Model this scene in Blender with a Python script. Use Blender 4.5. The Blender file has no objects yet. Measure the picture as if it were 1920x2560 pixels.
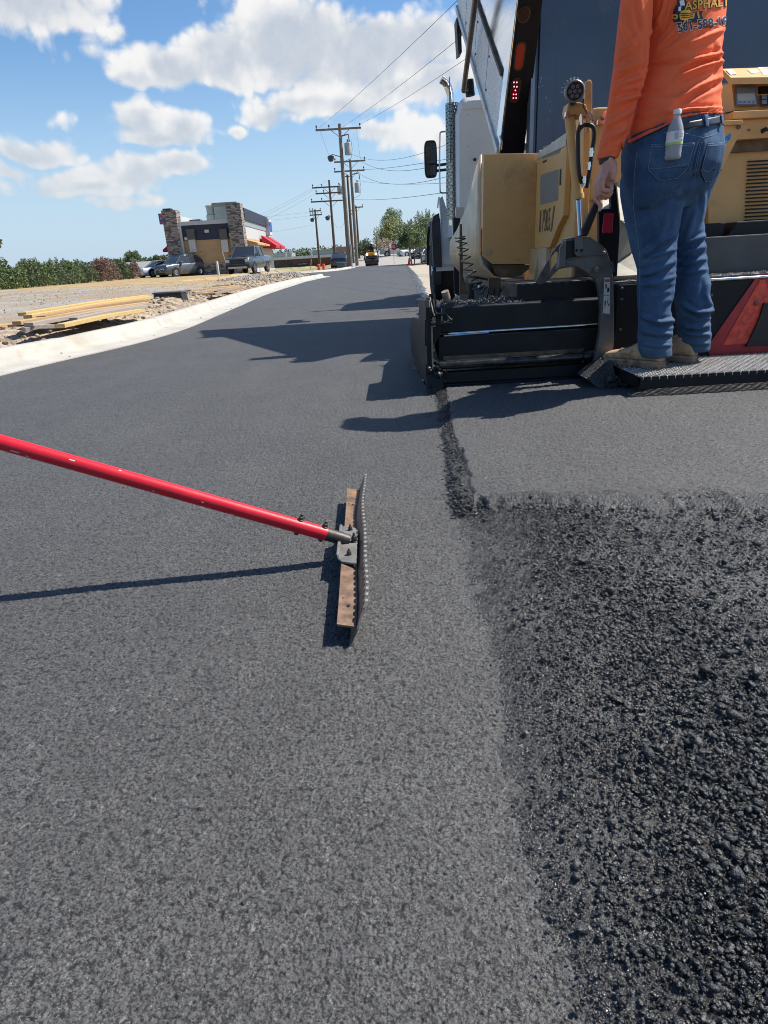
import bpy, bmesh, math, random
import numpy as np
from mathutils import Vector, Matrix, noise as mnoise
from mathutils.bvhtree import BVHTree
R = math.radians
sc = bpy.context.scene
COL = sc.collection

# ------------------------------------------------------------------ camera
FPX, CAMH, ROLL = 1580.0, 0.68, R(3.3)          # focal length in pixels of the 1920 x 2560 photo
TILT = math.atan(632 / FPX)
cr, sr = math.cos(ROLL), math.sin(ROLL)
FW = Vector((0, math.cos(TILT), -math.sin(TILT)))
UP = Vector((0, math.sin(TILT), math.cos(TILT)))
RT = Vector((1, 0, 0))
O = Vector((0, 0, CAMH))
cam = bpy.data.cameras.new('camera')
cam.sensor_fit = 'VERTICAL'
cam.sensor_height = 36.0
cam.lens = 36.0 * FPX / 2560.0
cam.clip_start = 0.02
cam.clip_end = 4000
cam.dof.use_dof = True
cam.dof.focus_distance = 2.6
cam.dof.aperture_fstop = 48.0
camo = bpy.data.objects.new('camera', cam)
COL.objects.link(camo)
cx_, cy_, cz_ = RT * cr - UP * sr, RT * sr + UP * cr, -FW
camo.matrix_world = Matrix(((cx_.x, cy_.x, cz_.x, O.x), (cx_.y, cy_.y, cz_.y, O.y), (cx_.z, cy_.z, cz_.z, O.z), (0, 0, 0, 1)))
sc.camera = camo


def ray(px, py):
    dx, dy = px - 960, py - 1280
    return FW * FPX + RT * (cr * dx - sr * dy) + UP * (-sr * dx - cr * dy)


def P(px, py, Y):            # point seen at a photo pixel, at forward distance Y
    d = ray(px, py)
    return O + d * (Y / d.y)


def G(px, py, z=0.0):        # point seen at a photo pixel, at height z
    d = ray(px, py)
    return O + d * ((z - CAMH) / d.z)


def PX(px, py, X):           # point seen at a photo pixel, on the plane x = X
    d = ray(px, py)
    return O + d * (X / d.x)


# ------------------------------------------------------------------ sky, sun, exposure
SUN_AZ, SUN_EL = R(15), R(54)      # azimuth counted from +x towards +y
sdir = Vector((math.cos(SUN_AZ) * math.cos(SUN_EL), math.sin(SUN_AZ) * math.cos(SUN_EL), math.sin(SUN_EL)))
sl = bpy.data.lights.new('sun', 'SUN')
sl.energy = 3.7
sl.angle = R(0.53)
sl.color = (1.0, 0.95, 0.87)
so = bpy.data.objects.new('sun', sl)
COL.objects.link(so)
so.rotation_euler = sdir.to_track_quat('Z', 'Y').to_euler()
so.location = (20, 5, 30)
sc.view_settings.view_transform = 'Standard'
sc.view_settings.look = 'None'
sc.view_settings.exposure = 1.0
sc.view_settings.gamma = 1.0

W = bpy.data.worlds.new('World')
sc.world = W
W.use_nodes = True
W.cycles.sampling_method = 'MANUAL'
W.cycles.sample_map_resolution = 512
nt = W.node_tree
nt.nodes.clear()


class NT:
    """tiny wrapper: every call adds one node and returns its output socket"""
    def __init__(s, tree):
        s.t = tree

    def node(s, typ, **kw):
        n = s.t.nodes.new(typ)
        for k, v in kw.items():
            setattr(n, k, v)
        return n

    def put(s, sock, v):
        if isinstance(v, bpy.types.NodeSocket):
            s.t.links.new(v, sock)
        else:
            sock.default_value = v

    def m(s, op, a, b=None, c=None, clamp=False):
        n = s.node('ShaderNodeMath', operation=op, use_clamp=clamp)
        for i, v in enumerate((a, b, c)):
            if v is not None:
                s.put(n.inputs[i], v)
        return n.outputs[0]

    def mix(s, f, a, b, blend='MIX'):
        n = s.node('ShaderNodeMix', data_type='RGBA', blend_type=blend)
        s.put(n.inputs[0], f)
        for i, v in ((6, a), (7, b)):
            s.put(n.inputs[i], v if isinstance(v, bpy.types.NodeSocket) else (*v, 1)[:4])
        return n.outputs[2]

    def smooth(s, v, lo, hi, o0=0.0, o1=1.0):
        n = s.node('ShaderNodeMapRange', interpolation_type='SMOOTHSTEP')
        for i, x in enumerate((v, lo, hi, o0, o1)):
            s.put(n.inputs[i], x)
        return n.outputs[0]

    def noise(s, vec, scale, detail=4, rough=0.55, dist=0.0, out=0):
        n = s.node('ShaderNodeTexNoise')
        if vec is not None:
            s.t.links.new(vec, n.inputs['Vector'])
        n.inputs['Scale'].default_value = scale
        n.inputs['Detail'].default_value = detail
        n.inputs['Roughness'].default_value = rough
        n.inputs['Distortion'].default_value = dist
        return n.outputs[out]

    def voro(s, vec, scale, feature='F1', out='Distance', rnd=1.0):
        n = s.node('ShaderNodeTexVoronoi', feature=feature)
        if vec is not None:
            s.t.links.new(vec, n.inputs['Vector'])
        n.inputs['Scale'].default_value = scale
        n.inputs['Randomness'].default_value = rnd
        return n.outputs[out]


def build_world():
    k = NT(nt)
    tc = k.node('ShaderNodeTexCoord').outputs['Generated']
    sky = k.node('ShaderNodeTexSky', sky_type='NISHITA')
    sky.sun_disc = False
    sky.sun_elevation = SUN_EL
    sky.sun_rotation = math.pi / 2 - SUN_AZ
    sky.altitude = 100
    sky.air_density = 1.0
    sky.dust_density = 0.6
    sky.ozone_density = 2.0
    # ragged edges: the direction itself wobbles, coarse and fine
    def vadd(v, w):
        n = k.node('ShaderNodeVectorMath', operation='ADD')
        nt.links.new(v, n.inputs[0])
        nt.links.new(w, n.inputs[1])
        return n.outputs[0]

    def vscale(v, f):
        n = k.node('ShaderNodeVectorMath', operation='SCALE')
        nt.links.new(v, n.inputs[0])
        n.inputs['Scale'].default_value = f
        return n.outputs[0]

    def vsub5(v):
        n = k.node('ShaderNodeVectorMath', operation='SUBTRACT')
        nt.links.new(v, n.inputs[0])
        n.inputs[1].default_value = (.5, .5, .5)
        return n.outputs[0]
    warp = vscale(vsub5(k.noise(tc, 9.0, 3, 0.5, out='Color')), 0.045)
    wv = vadd(tc, warp)
    sep = k.node('ShaderNodeSeparateXYZ')
    nt.links.new(wv, sep.inputs[0])
    x, y, z = sep.outputs
    az = k.m('ARCTAN2', x, y)
    el = k.m('ARCSINE', z)
    sep0 = k.node('ShaderNodeSeparateXYZ')
    nt.links.new(tc, sep0.inputs[0])
    el0 = k.m('ARCSINE', sep0.outputs[2])
    # cauliflower lumps at three sizes (inverted cell distance), and wisps
    def lump(scale):
        n = k.node('ShaderNodeTexVoronoi', feature='SMOOTH_F1')
        nt.links.new(wv, n.inputs['Vector'])
        n.inputs['Scale'].default_value = scale
        n.inputs['Smoothness'].default_value = 0.35
        return k.m('SUBTRACT', 0.5, n.outputs['Distance'])
    l1, l2, l3 = lump(14), lump(33), lump(75)
    n1 = k.noise(wv, 16.0, 9, 0.63)
    n2 = k.noise(tc, 5.0, 5, 0.55)
    n3 = k.noise(wv, 42.0, 7, 0.65)
    # (px, py, half width, height above, height below, weight)
    blobs = [(55, 0, 170, 100, 85, .95), (215, 0, 60, 45, 35, .6),
             (740, 95, 200, 100, 115, 1.2), (570, 150, 140, 80, 70, 1.1), (430, 175, 130, 55, 50, 1.0), (340, 195, 60, 35, 30, .9), (930, 120, 170, 75, 95, 1.15), (1060, 105, 100, 70, 90, 1.05),
             (990, 215, 150, 55, 45, .85), (820, 255, 190, 48, 42, .85), (690, 290, 75, 50, 36, .8), (1110, 195, 90, 50, 70, .9), (960, 330, 150, 38, 38, .55), (1110, 345, 80, 30, 40, .5),
             (350, 315, 60, 48, 40, .95), (440, 335, 80, 52, 48, 1.05), (395, 355, 100, 40, 26, .9), (75, 372, 90, 40, 28, .95), (20, 425, 60, 30, 26, .7),
             (210, 462, 160, 42, 26, .98), (330, 440, 90, 46, 34, 1.0), (440, 425, 90, 44, 26, 1.0), (90, 480, 90, 26, 20, .55), (330, 500, 120, 15, 14, .4), (605, 338, 38, 20, 18, .6), (215, 125, 60, 30, 30, .34), (290, 82, 34, 20, 20, .42), (135, 298, 40, 14, 14, .3)]
    acc = None
    low = None
    for (px, py, hw, hu, hd, wt) in blobs:
        d = ray(px, py).normalized()
        a0, e0 = math.atan2(d.x, d.y), math.asin(d.z)
        ra, ru, rd = hw / FPX * 1.12, hu / FPX * 1.0, hd / FPX * 0.85
        da = k.m('DIVIDE', k.m('SUBTRACT', az, a0), ra)
        de = k.m('SUBTRACT', el, e0)
        de = k.m('DIVIDE', de, k.m('ADD', rd, k.m('MULTIPLY', k.m('GREATER_THAN', de, 0.0), ru - rd)))
        r = k.m('SQRT', k.m('ADD', k.m('MULTIPLY', da, da), k.m('MULTIPLY', de, de)))
        f = k.m('MULTIPLY', k.m('SUBTRACT', 1.0, r), wt)
        acc = f if acc is None else k.m('SMOOTH_MAX', acc, f, 0.10)
        lo = k.m('ADD', k.m('MULTIPLY', k.m('SUBTRACT', 1.0, r), wt * .9), k.m('MULTIPLY', de, -0.30))
        low = lo if low is None else k.m('SMOOTH_MAX', low, lo, 0.08)
    acc = k.m('MAXIMUM', acc, -0.9)
    lumps = k.m('ADD', k.m('MULTIPLY', l1, 0.55), k.m('ADD', k.m('MULTIPLY', l2, 0.42), k.m('MULTIPLY', l3, 0.26)))
    det = k.m('ADD', k.m('MULTIPLY', k.m('SUBTRACT', n1, 0.5), 1.0), k.m('ADD', k.m('MULTIPLY', k.m('SUBTRACT', n2, 0.5), 0.7), lumps))
    den = k.m('ADD', acc, det)
    alpha = k.smooth(den, 0.02, 0.44)
    alpha = k.m('MULTIPLY', alpha, 0.96)
    shade = k.smooth(k.m('ADD', low, k.m('ADD', k.m('MULTIPLY', k.m('SUBTRACT', n1, 0.5), -1.0), k.m('MULTIPLY', lumps, -0.75))), 0.02, 0.85)
    shade = k.m('MULTIPLY', shade, 0.74, clamp=True)
    ccol = k.mix(shade, (0.97, 0.955, 0.935), (0.42, 0.50, 0.62))
    # thin edges take the blue of the sky behind
    ccol = k.mix(k.m('MULTIPLY', k.smooth(n3, 0.35, 0.7), 0.18), ccol, (0.98, 0.96, 0.94))
    # clouds low in the sky sit behind more air
    ccol = k.mix(k.smooth(el0, 0.0, 0.24, 0.62, 0.0), ccol, (0.66, 0.74, 0.81))
    skyc = k.node('ShaderNodeHueSaturation')
    skyc.inputs['Saturation'].default_value = 1.22
    skyc.inputs['Value'].default_value = 1.0
    nt.links.new(sky.outputs[0], skyc.inputs['Color'])
    # pale summer haze towards the horizon
    hz_ = k.mix(k.smooth(el0, -0.04, 0.30, 0.95, 0.0), skyc.outputs[0], (3.25, 4.3, 5.5))
    b1 = k.node('ShaderNodeBackground')
    nt.links.new(hz_, b1.inputs[0])
    b1.inputs[1].default_value = 0.078
    b2 = k.node('ShaderNodeBackground')
    nt.links.new(ccol, b2.inputs[0])
    b2.inputs[1].default_value = 0.50
    ms = k.node('ShaderNodeMixShader')
    nt.links.new(alpha, ms.inputs[0])
    nt.links.new(b1.outputs[0], ms.inputs[1])
    nt.links.new(b2.outputs[0], ms.inputs[2])
    out = k.node('ShaderNodeOutputWorld')
    nt.links.new(ms.outputs[0], out.inputs[0])


build_world()
sc.cycles.use_denoising = True
sc.cycles.denoiser = 'OPENIMAGEDENOISE'
sc.cycles.denoising_input_passes = 'RGB_ALBEDO_NORMAL'
sc.cycles.denoising_prefilter = 'ACCURATE'
sc.cycles.filter_width = 1.0
sc.cycles.max_bounces = 6
sc.cycles.caustics_reflective = False
sc.cycles.caustics_refractive = False


# ------------------------------------------------------------------ materials
def S(r, g, b):
    f = lambda c: c / 12.92 if c <= 0.04045 else ((c + 0.055) / 1.055) ** 2.4
    return (f(r / 255), f(g / 255), f(b / 255))


def mat(name, col, rough=0.5, metal=0.0, var=0.12, scale=6.0, bump=0.0, bscale=60.0, dirt=None, dirtcol=(0.12, 0.10, 0.08), dscale=5.0, spec=0.5, emit=None, estr=1.0, coat=0.0, stretch=None, bdist=0.004):
    m = bpy.data.materials.new(name)
    m.use_nodes = True
    t = m.node_tree
    k = NT(t)
    b = t.nodes['Principled BSDF']
    tc = k.node('ShaderNodeTexCoord').outputs['Object']
    if stretch:
        mp = k.node('ShaderNodeMapping')
        mp.inputs['Scale'].default_value = stretch
        t.links.new(tc, mp.inputs[0])
        tc = mp.outputs[0]
    n = k.noise(tc, scale, 5, 0.6)
    f = k.smooth(n, 0.3, 0.7)
    c0 = tuple(max(0, c * (1 - var)) for c in col)
    c1 = tuple(min(1, c * (1 + var)) for c in col)
    c = k.mix(f, c0, c1)
    rg = k.m('ADD', rough, k.m('MULTIPLY', k.m('SUBTRACT', k.noise(tc, scale * 2.3, 4), 0.5), 0.25), clamp=True)
    if dirt:
        dn = k.noise(tc, dscale, 7, 0.68, 0.4)
        df = k.m('MULTIPLY', k.smooth(dn, 0.62 - 0.4 * dirt, 0.78 - 0.25 * dirt), min(1.0, 0.45 + dirt * 0.5))
        c = k.mix(df, c, dirtcol)
        rg = k.m('ADD', rg, k.m('MULTIPLY', df, 0.3), clamp=True)
    t.links.new(c, b.inputs['Base Color'])
    t.links.new(rg, b.inputs['Roughness'])
    b.inputs['Metallic'].default_value = metal
    b.inputs['Specular IOR Level'].default_value = spec
    b.inputs['Coat Weight'].default_value = coat
    if bump:
        bn = k.noise(tc, bscale, 6, 0.6)
        bp = k.node('ShaderNodeBump')
        bp.inputs['Strength'].default_value = bump
        bp.inputs['Distance'].default_value = bdist
        t.links.new(bn, bp.inputs['Height'])
        t.links.new(bp.outputs[0], b.inputs['Normal'])
    if emit:
        b.inputs['Emission Color'].default_value = (*emit, 1)
        b.inputs['Emission Strength'].default_value = estr
    return m


def glass_mat(name, col, rough=0.05):
    m = mat(name, col, rough=rough, var=0.05, spec=0.8)
    return m


def asphalt_mat(name, rough_patch=False):
    m = bpy.data.materials.new(name)
    m.use_nodes = True
    t = m.node_tree
    k = NT(t)
    b = t.nodes['Principled BSDF']
    tc = k.node('ShaderNodeTexCoord').outputs['Object']
    wob = k.node('ShaderNodeVectorMath', operation='ADD')
    t.links.new(tc, wob.inputs[0])
    sw = k.node('ShaderNodeVectorMath', operation='SCALE')
    sw.inputs['Scale'].default_value = 0.004
    nn = k.node('ShaderNodeTexNoise')
    nn.inputs['Scale'].default_value = 120
    t.links.new(tc, nn.inputs['Vector'])
    t.links.new(nn.outputs['Color'], sw.inputs[0])
    t.links.new(sw.outputs[0], wob.inputs[1])
    v = wob.outputs[0]

    def cell(scale):
        n = k.node('ShaderNodeTexVoronoi')
        t.links.new(v, n.inputs['Vector'])
        n.inputs['Scale'].default_value = scale
        s_ = k.node('ShaderNodeSeparateColor')
        t.links.new(n.outputs['Color'], s_.inputs[0])
        return n.outputs['Distance'], s_.outputs[0], s_.outputs[1]
    d1, r1, g1 = cell(240 if not rough_patch else 120)
    d2, r2, g2 = cell(640 if not rough_patch else 500)
    big = k.noise(tc, 1.3, 6, 0.6)
    med = k.noise(tc, 14, 5, 0.65)
    if rough_patch:
        base0, base1 = (0.016, 0.0162, 0.017), (0.068, 0.0675, 0.067)
    else:
        base0, base1 = (0.050, 0.0497, 0.0492), (0.160, 0.1585, 0.155)
    c = k.mix(k.m('MULTIPLY', k.m('ADD', r1, r2), 0.5), base0, base1)
    # film of binder thicker in places, worn stones showing pale in others
    c = k.mix(k.smooth(k.m('ADD', k.m('MULTIPLY', med, 0.6), k.m('MULTIPLY', big, 0.4)), 0.38, 0.66, 0.35, 0.0), c, tuple(q * 0.62 for q in base0))
    pale = k.m('MULTIPLY', k.m('GREATER_THAN', g2, 0.955 if not rough_patch else 0.97), k.m('LESS_THAN', d2, 0.42))
    c = k.mix(pale, c, (0.235, 0.23, 0.22) if not rough_patch else (0.17, 0.165, 0.155))
    if rough_patch:
        pz_ = k.noise(tc, 4.0, 5, .6)
        c = k.mix(k.smooth(pz_, .42, .66, 0, .55), c, (0.105, 0.101, 0.095))
        gi = k.node('ShaderNodeNewGeometry').outputs['Random Per Island']
        c = k.mix(k.smooth(gi, .86, .99, 0, .8), c, (0.13, 0.128, 0.12))
        c = k.mix(k.smooth(gi, .25, .0, 0, .7), c, (0.010, 0.010, 0.011))
    else:
        # passes of the roller and the screed: faint bands along the lane, blotches of finer and coarser mix
        mp2 = k.node('ShaderNodeMapping')
        mp2.inputs['Scale'].default_value = (1.0, .07, 1.0)
        t.links.new(tc, mp2.inputs[0])
        st_ = k.noise(mp2.outputs[0], 5.0, 5, .6)
        bl_ = k.noise(tc, 3.2, 6, .62)
        vv_ = k.m('ADD', k.m('MULTIPLY', k.smooth(st_, .3, .7), .16), k.m('MULTIPLY', k.smooth(bl_, .3, .7), .20))
        c = k.mix(vv_, c, (0.035, 0.0345, 0.034))
    pit = k.m('MULTIPLY', k.m('LESS_THAN', r2, 0.21), k.m('LESS_THAN', d2, 0.62))
    if not rough_patch:
        # shade of open pores between the stones painted dark, at every size
        fr = k.noise(tc, 85.0, 7, .74)
        c = k.mix(k.smooth(fr, .535, .60, 0, .95), c, (0.008, 0.008, 0.009))
        fr2 = k.noise(tc, 60.0, 7, .76, .5)
        c = k.mix(k.smooth(fr2, .585, .64, 0, .42), c, (0.27, 0.266, 0.256))  # pale flecks painted in as bright glints
        c = k.mix(k.smooth(k.m('ADD', d1, k.m('MULTIPLY', k.m('SUBTRACT', med, .5), .35)), .58, .80, 0, .75), c, (0.012, 0.012, 0.013))
    c = k.mix(k.m('MULTIPLY', pit, 0.85), c, (0.010, 0.010, 0.012))
    t.links.new(c, b.inputs['Base Color'])
    if rough_patch:
        rg = k.m('ADD', 0.20, k.m('MULTIPLY', g1, 0.30))
    else:
        rg = k.m('ADD', 0.55, k.m('MULTIPLY', g1, 0.28))
    t.links.new(rg, b.inputs['Roughness'])
    b.inputs['Specular IOR Level'].default_value = 0.5
    h = k.m('ADD', k.m('MULTIPLY', r1, 0.9), k.m('ADD', k.m('MULTIPLY', r2, 0.7), k.m('MULTIPLY', d2, -0.6)))
    h = k.m('SUBTRACT', h, k.m('MULTIPLY', d1, 1.0))
    bp = k.node('ShaderNodeBump')
    bp.inputs['Strength'].default_value = 0.55 if not rough_patch else 0.8
    bp.inputs['Distance'].default_value = 0.0022
    t.links.new(h, bp.inputs['Height'])
    t.links.new(bp.outputs[0], b.inputs['Normal'])
    return m


# ------------------------------------------------------------------ mesh helpers
class MB:
    def __init__(s):
        s.v, s.f = [], []

    def add(s, vs, fs):
        o = len(s.v)
        s.v += [tuple(v) for v in vs]
        s.f += [tuple(i + o for i in f) for f in fs]
        return s

    def bx(s, x0, x1, y0, y1, z0, z1):
        return s.add([(x, y, z) for z in (z0, z1) for y in (y0, y1) for x in (x0, x1)],
                     [(0, 2, 3, 1), (4, 5, 7, 6), (0, 1, 5, 4), (2, 6, 7, 3), (0, 4, 6, 2), (1, 3, 7, 5)])

    def obox(s, c, size, rot):         # oriented box: rot = 3x3 matrix
        c = Vector(c)
        vs = []
        for z in (-.5, .5):
            for y in (-.5, .5):
                for x in (-.5, .5):
                    vs.append(c + rot @ Vector((x * size[0], y * size[1], z * size[2])))
        return s.add(vs, [(0, 2, 3, 1), (4, 5, 7, 6), (0, 1, 5, 4), (2, 6, 7, 3), (0, 4, 6, 2), (1, 3, 7, 5)])

    def prism(s, pts, vec):
        n = len(pts)
        vec = Vector(vec)
        a = [Vector(p) for p in pts]
        return s.add(a + [p + vec for p in a], [tuple(range(n)), tuple(range(2 * n - 1, n - 1, -1))] + [(i, (i + 1) % n, n + (i + 1) % n, n + i) for i in range(n)])

    def loft(s, rings, cap=True, closed=True):
        n = len(rings[0])
        fs = []
        for j in range(len(rings) - 1):
            for i in range(n if closed else n - 1):
                a, b = j * n + i, j * n + (i + 1) % n
                fs.append((a, b, b + n, a + n))
        if cap:
            fs.append(tuple(range(n - 1, -1, -1)))
            fs.append(tuple(range((len(rings) - 1) * n, len(rings) * n)))
        return s.add([v for r in rings for v in r], fs)

    def tube(s, pts, r, n=10, cap=True):
        pts = [Vector(p) for p in pts]
        rs = r if isinstance(r, (list, tuple)) else [r] * len(pts)
        rings = []
        prev = None
        for i, p in enumerate(pts):
            d = (pts[min(i + 1, len(pts) - 1)] - pts[max(i - 1, 0)])
            if d.length < 1e-9:
                d = Vector((0, 0, 1))
            d.normalize()
            if prev is None:
                u = d.orthogonal().normalized()
            else:
                u = prev - d * prev.dot(d)
                u = u.normalized() if u.length > 1e-6 else d.orthogonal().normalized()
            prev = u
            w = d.cross(u)
            rings.append([p + (u * math.cos(2 * math.pi * q / n) + w * math.sin(2 * math.pi * q / n)) * rs[i] for q in range(n)])
        return s.loft(rings, cap)

    def cyl(s, p0, p1, r0, r1=None, n=14):
        return s.tube([p0, p1], [r0, r0 if r1 is None else r1], n)

    def lathe(s, prof, origin, axis, n=20, cap=True):     # prof: (radius, distance along axis)
        axis = Vector(axis).normalized()
        u = axis.orthogonal().normalized()
        w = axis.cross(u)
        o = Vector(origin)
        rings = [[o + axis * d + (u * math.cos(2 * math.pi * q / n) + w * math.sin(2 * math.pi * q / n)) * max(r, 1e-4) for q in range(n)] for r, d in prof]
        return s.loft(rings, cap)

    def ico(s, c, r, rnd, sub=1, squash=(1, 1, 1), jit=0.25):
        vs, fs = ICO[sub]
        ph = rnd.random() * 6.28
        ca, sa = math.cos(ph), math.sin(ph)
        out = []
        for v in vs:
            q = 1 + (rnd.random() - .5) * 2 * jit
            x, y, z = v[0] * squash[0] * q, v[1] * squash[1] * q, v[2] * squash[2] * q
            out.append((c[0] + r * (x * ca - y * sa), c[1] + r * (x * sa + y * ca), c[2] + r * z))
        return s.add(out, fs)

    def pieces(s):
        par = list(range(len(s.v)))

        def find(a):
            while par[a] != a:
                par[a] = par[par[a]]
                a = par[a]
            return a
        for f in s.f:
            r = find(f[0])
            for i in f[1:]:
                par[find(i)] = r
        grp = {}
        for f in s.f:
            grp.setdefault(find(f[0]), []).append(f)
        out = []
        for fs in grp.values():
            ix = {}
            for f in fs:
                for i in f:
                    ix.setdefault(i, len(ix))
            m = MB()
            m.v = [s.v[i] for i in ix]
            m.f = [tuple(ix[i] for i in f) for f in fs]
            out.append(m)
        return out

    def each(s, name, m, parent=None, **kw):      # every separate piece a part of its own
        return [q.build(name, m, parent, **kw) for q in s.pieces()]

    def mesh(s, name):
        me = bpy.data.meshes.new(name)
        me.from_pydata(s.v, [], s.f)
        bm = bmesh.new()
        bm.from_mesh(me)
        bmesh.ops.recalc_face_normals(bm, faces=bm.faces)
        bm.to_mesh(me)
        bm.free()
        return me

    def build(s, name, m, parent=None, smooth=False, bevel=0.0, seg=2, angle=38):
        me = s.mesh(name)
        return link(name, me, m, parent, smooth, bevel, seg, angle)


def link(name, me, m, parent=None, smooth=False, bevel=0.0, seg=2, angle=38):
    o = bpy.data.objects.new(name, me)
    COL.objects.link(o)
    if m is not None:
        me.materials.append(m)
    if smooth:
        me.polygons.foreach_set('use_smooth', [True] * len(me.polygons))
        me.set_sharp_from_angle(angle=R(angle))
    if bevel:
        b = o.modifiers.new('bevel', 'BEVEL')
        b.width = bevel
        b.segments = seg
        b.limit_method = 'ANGLE'
        b.angle_limit = R(40)
        b.harden_normals = False
    if parent is not None:
        o.parent = parent
        if parent.type == 'EMPTY':
            o.matrix_parent_inverse = Matrix.Translation(-Vector(parent.location))
    return o


def ico_data(sub):
    bm = bmesh.new()
    bmesh.ops.create_icosphere(bm, subdivisions=sub, radius=1.0)
    bm.verts.ensure_lookup_table()
    r = ([tuple(v.co) for v in bm.verts], [tuple(v.index for v in f.verts) for f in bm.faces])
    bm.free()
    return r


ICO = {0: ([(0, 0, 1), (.94, 0, -.33), (-.47, .82, -.33), (-.47, -.82, -.33)], [(0, 1, 2), (0, 2, 3), (0, 3, 1), (1, 3, 2)]), 1: ico_data(1), 2: ico_data(2)}


def thing(name, label, cat, loc=(0, 0, 0), group=None):
    o = bpy.data.objects.new(name, None)
    o.empty_display_size = 0.1
    COL.objects.link(o)
    o.location = loc
    return tag(o, label, cat, group)


def tag(o, label, cat, group=None, kind=None):
    if label:
        o['label'] = label
    if cat:
        o['category'] = cat
    if group:
        o['group'] = group
    if kind:
        o['kind'] = kind
    return o


def struct(o):
    o['kind'] = 'structure'
    return o


def dup(root, loc, rotz=None, label=None, scale=None):
    r = root.copy()
    COL.objects.link(r)
    r.location = loc
    if rotz is not None:
        r.rotation_euler = (0, 0, rotz)
    if label:
        r['label'] = label
    if scale:
        r.scale = scale if isinstance(scale, tuple) else (scale,) * 3
    for ch in list(root.children):
        c_ = ch.copy()
        COL.objects.link(c_)
        c_.parent = r
        for g in ch.children:
            d_ = g.copy()
            COL.objects.link(d_)
            d_.parent = c_
    return r


def textmesh(body, size, shear=0.0, extrude=0.0, bold=0.0, space=1.0):
    """letters as a flat list of 2-D triangles/faces: returns verts (x, y) and faces"""
    cu = bpy.data.curves.new('letters', 'FONT')
    cu.body = body
    cu.size = size
    cu.shear = shear
    cu.offset = bold
    cu.space_character = space
    cu.align_x = 'CENTER'
    cu.align_y = 'CENTER'
    cu.fill_mode = 'FRONT'
    o = bpy.data.objects.new('letters', cu)
    COL.objects.link(o)
    dg = bpy.context.evaluated_depsgraph_get()
    me = bpy.data.meshes.new_from_object(o.evaluated_get(dg))
    vs = [(v.co.x, v.co.y) for v in me.vertices]
    fs = [tuple(p.vertices) for p in me.polygons]
    bpy.data.objects.remove(o)
    bpy.data.curves.remove(cu)
    bpy.data.meshes.remove(me)
    return vs, fs


def place_text(mb, body, size, origin, xdir, ydir, off=0.0, **kw):
    vs, fs = textmesh(body, size, **kw)
    xd, yd = Vector(xdir).normalized(), Vector(ydir).normalized()
    n = xd.cross(yd)
    o = Vector(origin) + n * off
    mb.add([o + xd * a + yd * b for a, b in vs], fs)


def lerp(a, b, t):
    return a + (b - a) * t


def interp(pts, x):
    if x <= pts[0][0]:
        return pts[0][1]
    for (a, b), (c, d) in zip(pts, pts[1:]):
        if x <= c:
            return b + (d - b) * (x - a) / (c - a)
    return pts[-1][1]


# ------------------------------------------------------------------ ground, road, kerb
def hsh(ix, iy, s):
    h = (ix.astype(np.int64) * 374761393 + iy.astype(np.int64) * 668265263 + s * 1442695041) & 0xffffffff
    h = ((h ^ (h >> 13)) * 1274126177) & 0xffffffff
    h = h ^ (h >> 16)
    return (h & 0xffffff) / float(0x1000000)


def vnoise(x, y, cell, s):
    u, v = x / cell, y / cell
    ix, iy = np.floor(u), np.floor(v)
    fx, fy = u - ix, v - iy
    fx, fy = fx * fx * (3 - 2 * fx), fy * fy * (3 - 2 * fy)
    a, b = hsh(ix, iy, s), hsh(ix + 1, iy, s)
    c, d = hsh(ix, iy + 1, s), hsh(ix + 1, iy + 1, s)
    return a + (b - a) * fx + (c - a) * fy + (a - b - c + d) * fx * fy


def worley(x, y, cell, s):
    """nearest and second nearest distance (in cells), id of the nearest, offset to it"""
    u, v = x / cell, y / cell
    ix, iy = np.floor(u), np.floor(v)
    f1 = np.full(x.shape, 9.0)
    f2 = np.full(x.shape, 9.0)
    idx = np.zeros(x.shape)
    ox = np.zeros(x.shape)
    oy = np.zeros(x.shape)
    for dx in (-1, 0, 1):
        for dy in (-1, 0, 1):
            cx, cy = ix + dx, iy + dy
            ax, ay = cx + hsh(cx, cy, s), cy + hsh(cx, cy, s + 7)
            d = np.hypot(u - ax, v - ay)
            nw = d < f1
            f2 = np.where(nw, f1, np.minimum(f2, d))
            idx = np.where(nw, hsh(cx, cy, s + 19), idx)
            ox = np.where(nw, u - ax, ox)
            oy = np.where(nw, v - ay, oy)
            f1 = np.where(nw, d, f1)
    return f1, f2, idx, ox, oy


def sstep(a, b, x):
    t = np.clip((x - a) / (b - a), 0, 1)
    return t * t * (3 - 2 * t)


def grid_mesh(name, X, Y, Z, keep=None):
    nr, nc = X.shape
    idx = np.arange(nr * nc).reshape(nr, nc)
    q = np.stack([idx[:-1, :-1], idx[:-1, 1:], idx[1:, 1:], idx[1:, :-1]], -1).reshape(-1, 4)
    if keep is not None:
        q = q[keep[:-1, :-1].reshape(-1)]
    used = np.zeros(nr * nc, bool)
    used[q.reshape(-1)] = True
    re = np.cumsum(used) - 1
    co = np.stack([X, Y, Z], -1).reshape(-1, 3)[used].astype(np.float32)
    q = re[q].astype(np.int32)
    me = bpy.data.meshes.new(name)
    me.vertices.add(len(co))
    me.vertices.foreach_set('co', co.reshape(-1))
    me.loops.add(q.size)
    me.loops.foreach_set('vertex_index', q.reshape(-1))
    me.polygons.add(len(q))
    me.polygons.foreach_set('loop_start', np.arange(0, q.size, 4, dtype=np.int32))
    me.polygons.foreach_set('loop_total', np.full(len(q), 4, np.int32))
    me.polygons.foreach_set('use_smooth', np.ones(len(q), bool))
    me.update(calc_edges=True)
    me.validate()
    return me


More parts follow.
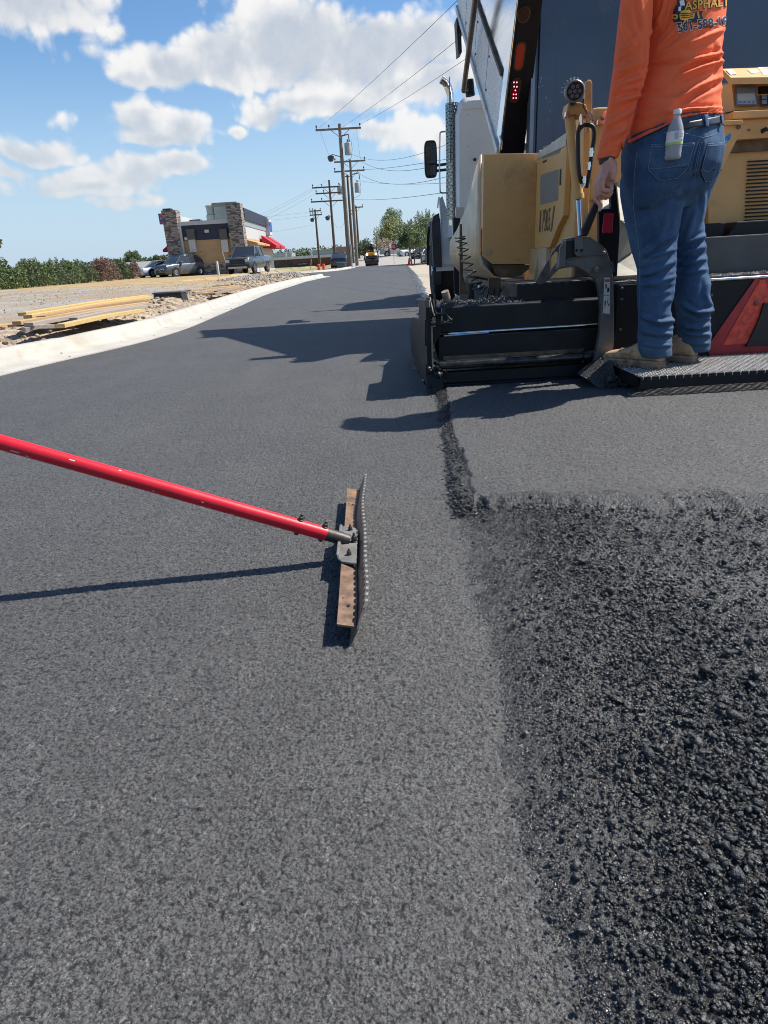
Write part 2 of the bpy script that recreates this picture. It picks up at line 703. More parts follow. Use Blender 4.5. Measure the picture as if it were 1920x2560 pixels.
M_ASPH = asphalt_mat('asphalt')
M_LOOSE = asphalt_mat('loose_asphalt', True)

# joint between the lane already laid and the strip coming from the screed
JOINT = [(-3.0, .125), (0.37, .125), (.56, .135), (.86, .150), (1.05, .160), (1.36, .172), (1.7, .195), (2.4, .25), (3.35, .315), (4.2, .36), (9, .75), (15.5, 1.14), (21, 1.44), (33, 2.06), (68, 3.6), (80, 4.0)]
MATZ = 0.032


def near_asphalt():
    nr, nc = 900, 760
    t = np.linspace(0, 1, nr)
    # rows denser close to the lens, where a stone covers more of the picture
    ya, yb = 0.22, 3.75
    inv = 1 / (ya + 0.42) + (1 / (yb + 0.42) - 1 / (ya + 0.42)) * t
    yy = 1 / inv - 0.42
    u = np.linspace(-1, 1, nc)
    u = u * (0.72 + 0.28 * np.abs(u) ** 2)
    Yg = np.repeat(yy[:, None], nc, 1)
    Xg = u[None, :] * (0.42 + 0.74 * yy[:, None])
    jx = np.interp(Yg, [p[0] for p in JOINT], [p[1] for p in JOINT])
    jx = jx + (vnoise(Xg * 0, Yg, .05, 3) - .5) * .016 + (vnoise(Xg * 0, Yg, .015, 4) - .5) * .008
    # the end of the fresh strip, ragged
    endy = 1.72 - 0.20 * np.clip(Xg - .2, 0, 3) ** 1.0 * 0.9
    endy = endy + (vnoise(Xg, Yg * 0, .09, 5) - .5) * .10 + (vnoise(Xg, Yg * 0, .025, 6) - .5) * .045
    right = sstep(0.0, 0.03, Xg - jx)
    fresh = right * sstep(-0.03 - .09 * sstep(.35, .8, Xg), 0.03, Yg - endy)
    strip = right * (1 - sstep(.036, .052, Xg - jx - .02 * (Yg < 2.2))) * sstep(-.02, .02, Yg - endy)
    soft = jx + .02 + (vnoise(Xg, Yg, .12, 8) - .5) * .035 + (vnoise(Xg, Yg, .03, 18) - .5) * .03
    loose = sstep(-.03, .10, Xg - soft) * (1 - sstep(-.06, .05, Yg - endy - .01))
    coarse = np.maximum(loose, strip * .75)
    # closed, rolled surface: flat topped stones with small gaps
    f1, f2, i1, ox, oy = worley(Xg + (vnoise(Xg, Yg, .006, 31) - .5) * .003, Yg + (vnoise(Xg, Yg, .006, 32) - .5) * .003, .0066, 11)
    g1, g2, j1, px, py = worley(Xg, Yg, .0036, 12)
    hs = sstep(.02, .3, f2 - f1) * .0014 + (i1 - .5) * .0011 + sstep(.0, .3, g2 - g1) * .0007 + (j1 - .5) * .0008
    hs = hs + ((i1 * 7.3) % 1 - .5) * .0012 * ox + ((i1 * 13.7) % 1 - .5) * .0012 * oy
    hs = hs - .0013 * ((j1 * 31.3) % 1 < .16)
    hs = hs + (vnoise(Xg, Yg, .35, 21) - .5) * .003 + (vnoise(Xg, Yg, .07, 22) - .5) * .0016
    # open, loose surface: lumps and single stones
    a1, a2, k1, ax, ay = worley(Xg, Yg, .030, 41)
    b1, b2, k2, bx_, by_ = worley(Xg, Yg, .015, 42)
    c1, c2, k3, cx2, cy2 = worley(Xg, Yg, .0075, 43)
    hl = (k1 > .90) * np.clip(.36 - a1, 0, 1) * .022 * sstep(.12, .35, Xg - jx) + ((k1 * 17.7) % 1 - .5) * .008 * ax * (k1 > .86)
    hl = hl + np.clip(.5 - b1, 0, 1) * (k2 > .6) * (.2 + .8 * k2) * .0075 + (((k2 * 7.7) % 1 - .5) * .009 * bx_ + ((k2 * 3.3) % 1 - .5) * .009 * by_) * (k2 > .3)
    hl = hl + np.clip(.6 - c1, 0, 1) * (.2 + k3) * .0048 + ((k3 * 5.1) % 1 - .5) * .0075 * cx2 + ((k3 * 9.1) % 1 - .5) * .0075 * cy2
    e1, e2, k4, ex, ey = worley(Xg, Yg, .004, 47)
    hl = hl + (k4 - .5) * .0026 + ((k4 * 5.1) % 1 - .5) * .004 * ex + ((k4 * 9.1) % 1 - .5) * .004 * ey
    amp = (.30 + .70 * sstep(.02, .30, Xg - jx)) * (1 - .45 * sstep(.30, .60, Xg - jx))
    hl = hl * amp + (vnoise(Xg, Yg, .11, 44) - .5) * .009 + (vnoise(Xg, Yg, .45, 45) - .5) * .014 - .002
    Z = hs * (1 - coarse) + hl * coarse
    Z = Z + MATZ * fresh * (1 - strip * .35) + .004 * loose
    isl = coarse > .15
    left = ~isl
    o1 = link('road_surface', grid_mesh('road_surface', Xg, Yg, Z, left), M_ASPH)
    struct(o1)
    o2 = link('loose_asphalt', grid_mesh('loose_asphalt', Xg, Yg, Z, isl), M_LOOSE)
    o2.data.polygons.foreach_set('use_smooth', [False] * len(o2.data.polygons))
    tag(o2, 'coarse dark loose asphalt raked out behind the fresh strip', 'asphalt', kind='stuff')
    # single stones lying on and half in the loose mix
    rs = np.random.RandomState(5)
    base = np.array(ICO[1][0])
    fac = np.array(ICO[1][1])

    def stones(x, y, z, r, flat=.5):
        n = len(x)
        v = base[None] * (1 + (rs.rand(n, len(base), 1) - .5) * .75) + (rs.rand(n, len(base), 3) - .5) * .35
        sc3 = np.stack([.75 + .6 * rs.rand(n), .6 + .4 * rs.rand(n), flat * (.7 + .5 * rs.rand(n))], 1)
        v = v * sc3[:, None, :]
        a, b_ = rs.rand(n) * 6.2832, (rs.rand(n) - .5) * 1.3
        cb, sb = np.cos(b_)[:, None], np.sin(b_)[:, None]
        X1, Z1 = v[:, :, 0] * cb + v[:, :, 2] * sb, -v[:, :, 0] * sb + v[:, :, 2] * cb
        ca, sa = np.cos(a)[:, None], np.sin(a)[:, None]
        X2, Y2 = X1 * ca - v[:, :, 1] * sa, X1 * sa + v[:, :, 1] * ca
        out = np.stack([X2, Y2, Z1], -1) * r[:, None, None] + np.stack([x, y, z], 1)[:, None, :]
        f = fac[None] + (np.arange(n) * len(base))[:, None, None]
        return out.reshape(-1, 3), f.reshape(-1, 3)
    jy, jxv = [p[0] for p in JOINT], [p[1] for p in JOINT]
    N = 60000
    y = .27 + 1.6 * rs.rand(N) ** 1.25
    x = np.interp(y, jy, jxv) + rs.rand(N) * (0.55 + .62 * y)
    dj = x - np.interp(y, jy, jxv)
    e = 1.72 - .18 * np.clip(x - .2, 0, 9) + (vnoise(x, y * 0, .09, 5) - .5) * .10
    r = .0012 + .0050 * rs.rand(N) ** 2.4
    big = rs.rand(N) < .016
    r = np.where(big, .006 + .0065 * rs.rand(N) ** 2, r)
    r = r * np.clip(.42 + dj * 2.0, 0, 1)
    keep = (y < e + .02) & (dj > .004 + .05 * rs.rand(N) ** 2) & (rs.rand(N) < np.interp(dj, [0, .06, .25, .5, 2], [.25, 1.0, 1.0, .42, .42]))
    z = .005 + r * .25 + rs.rand(N) * .007 * np.clip(dj * 4, .2, 1) + (vnoise(x, y, .11, 44) - .5) * .009 * np.clip(.3 + dj * 1.7, 0, 1) + (vnoise(x, y, .45, 45) - .5) * .014
    P1 = [a_[keep] for a_ in (x, y, z, r)]
    n2 = 3600                                              # crumbs along the joint
    y = 1.62 + 1.74 * rs.rand(n2)
    x = np.interp(y, jy, jxv) + rs.normal(.032, .022, n2)
    r = .0017 + .0045 * rs.rand(n2) ** 2
    on = x > np.interp(y, jy, jxv)
    P2 = [x, y, np.where(on, .010 + .018 * rs.rand(n2) * np.clip((x - np.interp(y, jy, jxv)) / .03, 0, 1), .001) + r * .3, r]
    n3 = 1500                                               # the ragged end of the fresh strip
    x = .22 + 1.3 * rs.rand(n3)
    y = 1.72 - .18 * np.clip(x - .2, 0, 9) + rs.normal(-.02, .045, n3)
    r = .0015 + .005 * rs.rand(n3) ** 2.5
    P3 = [x, y, .012 + .012 * (y > 1.72 - .18 * np.clip(x - .2, 0, 9)) + r * .3 + .004 * rs.rand(n3), r]
    n4 = 260                                               # grit thrown over the edge
    y = .35 + 1.5 * rs.rand(n4)
    x = np.interp(y, jy, jxv) - np.abs(rs.normal(0, .035, n4))
    r = .0010 + .0011 * rs.rand(n4)
    P4 = [x, y, r * .6, r]
    n5 = 420                                               # stray crumbs on the closed mat
    y = .5 + 3.0 * rs.rand(n5)
    x = -1.3 + rs.rand(n5) * (1.3 + np.interp(y, jy, jxv))
    r = .0010 + .0022 * rs.rand(n5) ** 3
    P5 = [x, y, r * .6, r]
    A = [np.concatenate(c_) for c_ in zip(P1, P2, P3, P4, P5)]
    v_, f_ = stones(*A)
    me = bpy.data.meshes.new('asphalt_stones')
    me.vertices.add(len(v_))
    me.vertices.foreach_set('co', v_.astype(np.float32).reshape(-1))
    me.loops.add(f_.size)
    me.loops.foreach_set('vertex_index', f_.astype(np.int32).reshape(-1))
    me.polygons.add(len(f_))
    me.polygons.foreach_set('loop_start', np.arange(0, f_.size, 3, dtype=np.int32))
    me.polygons.foreach_set('loop_total', np.full(len(f_), 3, np.int32))
    me.update(calc_edges=True)
    o3 = link('asphalt_stones', me, M_LOOSE)
    tag(o3, 'single dark stones scattered over the raked loose asphalt', 'stones', kind='stuff')


near_asphalt()


def terr(x, y):
    """height of the land: level by the road, rising a little behind the kerb and far ahead"""
    z = -0.09
    far = min(1.0, max(0.0, (y - 78) / 60.0))
    z += far * far * (3 - 2 * far) * 1.5 * min(1.0, max(0.0, (x + 9) / 7.0))
    kx = interp(KERB, y)
    d = kx - x
    if d > -0.4:
        t = min(1, max(0, (d + .1) / .7))
        z += t * 0.235
        z += min(1, max(0, (d - 2) / 14)) * .12
        b = math.exp(-((d - .75) / .55) ** 2) * .07            # loose spoil behind the kerb
        n = mnoise.noise(Vector((x * 2.1, y * 2.1, 0))) * .5 + mnoise.noise(Vector((x * 5, y * 5, 3))) * .3 + mnoise.noise(Vector((x * .6, y * .6, 5))) * .3
        z += b * (1 + n) + t * .05 * n * math.exp(-max(0, d - 1.3) / 2.0)
    return z


# back edge of the kerb, as x over y
KERB = [(-6, -3.62), (3.5, -3.62), (5.0, -3.5), (5.8, -3.33), (6.6, -3.0), (8.0, -2.85), (10.8, -2.95), (17, -3.2), (27, -3.12), (32, -2.75), (33.5, -2.6), (34, -9), (75, -9)]


def ground():
    xs = sorted(set([-600, -400, -250, -160, -110, -80, -60] + [-50 + i * 1.0 for i in range(40)] + [-10 + .22 * i for i in range(36)] + [-2.2 + i * .9 for i in range(14)] + [12, 16, 22, 30, 45, 70, 110, 170, 260, 400, 600]))
    ys = sorted(set([-200, -80, -30, -10, -4] + [-2 + .25 * i for i in range(90)] + [20.5 + i * .8 for i in range(80)] + [86 + 4 * i for i in range(20)] + [180, 220, 280, 360, 460, 700, 1000, 1500]))
    X, Y = np.meshgrid(np.array(xs, float), np.array(ys, float))
    Z = np.vectorize(terr)(X, Y)
    me = grid_mesh('ground', X, Y, Z)
    m = bpy.data.materials.new('bare_ground')
    m.use_nodes = True
    t = m.node_tree
    k = NT(t)
    b = t.nodes['Principled BSDF']
    tc = k.node('ShaderNodeTexCoord').outputs['Object']
    sp = k.node('ShaderNodeSeparateXYZ')
    t.links.new(tc, sp.inputs[0])
    x, y = sp.outputs[0], sp.outputs[1]
    n1 = k.noise(tc, 0.35, 6, 0.6)
    n2 = k.noise(tc, 5.0, 6, 0.65)
    n3 = k.voro(tc, 26.0, out='Color')
    s3 = k.node('ShaderNodeSeparateColor')
    t.links.new(n3, s3.inputs[0])
    gv = k.mix(s3.outputs[0], (0.20, 0.19, 0.17), (0.38, 0.365, 0.33))          # crushed stone
    dirt = k.mix(n2, (0.22, 0.16, 0.105), (0.34, 0.275, 0.195))
    c = k.mix(k.smooth(k.m('ADD', n1, k.m('MULTIPLY', n2, .35)), .62, .74), gv, dirt)
    # spoil strip behind the kerb
    near = k.smooth(k.m('ADD', x, k.m('MULTIPLY', k.m('SUBTRACT', n1, .5), 1.2)), -5.4, -4.2)
    near = k.m('MULTIPLY', near, k.m('LESS_THAN', x, -2.4))
    sc_ = k.mix(k.smooth(n2, .35, .65), (0.20, 0.15, 0.11), (0.40, 0.33, 0.25))
    c = k.mix(near, c, sc_)
    # blown straw far back on the lot
    yy = k.m('ADD', y, k.m('ADD', k.m('MULTIPLY', x, .55), k.m('MULTIPLY', k.m('SUBTRACT', n1, .5), 9)))
    straw = k.mix(k.smooth(k.noise(tc, 1.5, 7, .7), .35, .65), (0.27, 0.185, 0.085), (0.43, 0.32, 0.17))
    sm = k.m('MULTIPLY', k.smooth(yy, 17, 25), k.m('LESS_THAN', x, -4.0))
    sm = k.m('MULTIPLY', sm, k.smooth(y, 60, 75, 1, 0))
    c = k.mix(k.m('MULTIPLY', sm, k.smooth(n2, .25, .5)), c, straw)
    # right shoulder of pale sandy base
    sand = k.mix(n2, (0.33, 0.28, 0.21), (0.46, 0.41, 0.33))
    c = k.mix(k.m('MULTIPLY', k.m('GREATER_THAN', x, -2.0), k.smooth(y, 66, 70, 1, 0)), c, sand)
    # dry grass far off
    gr = k.mix(k.smooth(n2, .3, .7), (0.16, 0.16, 0.06), (0.36, 0.31, 0.16))
    c = k.mix(k.m('MULTIPLY', k.smooth(y, 68, 76), k.smooth(n1, .3, .5)), c, gr)
    t.links.new(c, b.inputs['Base Color'])
    b.inputs['Roughness'].default_value = .92
    b.inputs['Specular IOR Level'].default_value = .2
    bp = k.node('ShaderNodeBump')
    bp.inputs['Strength'].default_value = .7
    bp.inputs['Distance'].default_value = .02
    hh = k.m('ADD', k.m('MULTIPLY', n2, .6), k.m('MULTIPLY', s3.outputs[1], .5))
    t.links.new(hh, bp.inputs['Height'])
    t.links.new(bp.outputs[0], b.inputs['Normal'])
    struct(link('ground', me, m))


ground()


def road():
    """the lane ahead: kerb side to the cut joint, and the side opening past the kerb's end"""
    mb = MB()
    ys = [-6, 0, 1, 2, 3, 3.6] + [3.6 + .35 * i for i in range(1, 200)]
    ys = [y for y in ys if y <= 73]
    rows = []
    rj = random.Random(9)
    for y in ys:
        z = -0.006
        xl = interp(KERB, y) + .35 if y < 33.6 else (-9.5 if y < 52 else lerp(-9.5, -2.2, min(1, (y - 52) / 20)))
        xr = interp(JOINT, y) + (rj.random() - .5) * .10 if y > 3.7 else 3.2
        rows.append([(lerp(xl, xr, i / 24), y, z) for i in range(25)])
    mb.loft(rows, cap=False, closed=False)
    struct(mb.build('road', M_ASPH))
    # broken edge of the mat: a low bank
    eb = MB()
    rr = []
    for y in [4.2 + .3 * i for i in range(225)]:
        j = interp(JOINT, y) + (rj.random() - .5) * .12
        rr.append([(j - .08, y, -.002), (j + .05, y, -.012), (j + .12 + .05 * rj.random(), y, -.088)])
    eb.loft(rr, cap=False, closed=False)
    struct(eb.build('road_edge', M_LOOSE))
    # the older pale road crossing beyond
    m = mat('old_road', (0.30, 0.28, 0.25), .85, var=.12, scale=.6, bump=.2, bscale=20)
    mb = MB()
    rows = []
    for y in [72.5, 76, 80, 85, 90, 96, 102, 110, 120, 135, 160, 200]:
        rows.append([(x, y, terr(x, y) + .11) for x in [-5, -3.5, -2, 0, 2, 4, 6, 9, 14, 24, 40]])
    mb.loft(rows, cap=False, closed=False)
    struct(mb.build('cross_road', m))


road()

M_CONC = mat('kerb_concrete', (0.40, 0.38, 0.335), .8, var=.10, scale=3.0, bump=.25, bscale=90, dirt=.25, dirtcol=(0.33, 0.28, 0.21), dscale=2.2)


def kerb_sweep(name, line, label):
    """gutter pan, sloped face and rounded top swept along the back edge line (points run away from the camera, road on the right)"""
    prof = [(0, -.12), (0, .125), (.015, .140), (.12, .142), (.155, .128), (.185, .06), (.21, .030), (.30, .012), (.52, .003), (.53, -.12)]
    pts = [Vector((x, y, 0)) for x, y in line]
    fine = []
    for i in range(len(pts) - 1):
        n = max(1, int((pts[i + 1] - pts[i]).length / .35))
        for q in range(n):
            fine.append(pts[i].lerp(pts[i + 1], q / n))
    fine.append(pts[-1])
    for _ in range(6):
        fine = [fine[0]] + [(fine[i - 1] + fine[i] * 2 + fine[i + 1]) / 4 for i in range(1, len(fine) - 1)] + [fine[-1]]
    rings = []
    for i, p in enumerate(fine):
        d = (fine[min(i + 1, len(fine) - 1)] - fine[max(i - 1, 0)]).normalized()
        side = Vector((d.y, -d.x, 0))
        w = mnoise.noise(Vector((p.x * .9, p.y * .9, 1))) * .012
        rings.append([p + side * (a + (w if a > .4 else w * .3)) + Vector((0, 0, z + (0.004 * mnoise.noise(Vector((p.x * 2, p.y * 2, a * 9))) if z > -.1 else 0))) for a, z in prof])
    mb = MB().loft(rings)
    o = mb.build(name, M_CONC, smooth=True, angle=50)
    tag(o, label, 'kerb')
    jm, sm = MB(), MB()
    rk = random.Random(len(fine))
    for i in range(4, len(rings) - 4, 9):
        r0 = rings[i]
        d = (rings[i + 1][0] - r0[0]).normalized()
        for (p, q) in zip(r0[1:8], r0[2:9]):
            u = Vector((0, 0, .0012))
            jm.add([p + u, q + u, q + u + d * .012, p + u + d * .012], [(0, 1, 2, 3)])
    jm.build('kerb_joint', mat('joint_dark', (0.16, 0.14, 0.12), .9), o)
    for i in range(260):
        j = rk.randrange(2, len(rings) - 2)
        f = 6.2 + 1.75 * rk.random() ** .6
        k0 = int(f)
        p = rings[j][k0].lerp(rings[j][k0 + 1], f - k0).lerp(rings[j + 1][k0].lerp(rings[j + 1][k0 + 1], f - k0), rk.random())
        sm.ico(p + Vector((0, 0, .002)), .003 + .012 * rk.random() ** 4, rk, 1, (1, .8, .35), .3)
    tag(sm.build('tar_crumbs', M_LOOSE, o), None, None, kind='stuff')
    return o


kerb_sweep('kerb', [(x, y) for y, x in KERB if y < 33.6] + [(-2.45, 34.2), (-2.6, 35.2), (-3.6, 35.8), (-5.5, 36.0), (-8.5, 36.1)], 'white concrete kerb and gutter along the near left road edge')
kerb_sweep('kerb', [(-10.5, 50.5), (-8, 50.9), (-5.2, 51.3), (-3.6, 52.3), (-2.9, 55), (-2.5, 60), (-2.1, 68), (-2.0, 73)], 'pale concrete kerb beyond the side opening, below the poles')

M_ROCK = mat('broken_stone', (0.29, 0.225, 0.155), .9, var=.35, scale=3.0, bump=.4, bscale=40)


def rubble():
    rnd = random.Random(3)
    mb = MB()
    for i in range(8200):
        y = 4.5 + 29 * rnd.random() ** 1.7
        kx = interp(KERB, y)
        d = .05 + abs(rnd.gauss(.55, .55))
        x = kx - d
        r = (.006 + .028 * rnd.random() ** 4) * (1 + y / 40)
        mb.ico((x, y, terr(x, y) + r * .3), r, rnd, 0 if r < .03 else 1, (1, .8, .6), .3)
    for i in range(2500):
        y = 8 + 24 * rnd.random()
        x = interp(KERB, y) - 1.5 - 9 * rnd.random()
        r = .012 + .03 * rnd.random() ** 3
        mb.ico((x, y, terr(x, y) + r * .2), r, rnd, 0, (1, .8, .6), .3)
    o = mb.build('rubble', M_ROCK)
    tag(o, 'brown clods and broken stones heaped behind the near kerb', 'rubble', kind='stuff')
    # pale heap by the kerb's far end
    mb = MB()
    for i in range(900):
        a, q = rnd.random() * 6.28, rnd.random() ** .6
        x, y = -5.0 + 1.9 * q * math.cos(a), 31 + 3.0 * q * math.sin(a)
        r = .05 + .05 * rnd.random()
        mb.ico((x, y, terr(x, y) + .16 * (1 - q) + .02), r, rnd, 0, (1, .8, .6), .3)
    o = mb.build('gravel', mat('grey_gravel', (0.34, 0.31, 0.27), .9, var=.3, scale=4))
    tag(o, 'low heap of grey gravel inside the end of the near kerb', 'gravel', kind='stuff')


rubble()


# ------------------------------------------------------------------ asphalt rake in the foreground
def rake():
    t = thing('asphalt_rake', 'asphalt rake with red tubular handle and rusty toothed steel head on the new asphalt', 'rake', (-.06, 1.45, 0))
    rust = mat('rusty_steel', (0.185, 0.115, 0.075), .6, var=.45, scale=22, bump=.35, bscale=160, dirt=.35, dirtcol=(0.36, 0.21, 0.07), dscale=7, metal=.3)
    edge = mat('worn_steel_edge', (0.16, 0.135, 0.115), .45, metal=.6, var=.3, scale=40, bump=.2, bscale=200, dirt=.3, dirtcol=(0.16, 0.09, 0.05), dscale=14)
    plate = mat('grey_steel_plate', (0.22, 0.21, 0.195), .55, metal=.5, var=.25, scale=18, bump=.2, bscale=140, dirt=.3, dirtcol=(0.20, 0.16, 0.12), dscale=16)
    dark = mat('bolt_steel', (0.06, 0.05, 0.042), .5, metal=.4, var=.3, scale=60)
    red = mat('red_handle_paint', (0.57, 0.010, 0.024), .40, var=.10, scale=9, bump=.06, bscale=120, spec=.45, dirt=.08, dirtcol=(0.30, 0.03, 0.04), dscale=6)
    wob = lambda y: .0055 * math.sin((y - 1.0) / .9 * 2 * math.pi * 1.0 + .5) + .0015 * math.sin((y - 1.0) * 19)
    zf = .044
    xe = -.086
    lean = .036
    # flat flange
    mb = MB()
    ys = [1.030 + .765 * i / 40 for i in range(41)]
    rows = []
    for y in ys:
        xl = -.1015 - .006 * (y - 1.0) + .0006 * math.sin(y * 13)
        xr = xe + lean * .5 + wob(y) * .8 - .001
        zz = zf + .0003 * math.sin(y * 17)
        rows.append([(xl, y, zz + .003), (xr, y, zz - .005), (xr, y, zz - .010), (xl, y, zz - .002)])
    mb.loft(rows)
    mb.build('head_bar', rust, t, bevel=.0008)
    # standing blade: smooth foot on the ground, teeth on the upper edge
    mb = MB()
    y0, y1, n = 1.02, 1.825, 33
    pitch = (y1 - y0) / n
    top = []
    for i in range(n):
        a = y0 + i * pitch
        if i == 0:
            top += [(a, .040), (a + pitch * .9, .068)]
            continue
        top += [(a + pitch * .08, .066), (a + pitch * .26, .079), (a + pitch * .66, .079), (a + pitch * .86, .066)]
    top += [(y1, .060)]
    for (ya, za), (yb, zb) in zip(top, top[1:]):
        q = []
        for (y, z) in ((ya, 0.0005), (yb, 0.0005), (yb, zb), (ya, za)):
            q.append((xe + wob(y) + lean * z / .08, y, z))
        mb.prism(q, (.0042, 0, 0))
    mb.build('toothed_blade', edge, t)
    # tooth tips, with caught sunlight painted in as a paler colour
    mb = MB()
    for i in range(1, n):
        a = y0 + i * pitch
        for (f0, f1, zz0, zz1) in ((.10, .26, .0685, .0796), (.26, .66, .0796, .0796), (.66, .84, .0796, .0685)):
            ya, yb = a + pitch * f0, a + pitch * f1
            q = [(xe + wob(y) + lean * z / .08 - .0008, y, z + .0002) for (y, z) in ((ya, zz0 - .004), (yb, zz1 - .004), (yb, zz1), (ya, zz0))]
            mb.prism(q, (.0054, 0, 0))
    mb.build('tooth_tips', mat('painted_sunlit_tips', (0.34, 0.30, 0.24), .35, metal=.3, var=.2, scale=80), t)
    # rivets: slots in the bar
    mb = MB()
    for y, x in ((1.13, -.095), (1.10, -.081), (1.665, -.099), (1.66, -.086)):
        mb.lathe([(.0035, 0), (.0035, .0012)], (x, y, zf + .0004), (0, 0, 1), 10)
    mb.each('rivet', dark, t)
    # bracket with raised lip
    mb = MB()
    pl = [(-.103, 1.287), (-.0685, 1.270), (-.0680, 1.462), (-.072, 1.470), (-.104, 1.492), (-.109, 1.482), (-.109, 1.300)]
    mb.prism([(x, y, zf + .003) for x, y in pl], (0, 0, .005))
    br = mb.build('bracket', plate, t, bevel=.0012)
    mb = MB()
    mb.prism([(-.111, 1.298, zf + .006), (-.111, 1.486, zf + .006), (-.1145, 1.480, zf + .017), (-.1145, 1.306, zf + .017)], (.006, 0, 0))
    mb.build('bracket_lip', plate, br, bevel=.001)

    def nut(p, r, h):
        m2 = MB()
        m2.lathe([(r * 1.35, 0), (r * 1.35, h * .12), (r * 1.05, h * .16), (r * 1.12, h * .45), (r * .75, h * .72), (r * .5, h * .76), (r * .45, h * 1.05), (r * .3, h * 1.1)], p, (0, 0, 1), 12)
        return m2
    for p, r, h in (((-.087, 1.462, zf + .007), .005, .015), ((-.086, 1.318, zf + .007), .0052, .015), ((-.0755, 1.390, zf + .007), .0065, .022)):
        nut(p, r, h).build('bolt', dark, t, smooth=True)
    # handle
    a = Vector((-.108, 1.392, .062))
    d = (Vector((-.822, 1.344, .357)) - a).normalized()
    up = Vector((0, 0, 1)) - d * d.z
    up.normalize()
    hb = MB()
    pts = [a + d * s for s in (.036, .3, .7, 1.1, 1.6, 2.05)]
    hb.tube(pts, .0168, 28)
    hd = hb.build('handle', red, t, smooth=True)
    # chips in the paint
    side = d.cross(up).normalized()
    for s_, ang, l_ in ((.62, .9, .012), (.735, 1.9, .018), (.71, 2.1, .006), (.33, 1.6, .006), (.52, .4, .005), (.26, 2.3, .009), (.44, 2.0, .004)):
        nn = up * math.cos(ang) + (side if side.y < 0 else -side) * math.sin(ang)
        c_ = a + d * s_ + nn * .0168
        MB().obox(c_, (l_, .0025, .0006), Matrix((d, nn.cross(d), nn)).transposed()).build('paint_chip', mat('bare_chip', (0.55, 0.50, 0.47), .6), hd)
    fb = MB()
    fb.tube([a - d * .022, a + d * .0, a + d * .052], [.0145, .0155, .0163], 24)
    fb.build('socket', dark, t, smooth=True)
    for s in (.045, .105):
        m2 = MB()
        m2.lathe([(.0075, -.001), (.0075, .003), (.006, .004), (.0062, .009), (.004, .011), (.0034, .016), (.002, .017)], a + d * s + up * .0158, up, 12)
        m2.lathe([(.006, 0), (.006, .006)], a + d * s - up * .0152, -up, 8)
        m2.each('bolt', dark, t, smooth=True)
    return t


rake()

# ------------------------------------------------------------------ paver
YEL = mat('yellow_machine_paint', (0.64, 0.365, 0.125), .5, var=.08, scale=2.2, bump=.05, bscale=30, dirt=.22, dirtcol=(0.36, 0.21, 0.085), dscale=3.0)
YELW = mat('worn_yellow_paint', (0.56, 0.38, 0.18), .34, var=.15, scale=5, dirt=.45, dirtcol=(0.60, 0.54, 0.46), dscale=3.5)  # pale patches paint in wear and the hopper side's white reflection
BLK = mat('black_screed_steel', (0.0065, 0.0078, 0.0105), .48, var=.35, scale=5, bump=.12, bscale=60, dirt=.25, dirtcol=(0.018, 0.0165, 0.016), dscale=3.5, spec=.28)
GRY = mat('sooty_grey_steel', (0.105, 0.105, 0.098), .5, metal=.2, var=.3, scale=7, bump=.12, bscale=70, dirt=.35, dirtcol=(0.02, 0.02, 0.02), dscale=6)
CHR = mat('bright_steel', (0.62, 0.62, 0.60), .16, metal=1.0, var=.1, scale=20)
RUB = mat('black_rubber', (0.012, 0.012, 0.012), .55, var=.3, scale=30, bump=.1, bscale=200)
BRN = mat('brown_stained_steel', (0.14, 0.085, 0.045), .6, var=.35, scale=9, dirt=.4, dirtcol=(0.02, 0.017, 0.015), dscale=7)
MESHM = mat('grey_mesh_screen', (0.26, 0.23, 0.19), .8, var=.2, scale=320, bump=.5, bscale=500)
ALU = mat('pale_aluminium', (0.56, 0.56, 0.54), .42, metal=.35, var=.1, scale=3, dirt=.2, dirtcol=(0.36, 0.34, 0.30), dscale=4)


def pp(mb, pts, Y, dep):
    """polygon given on the plane y = Y, pushed back by dep"""
    mb.prism([P(x, y, Y) for x, y in pts], (0, dep, 0))
    return mb


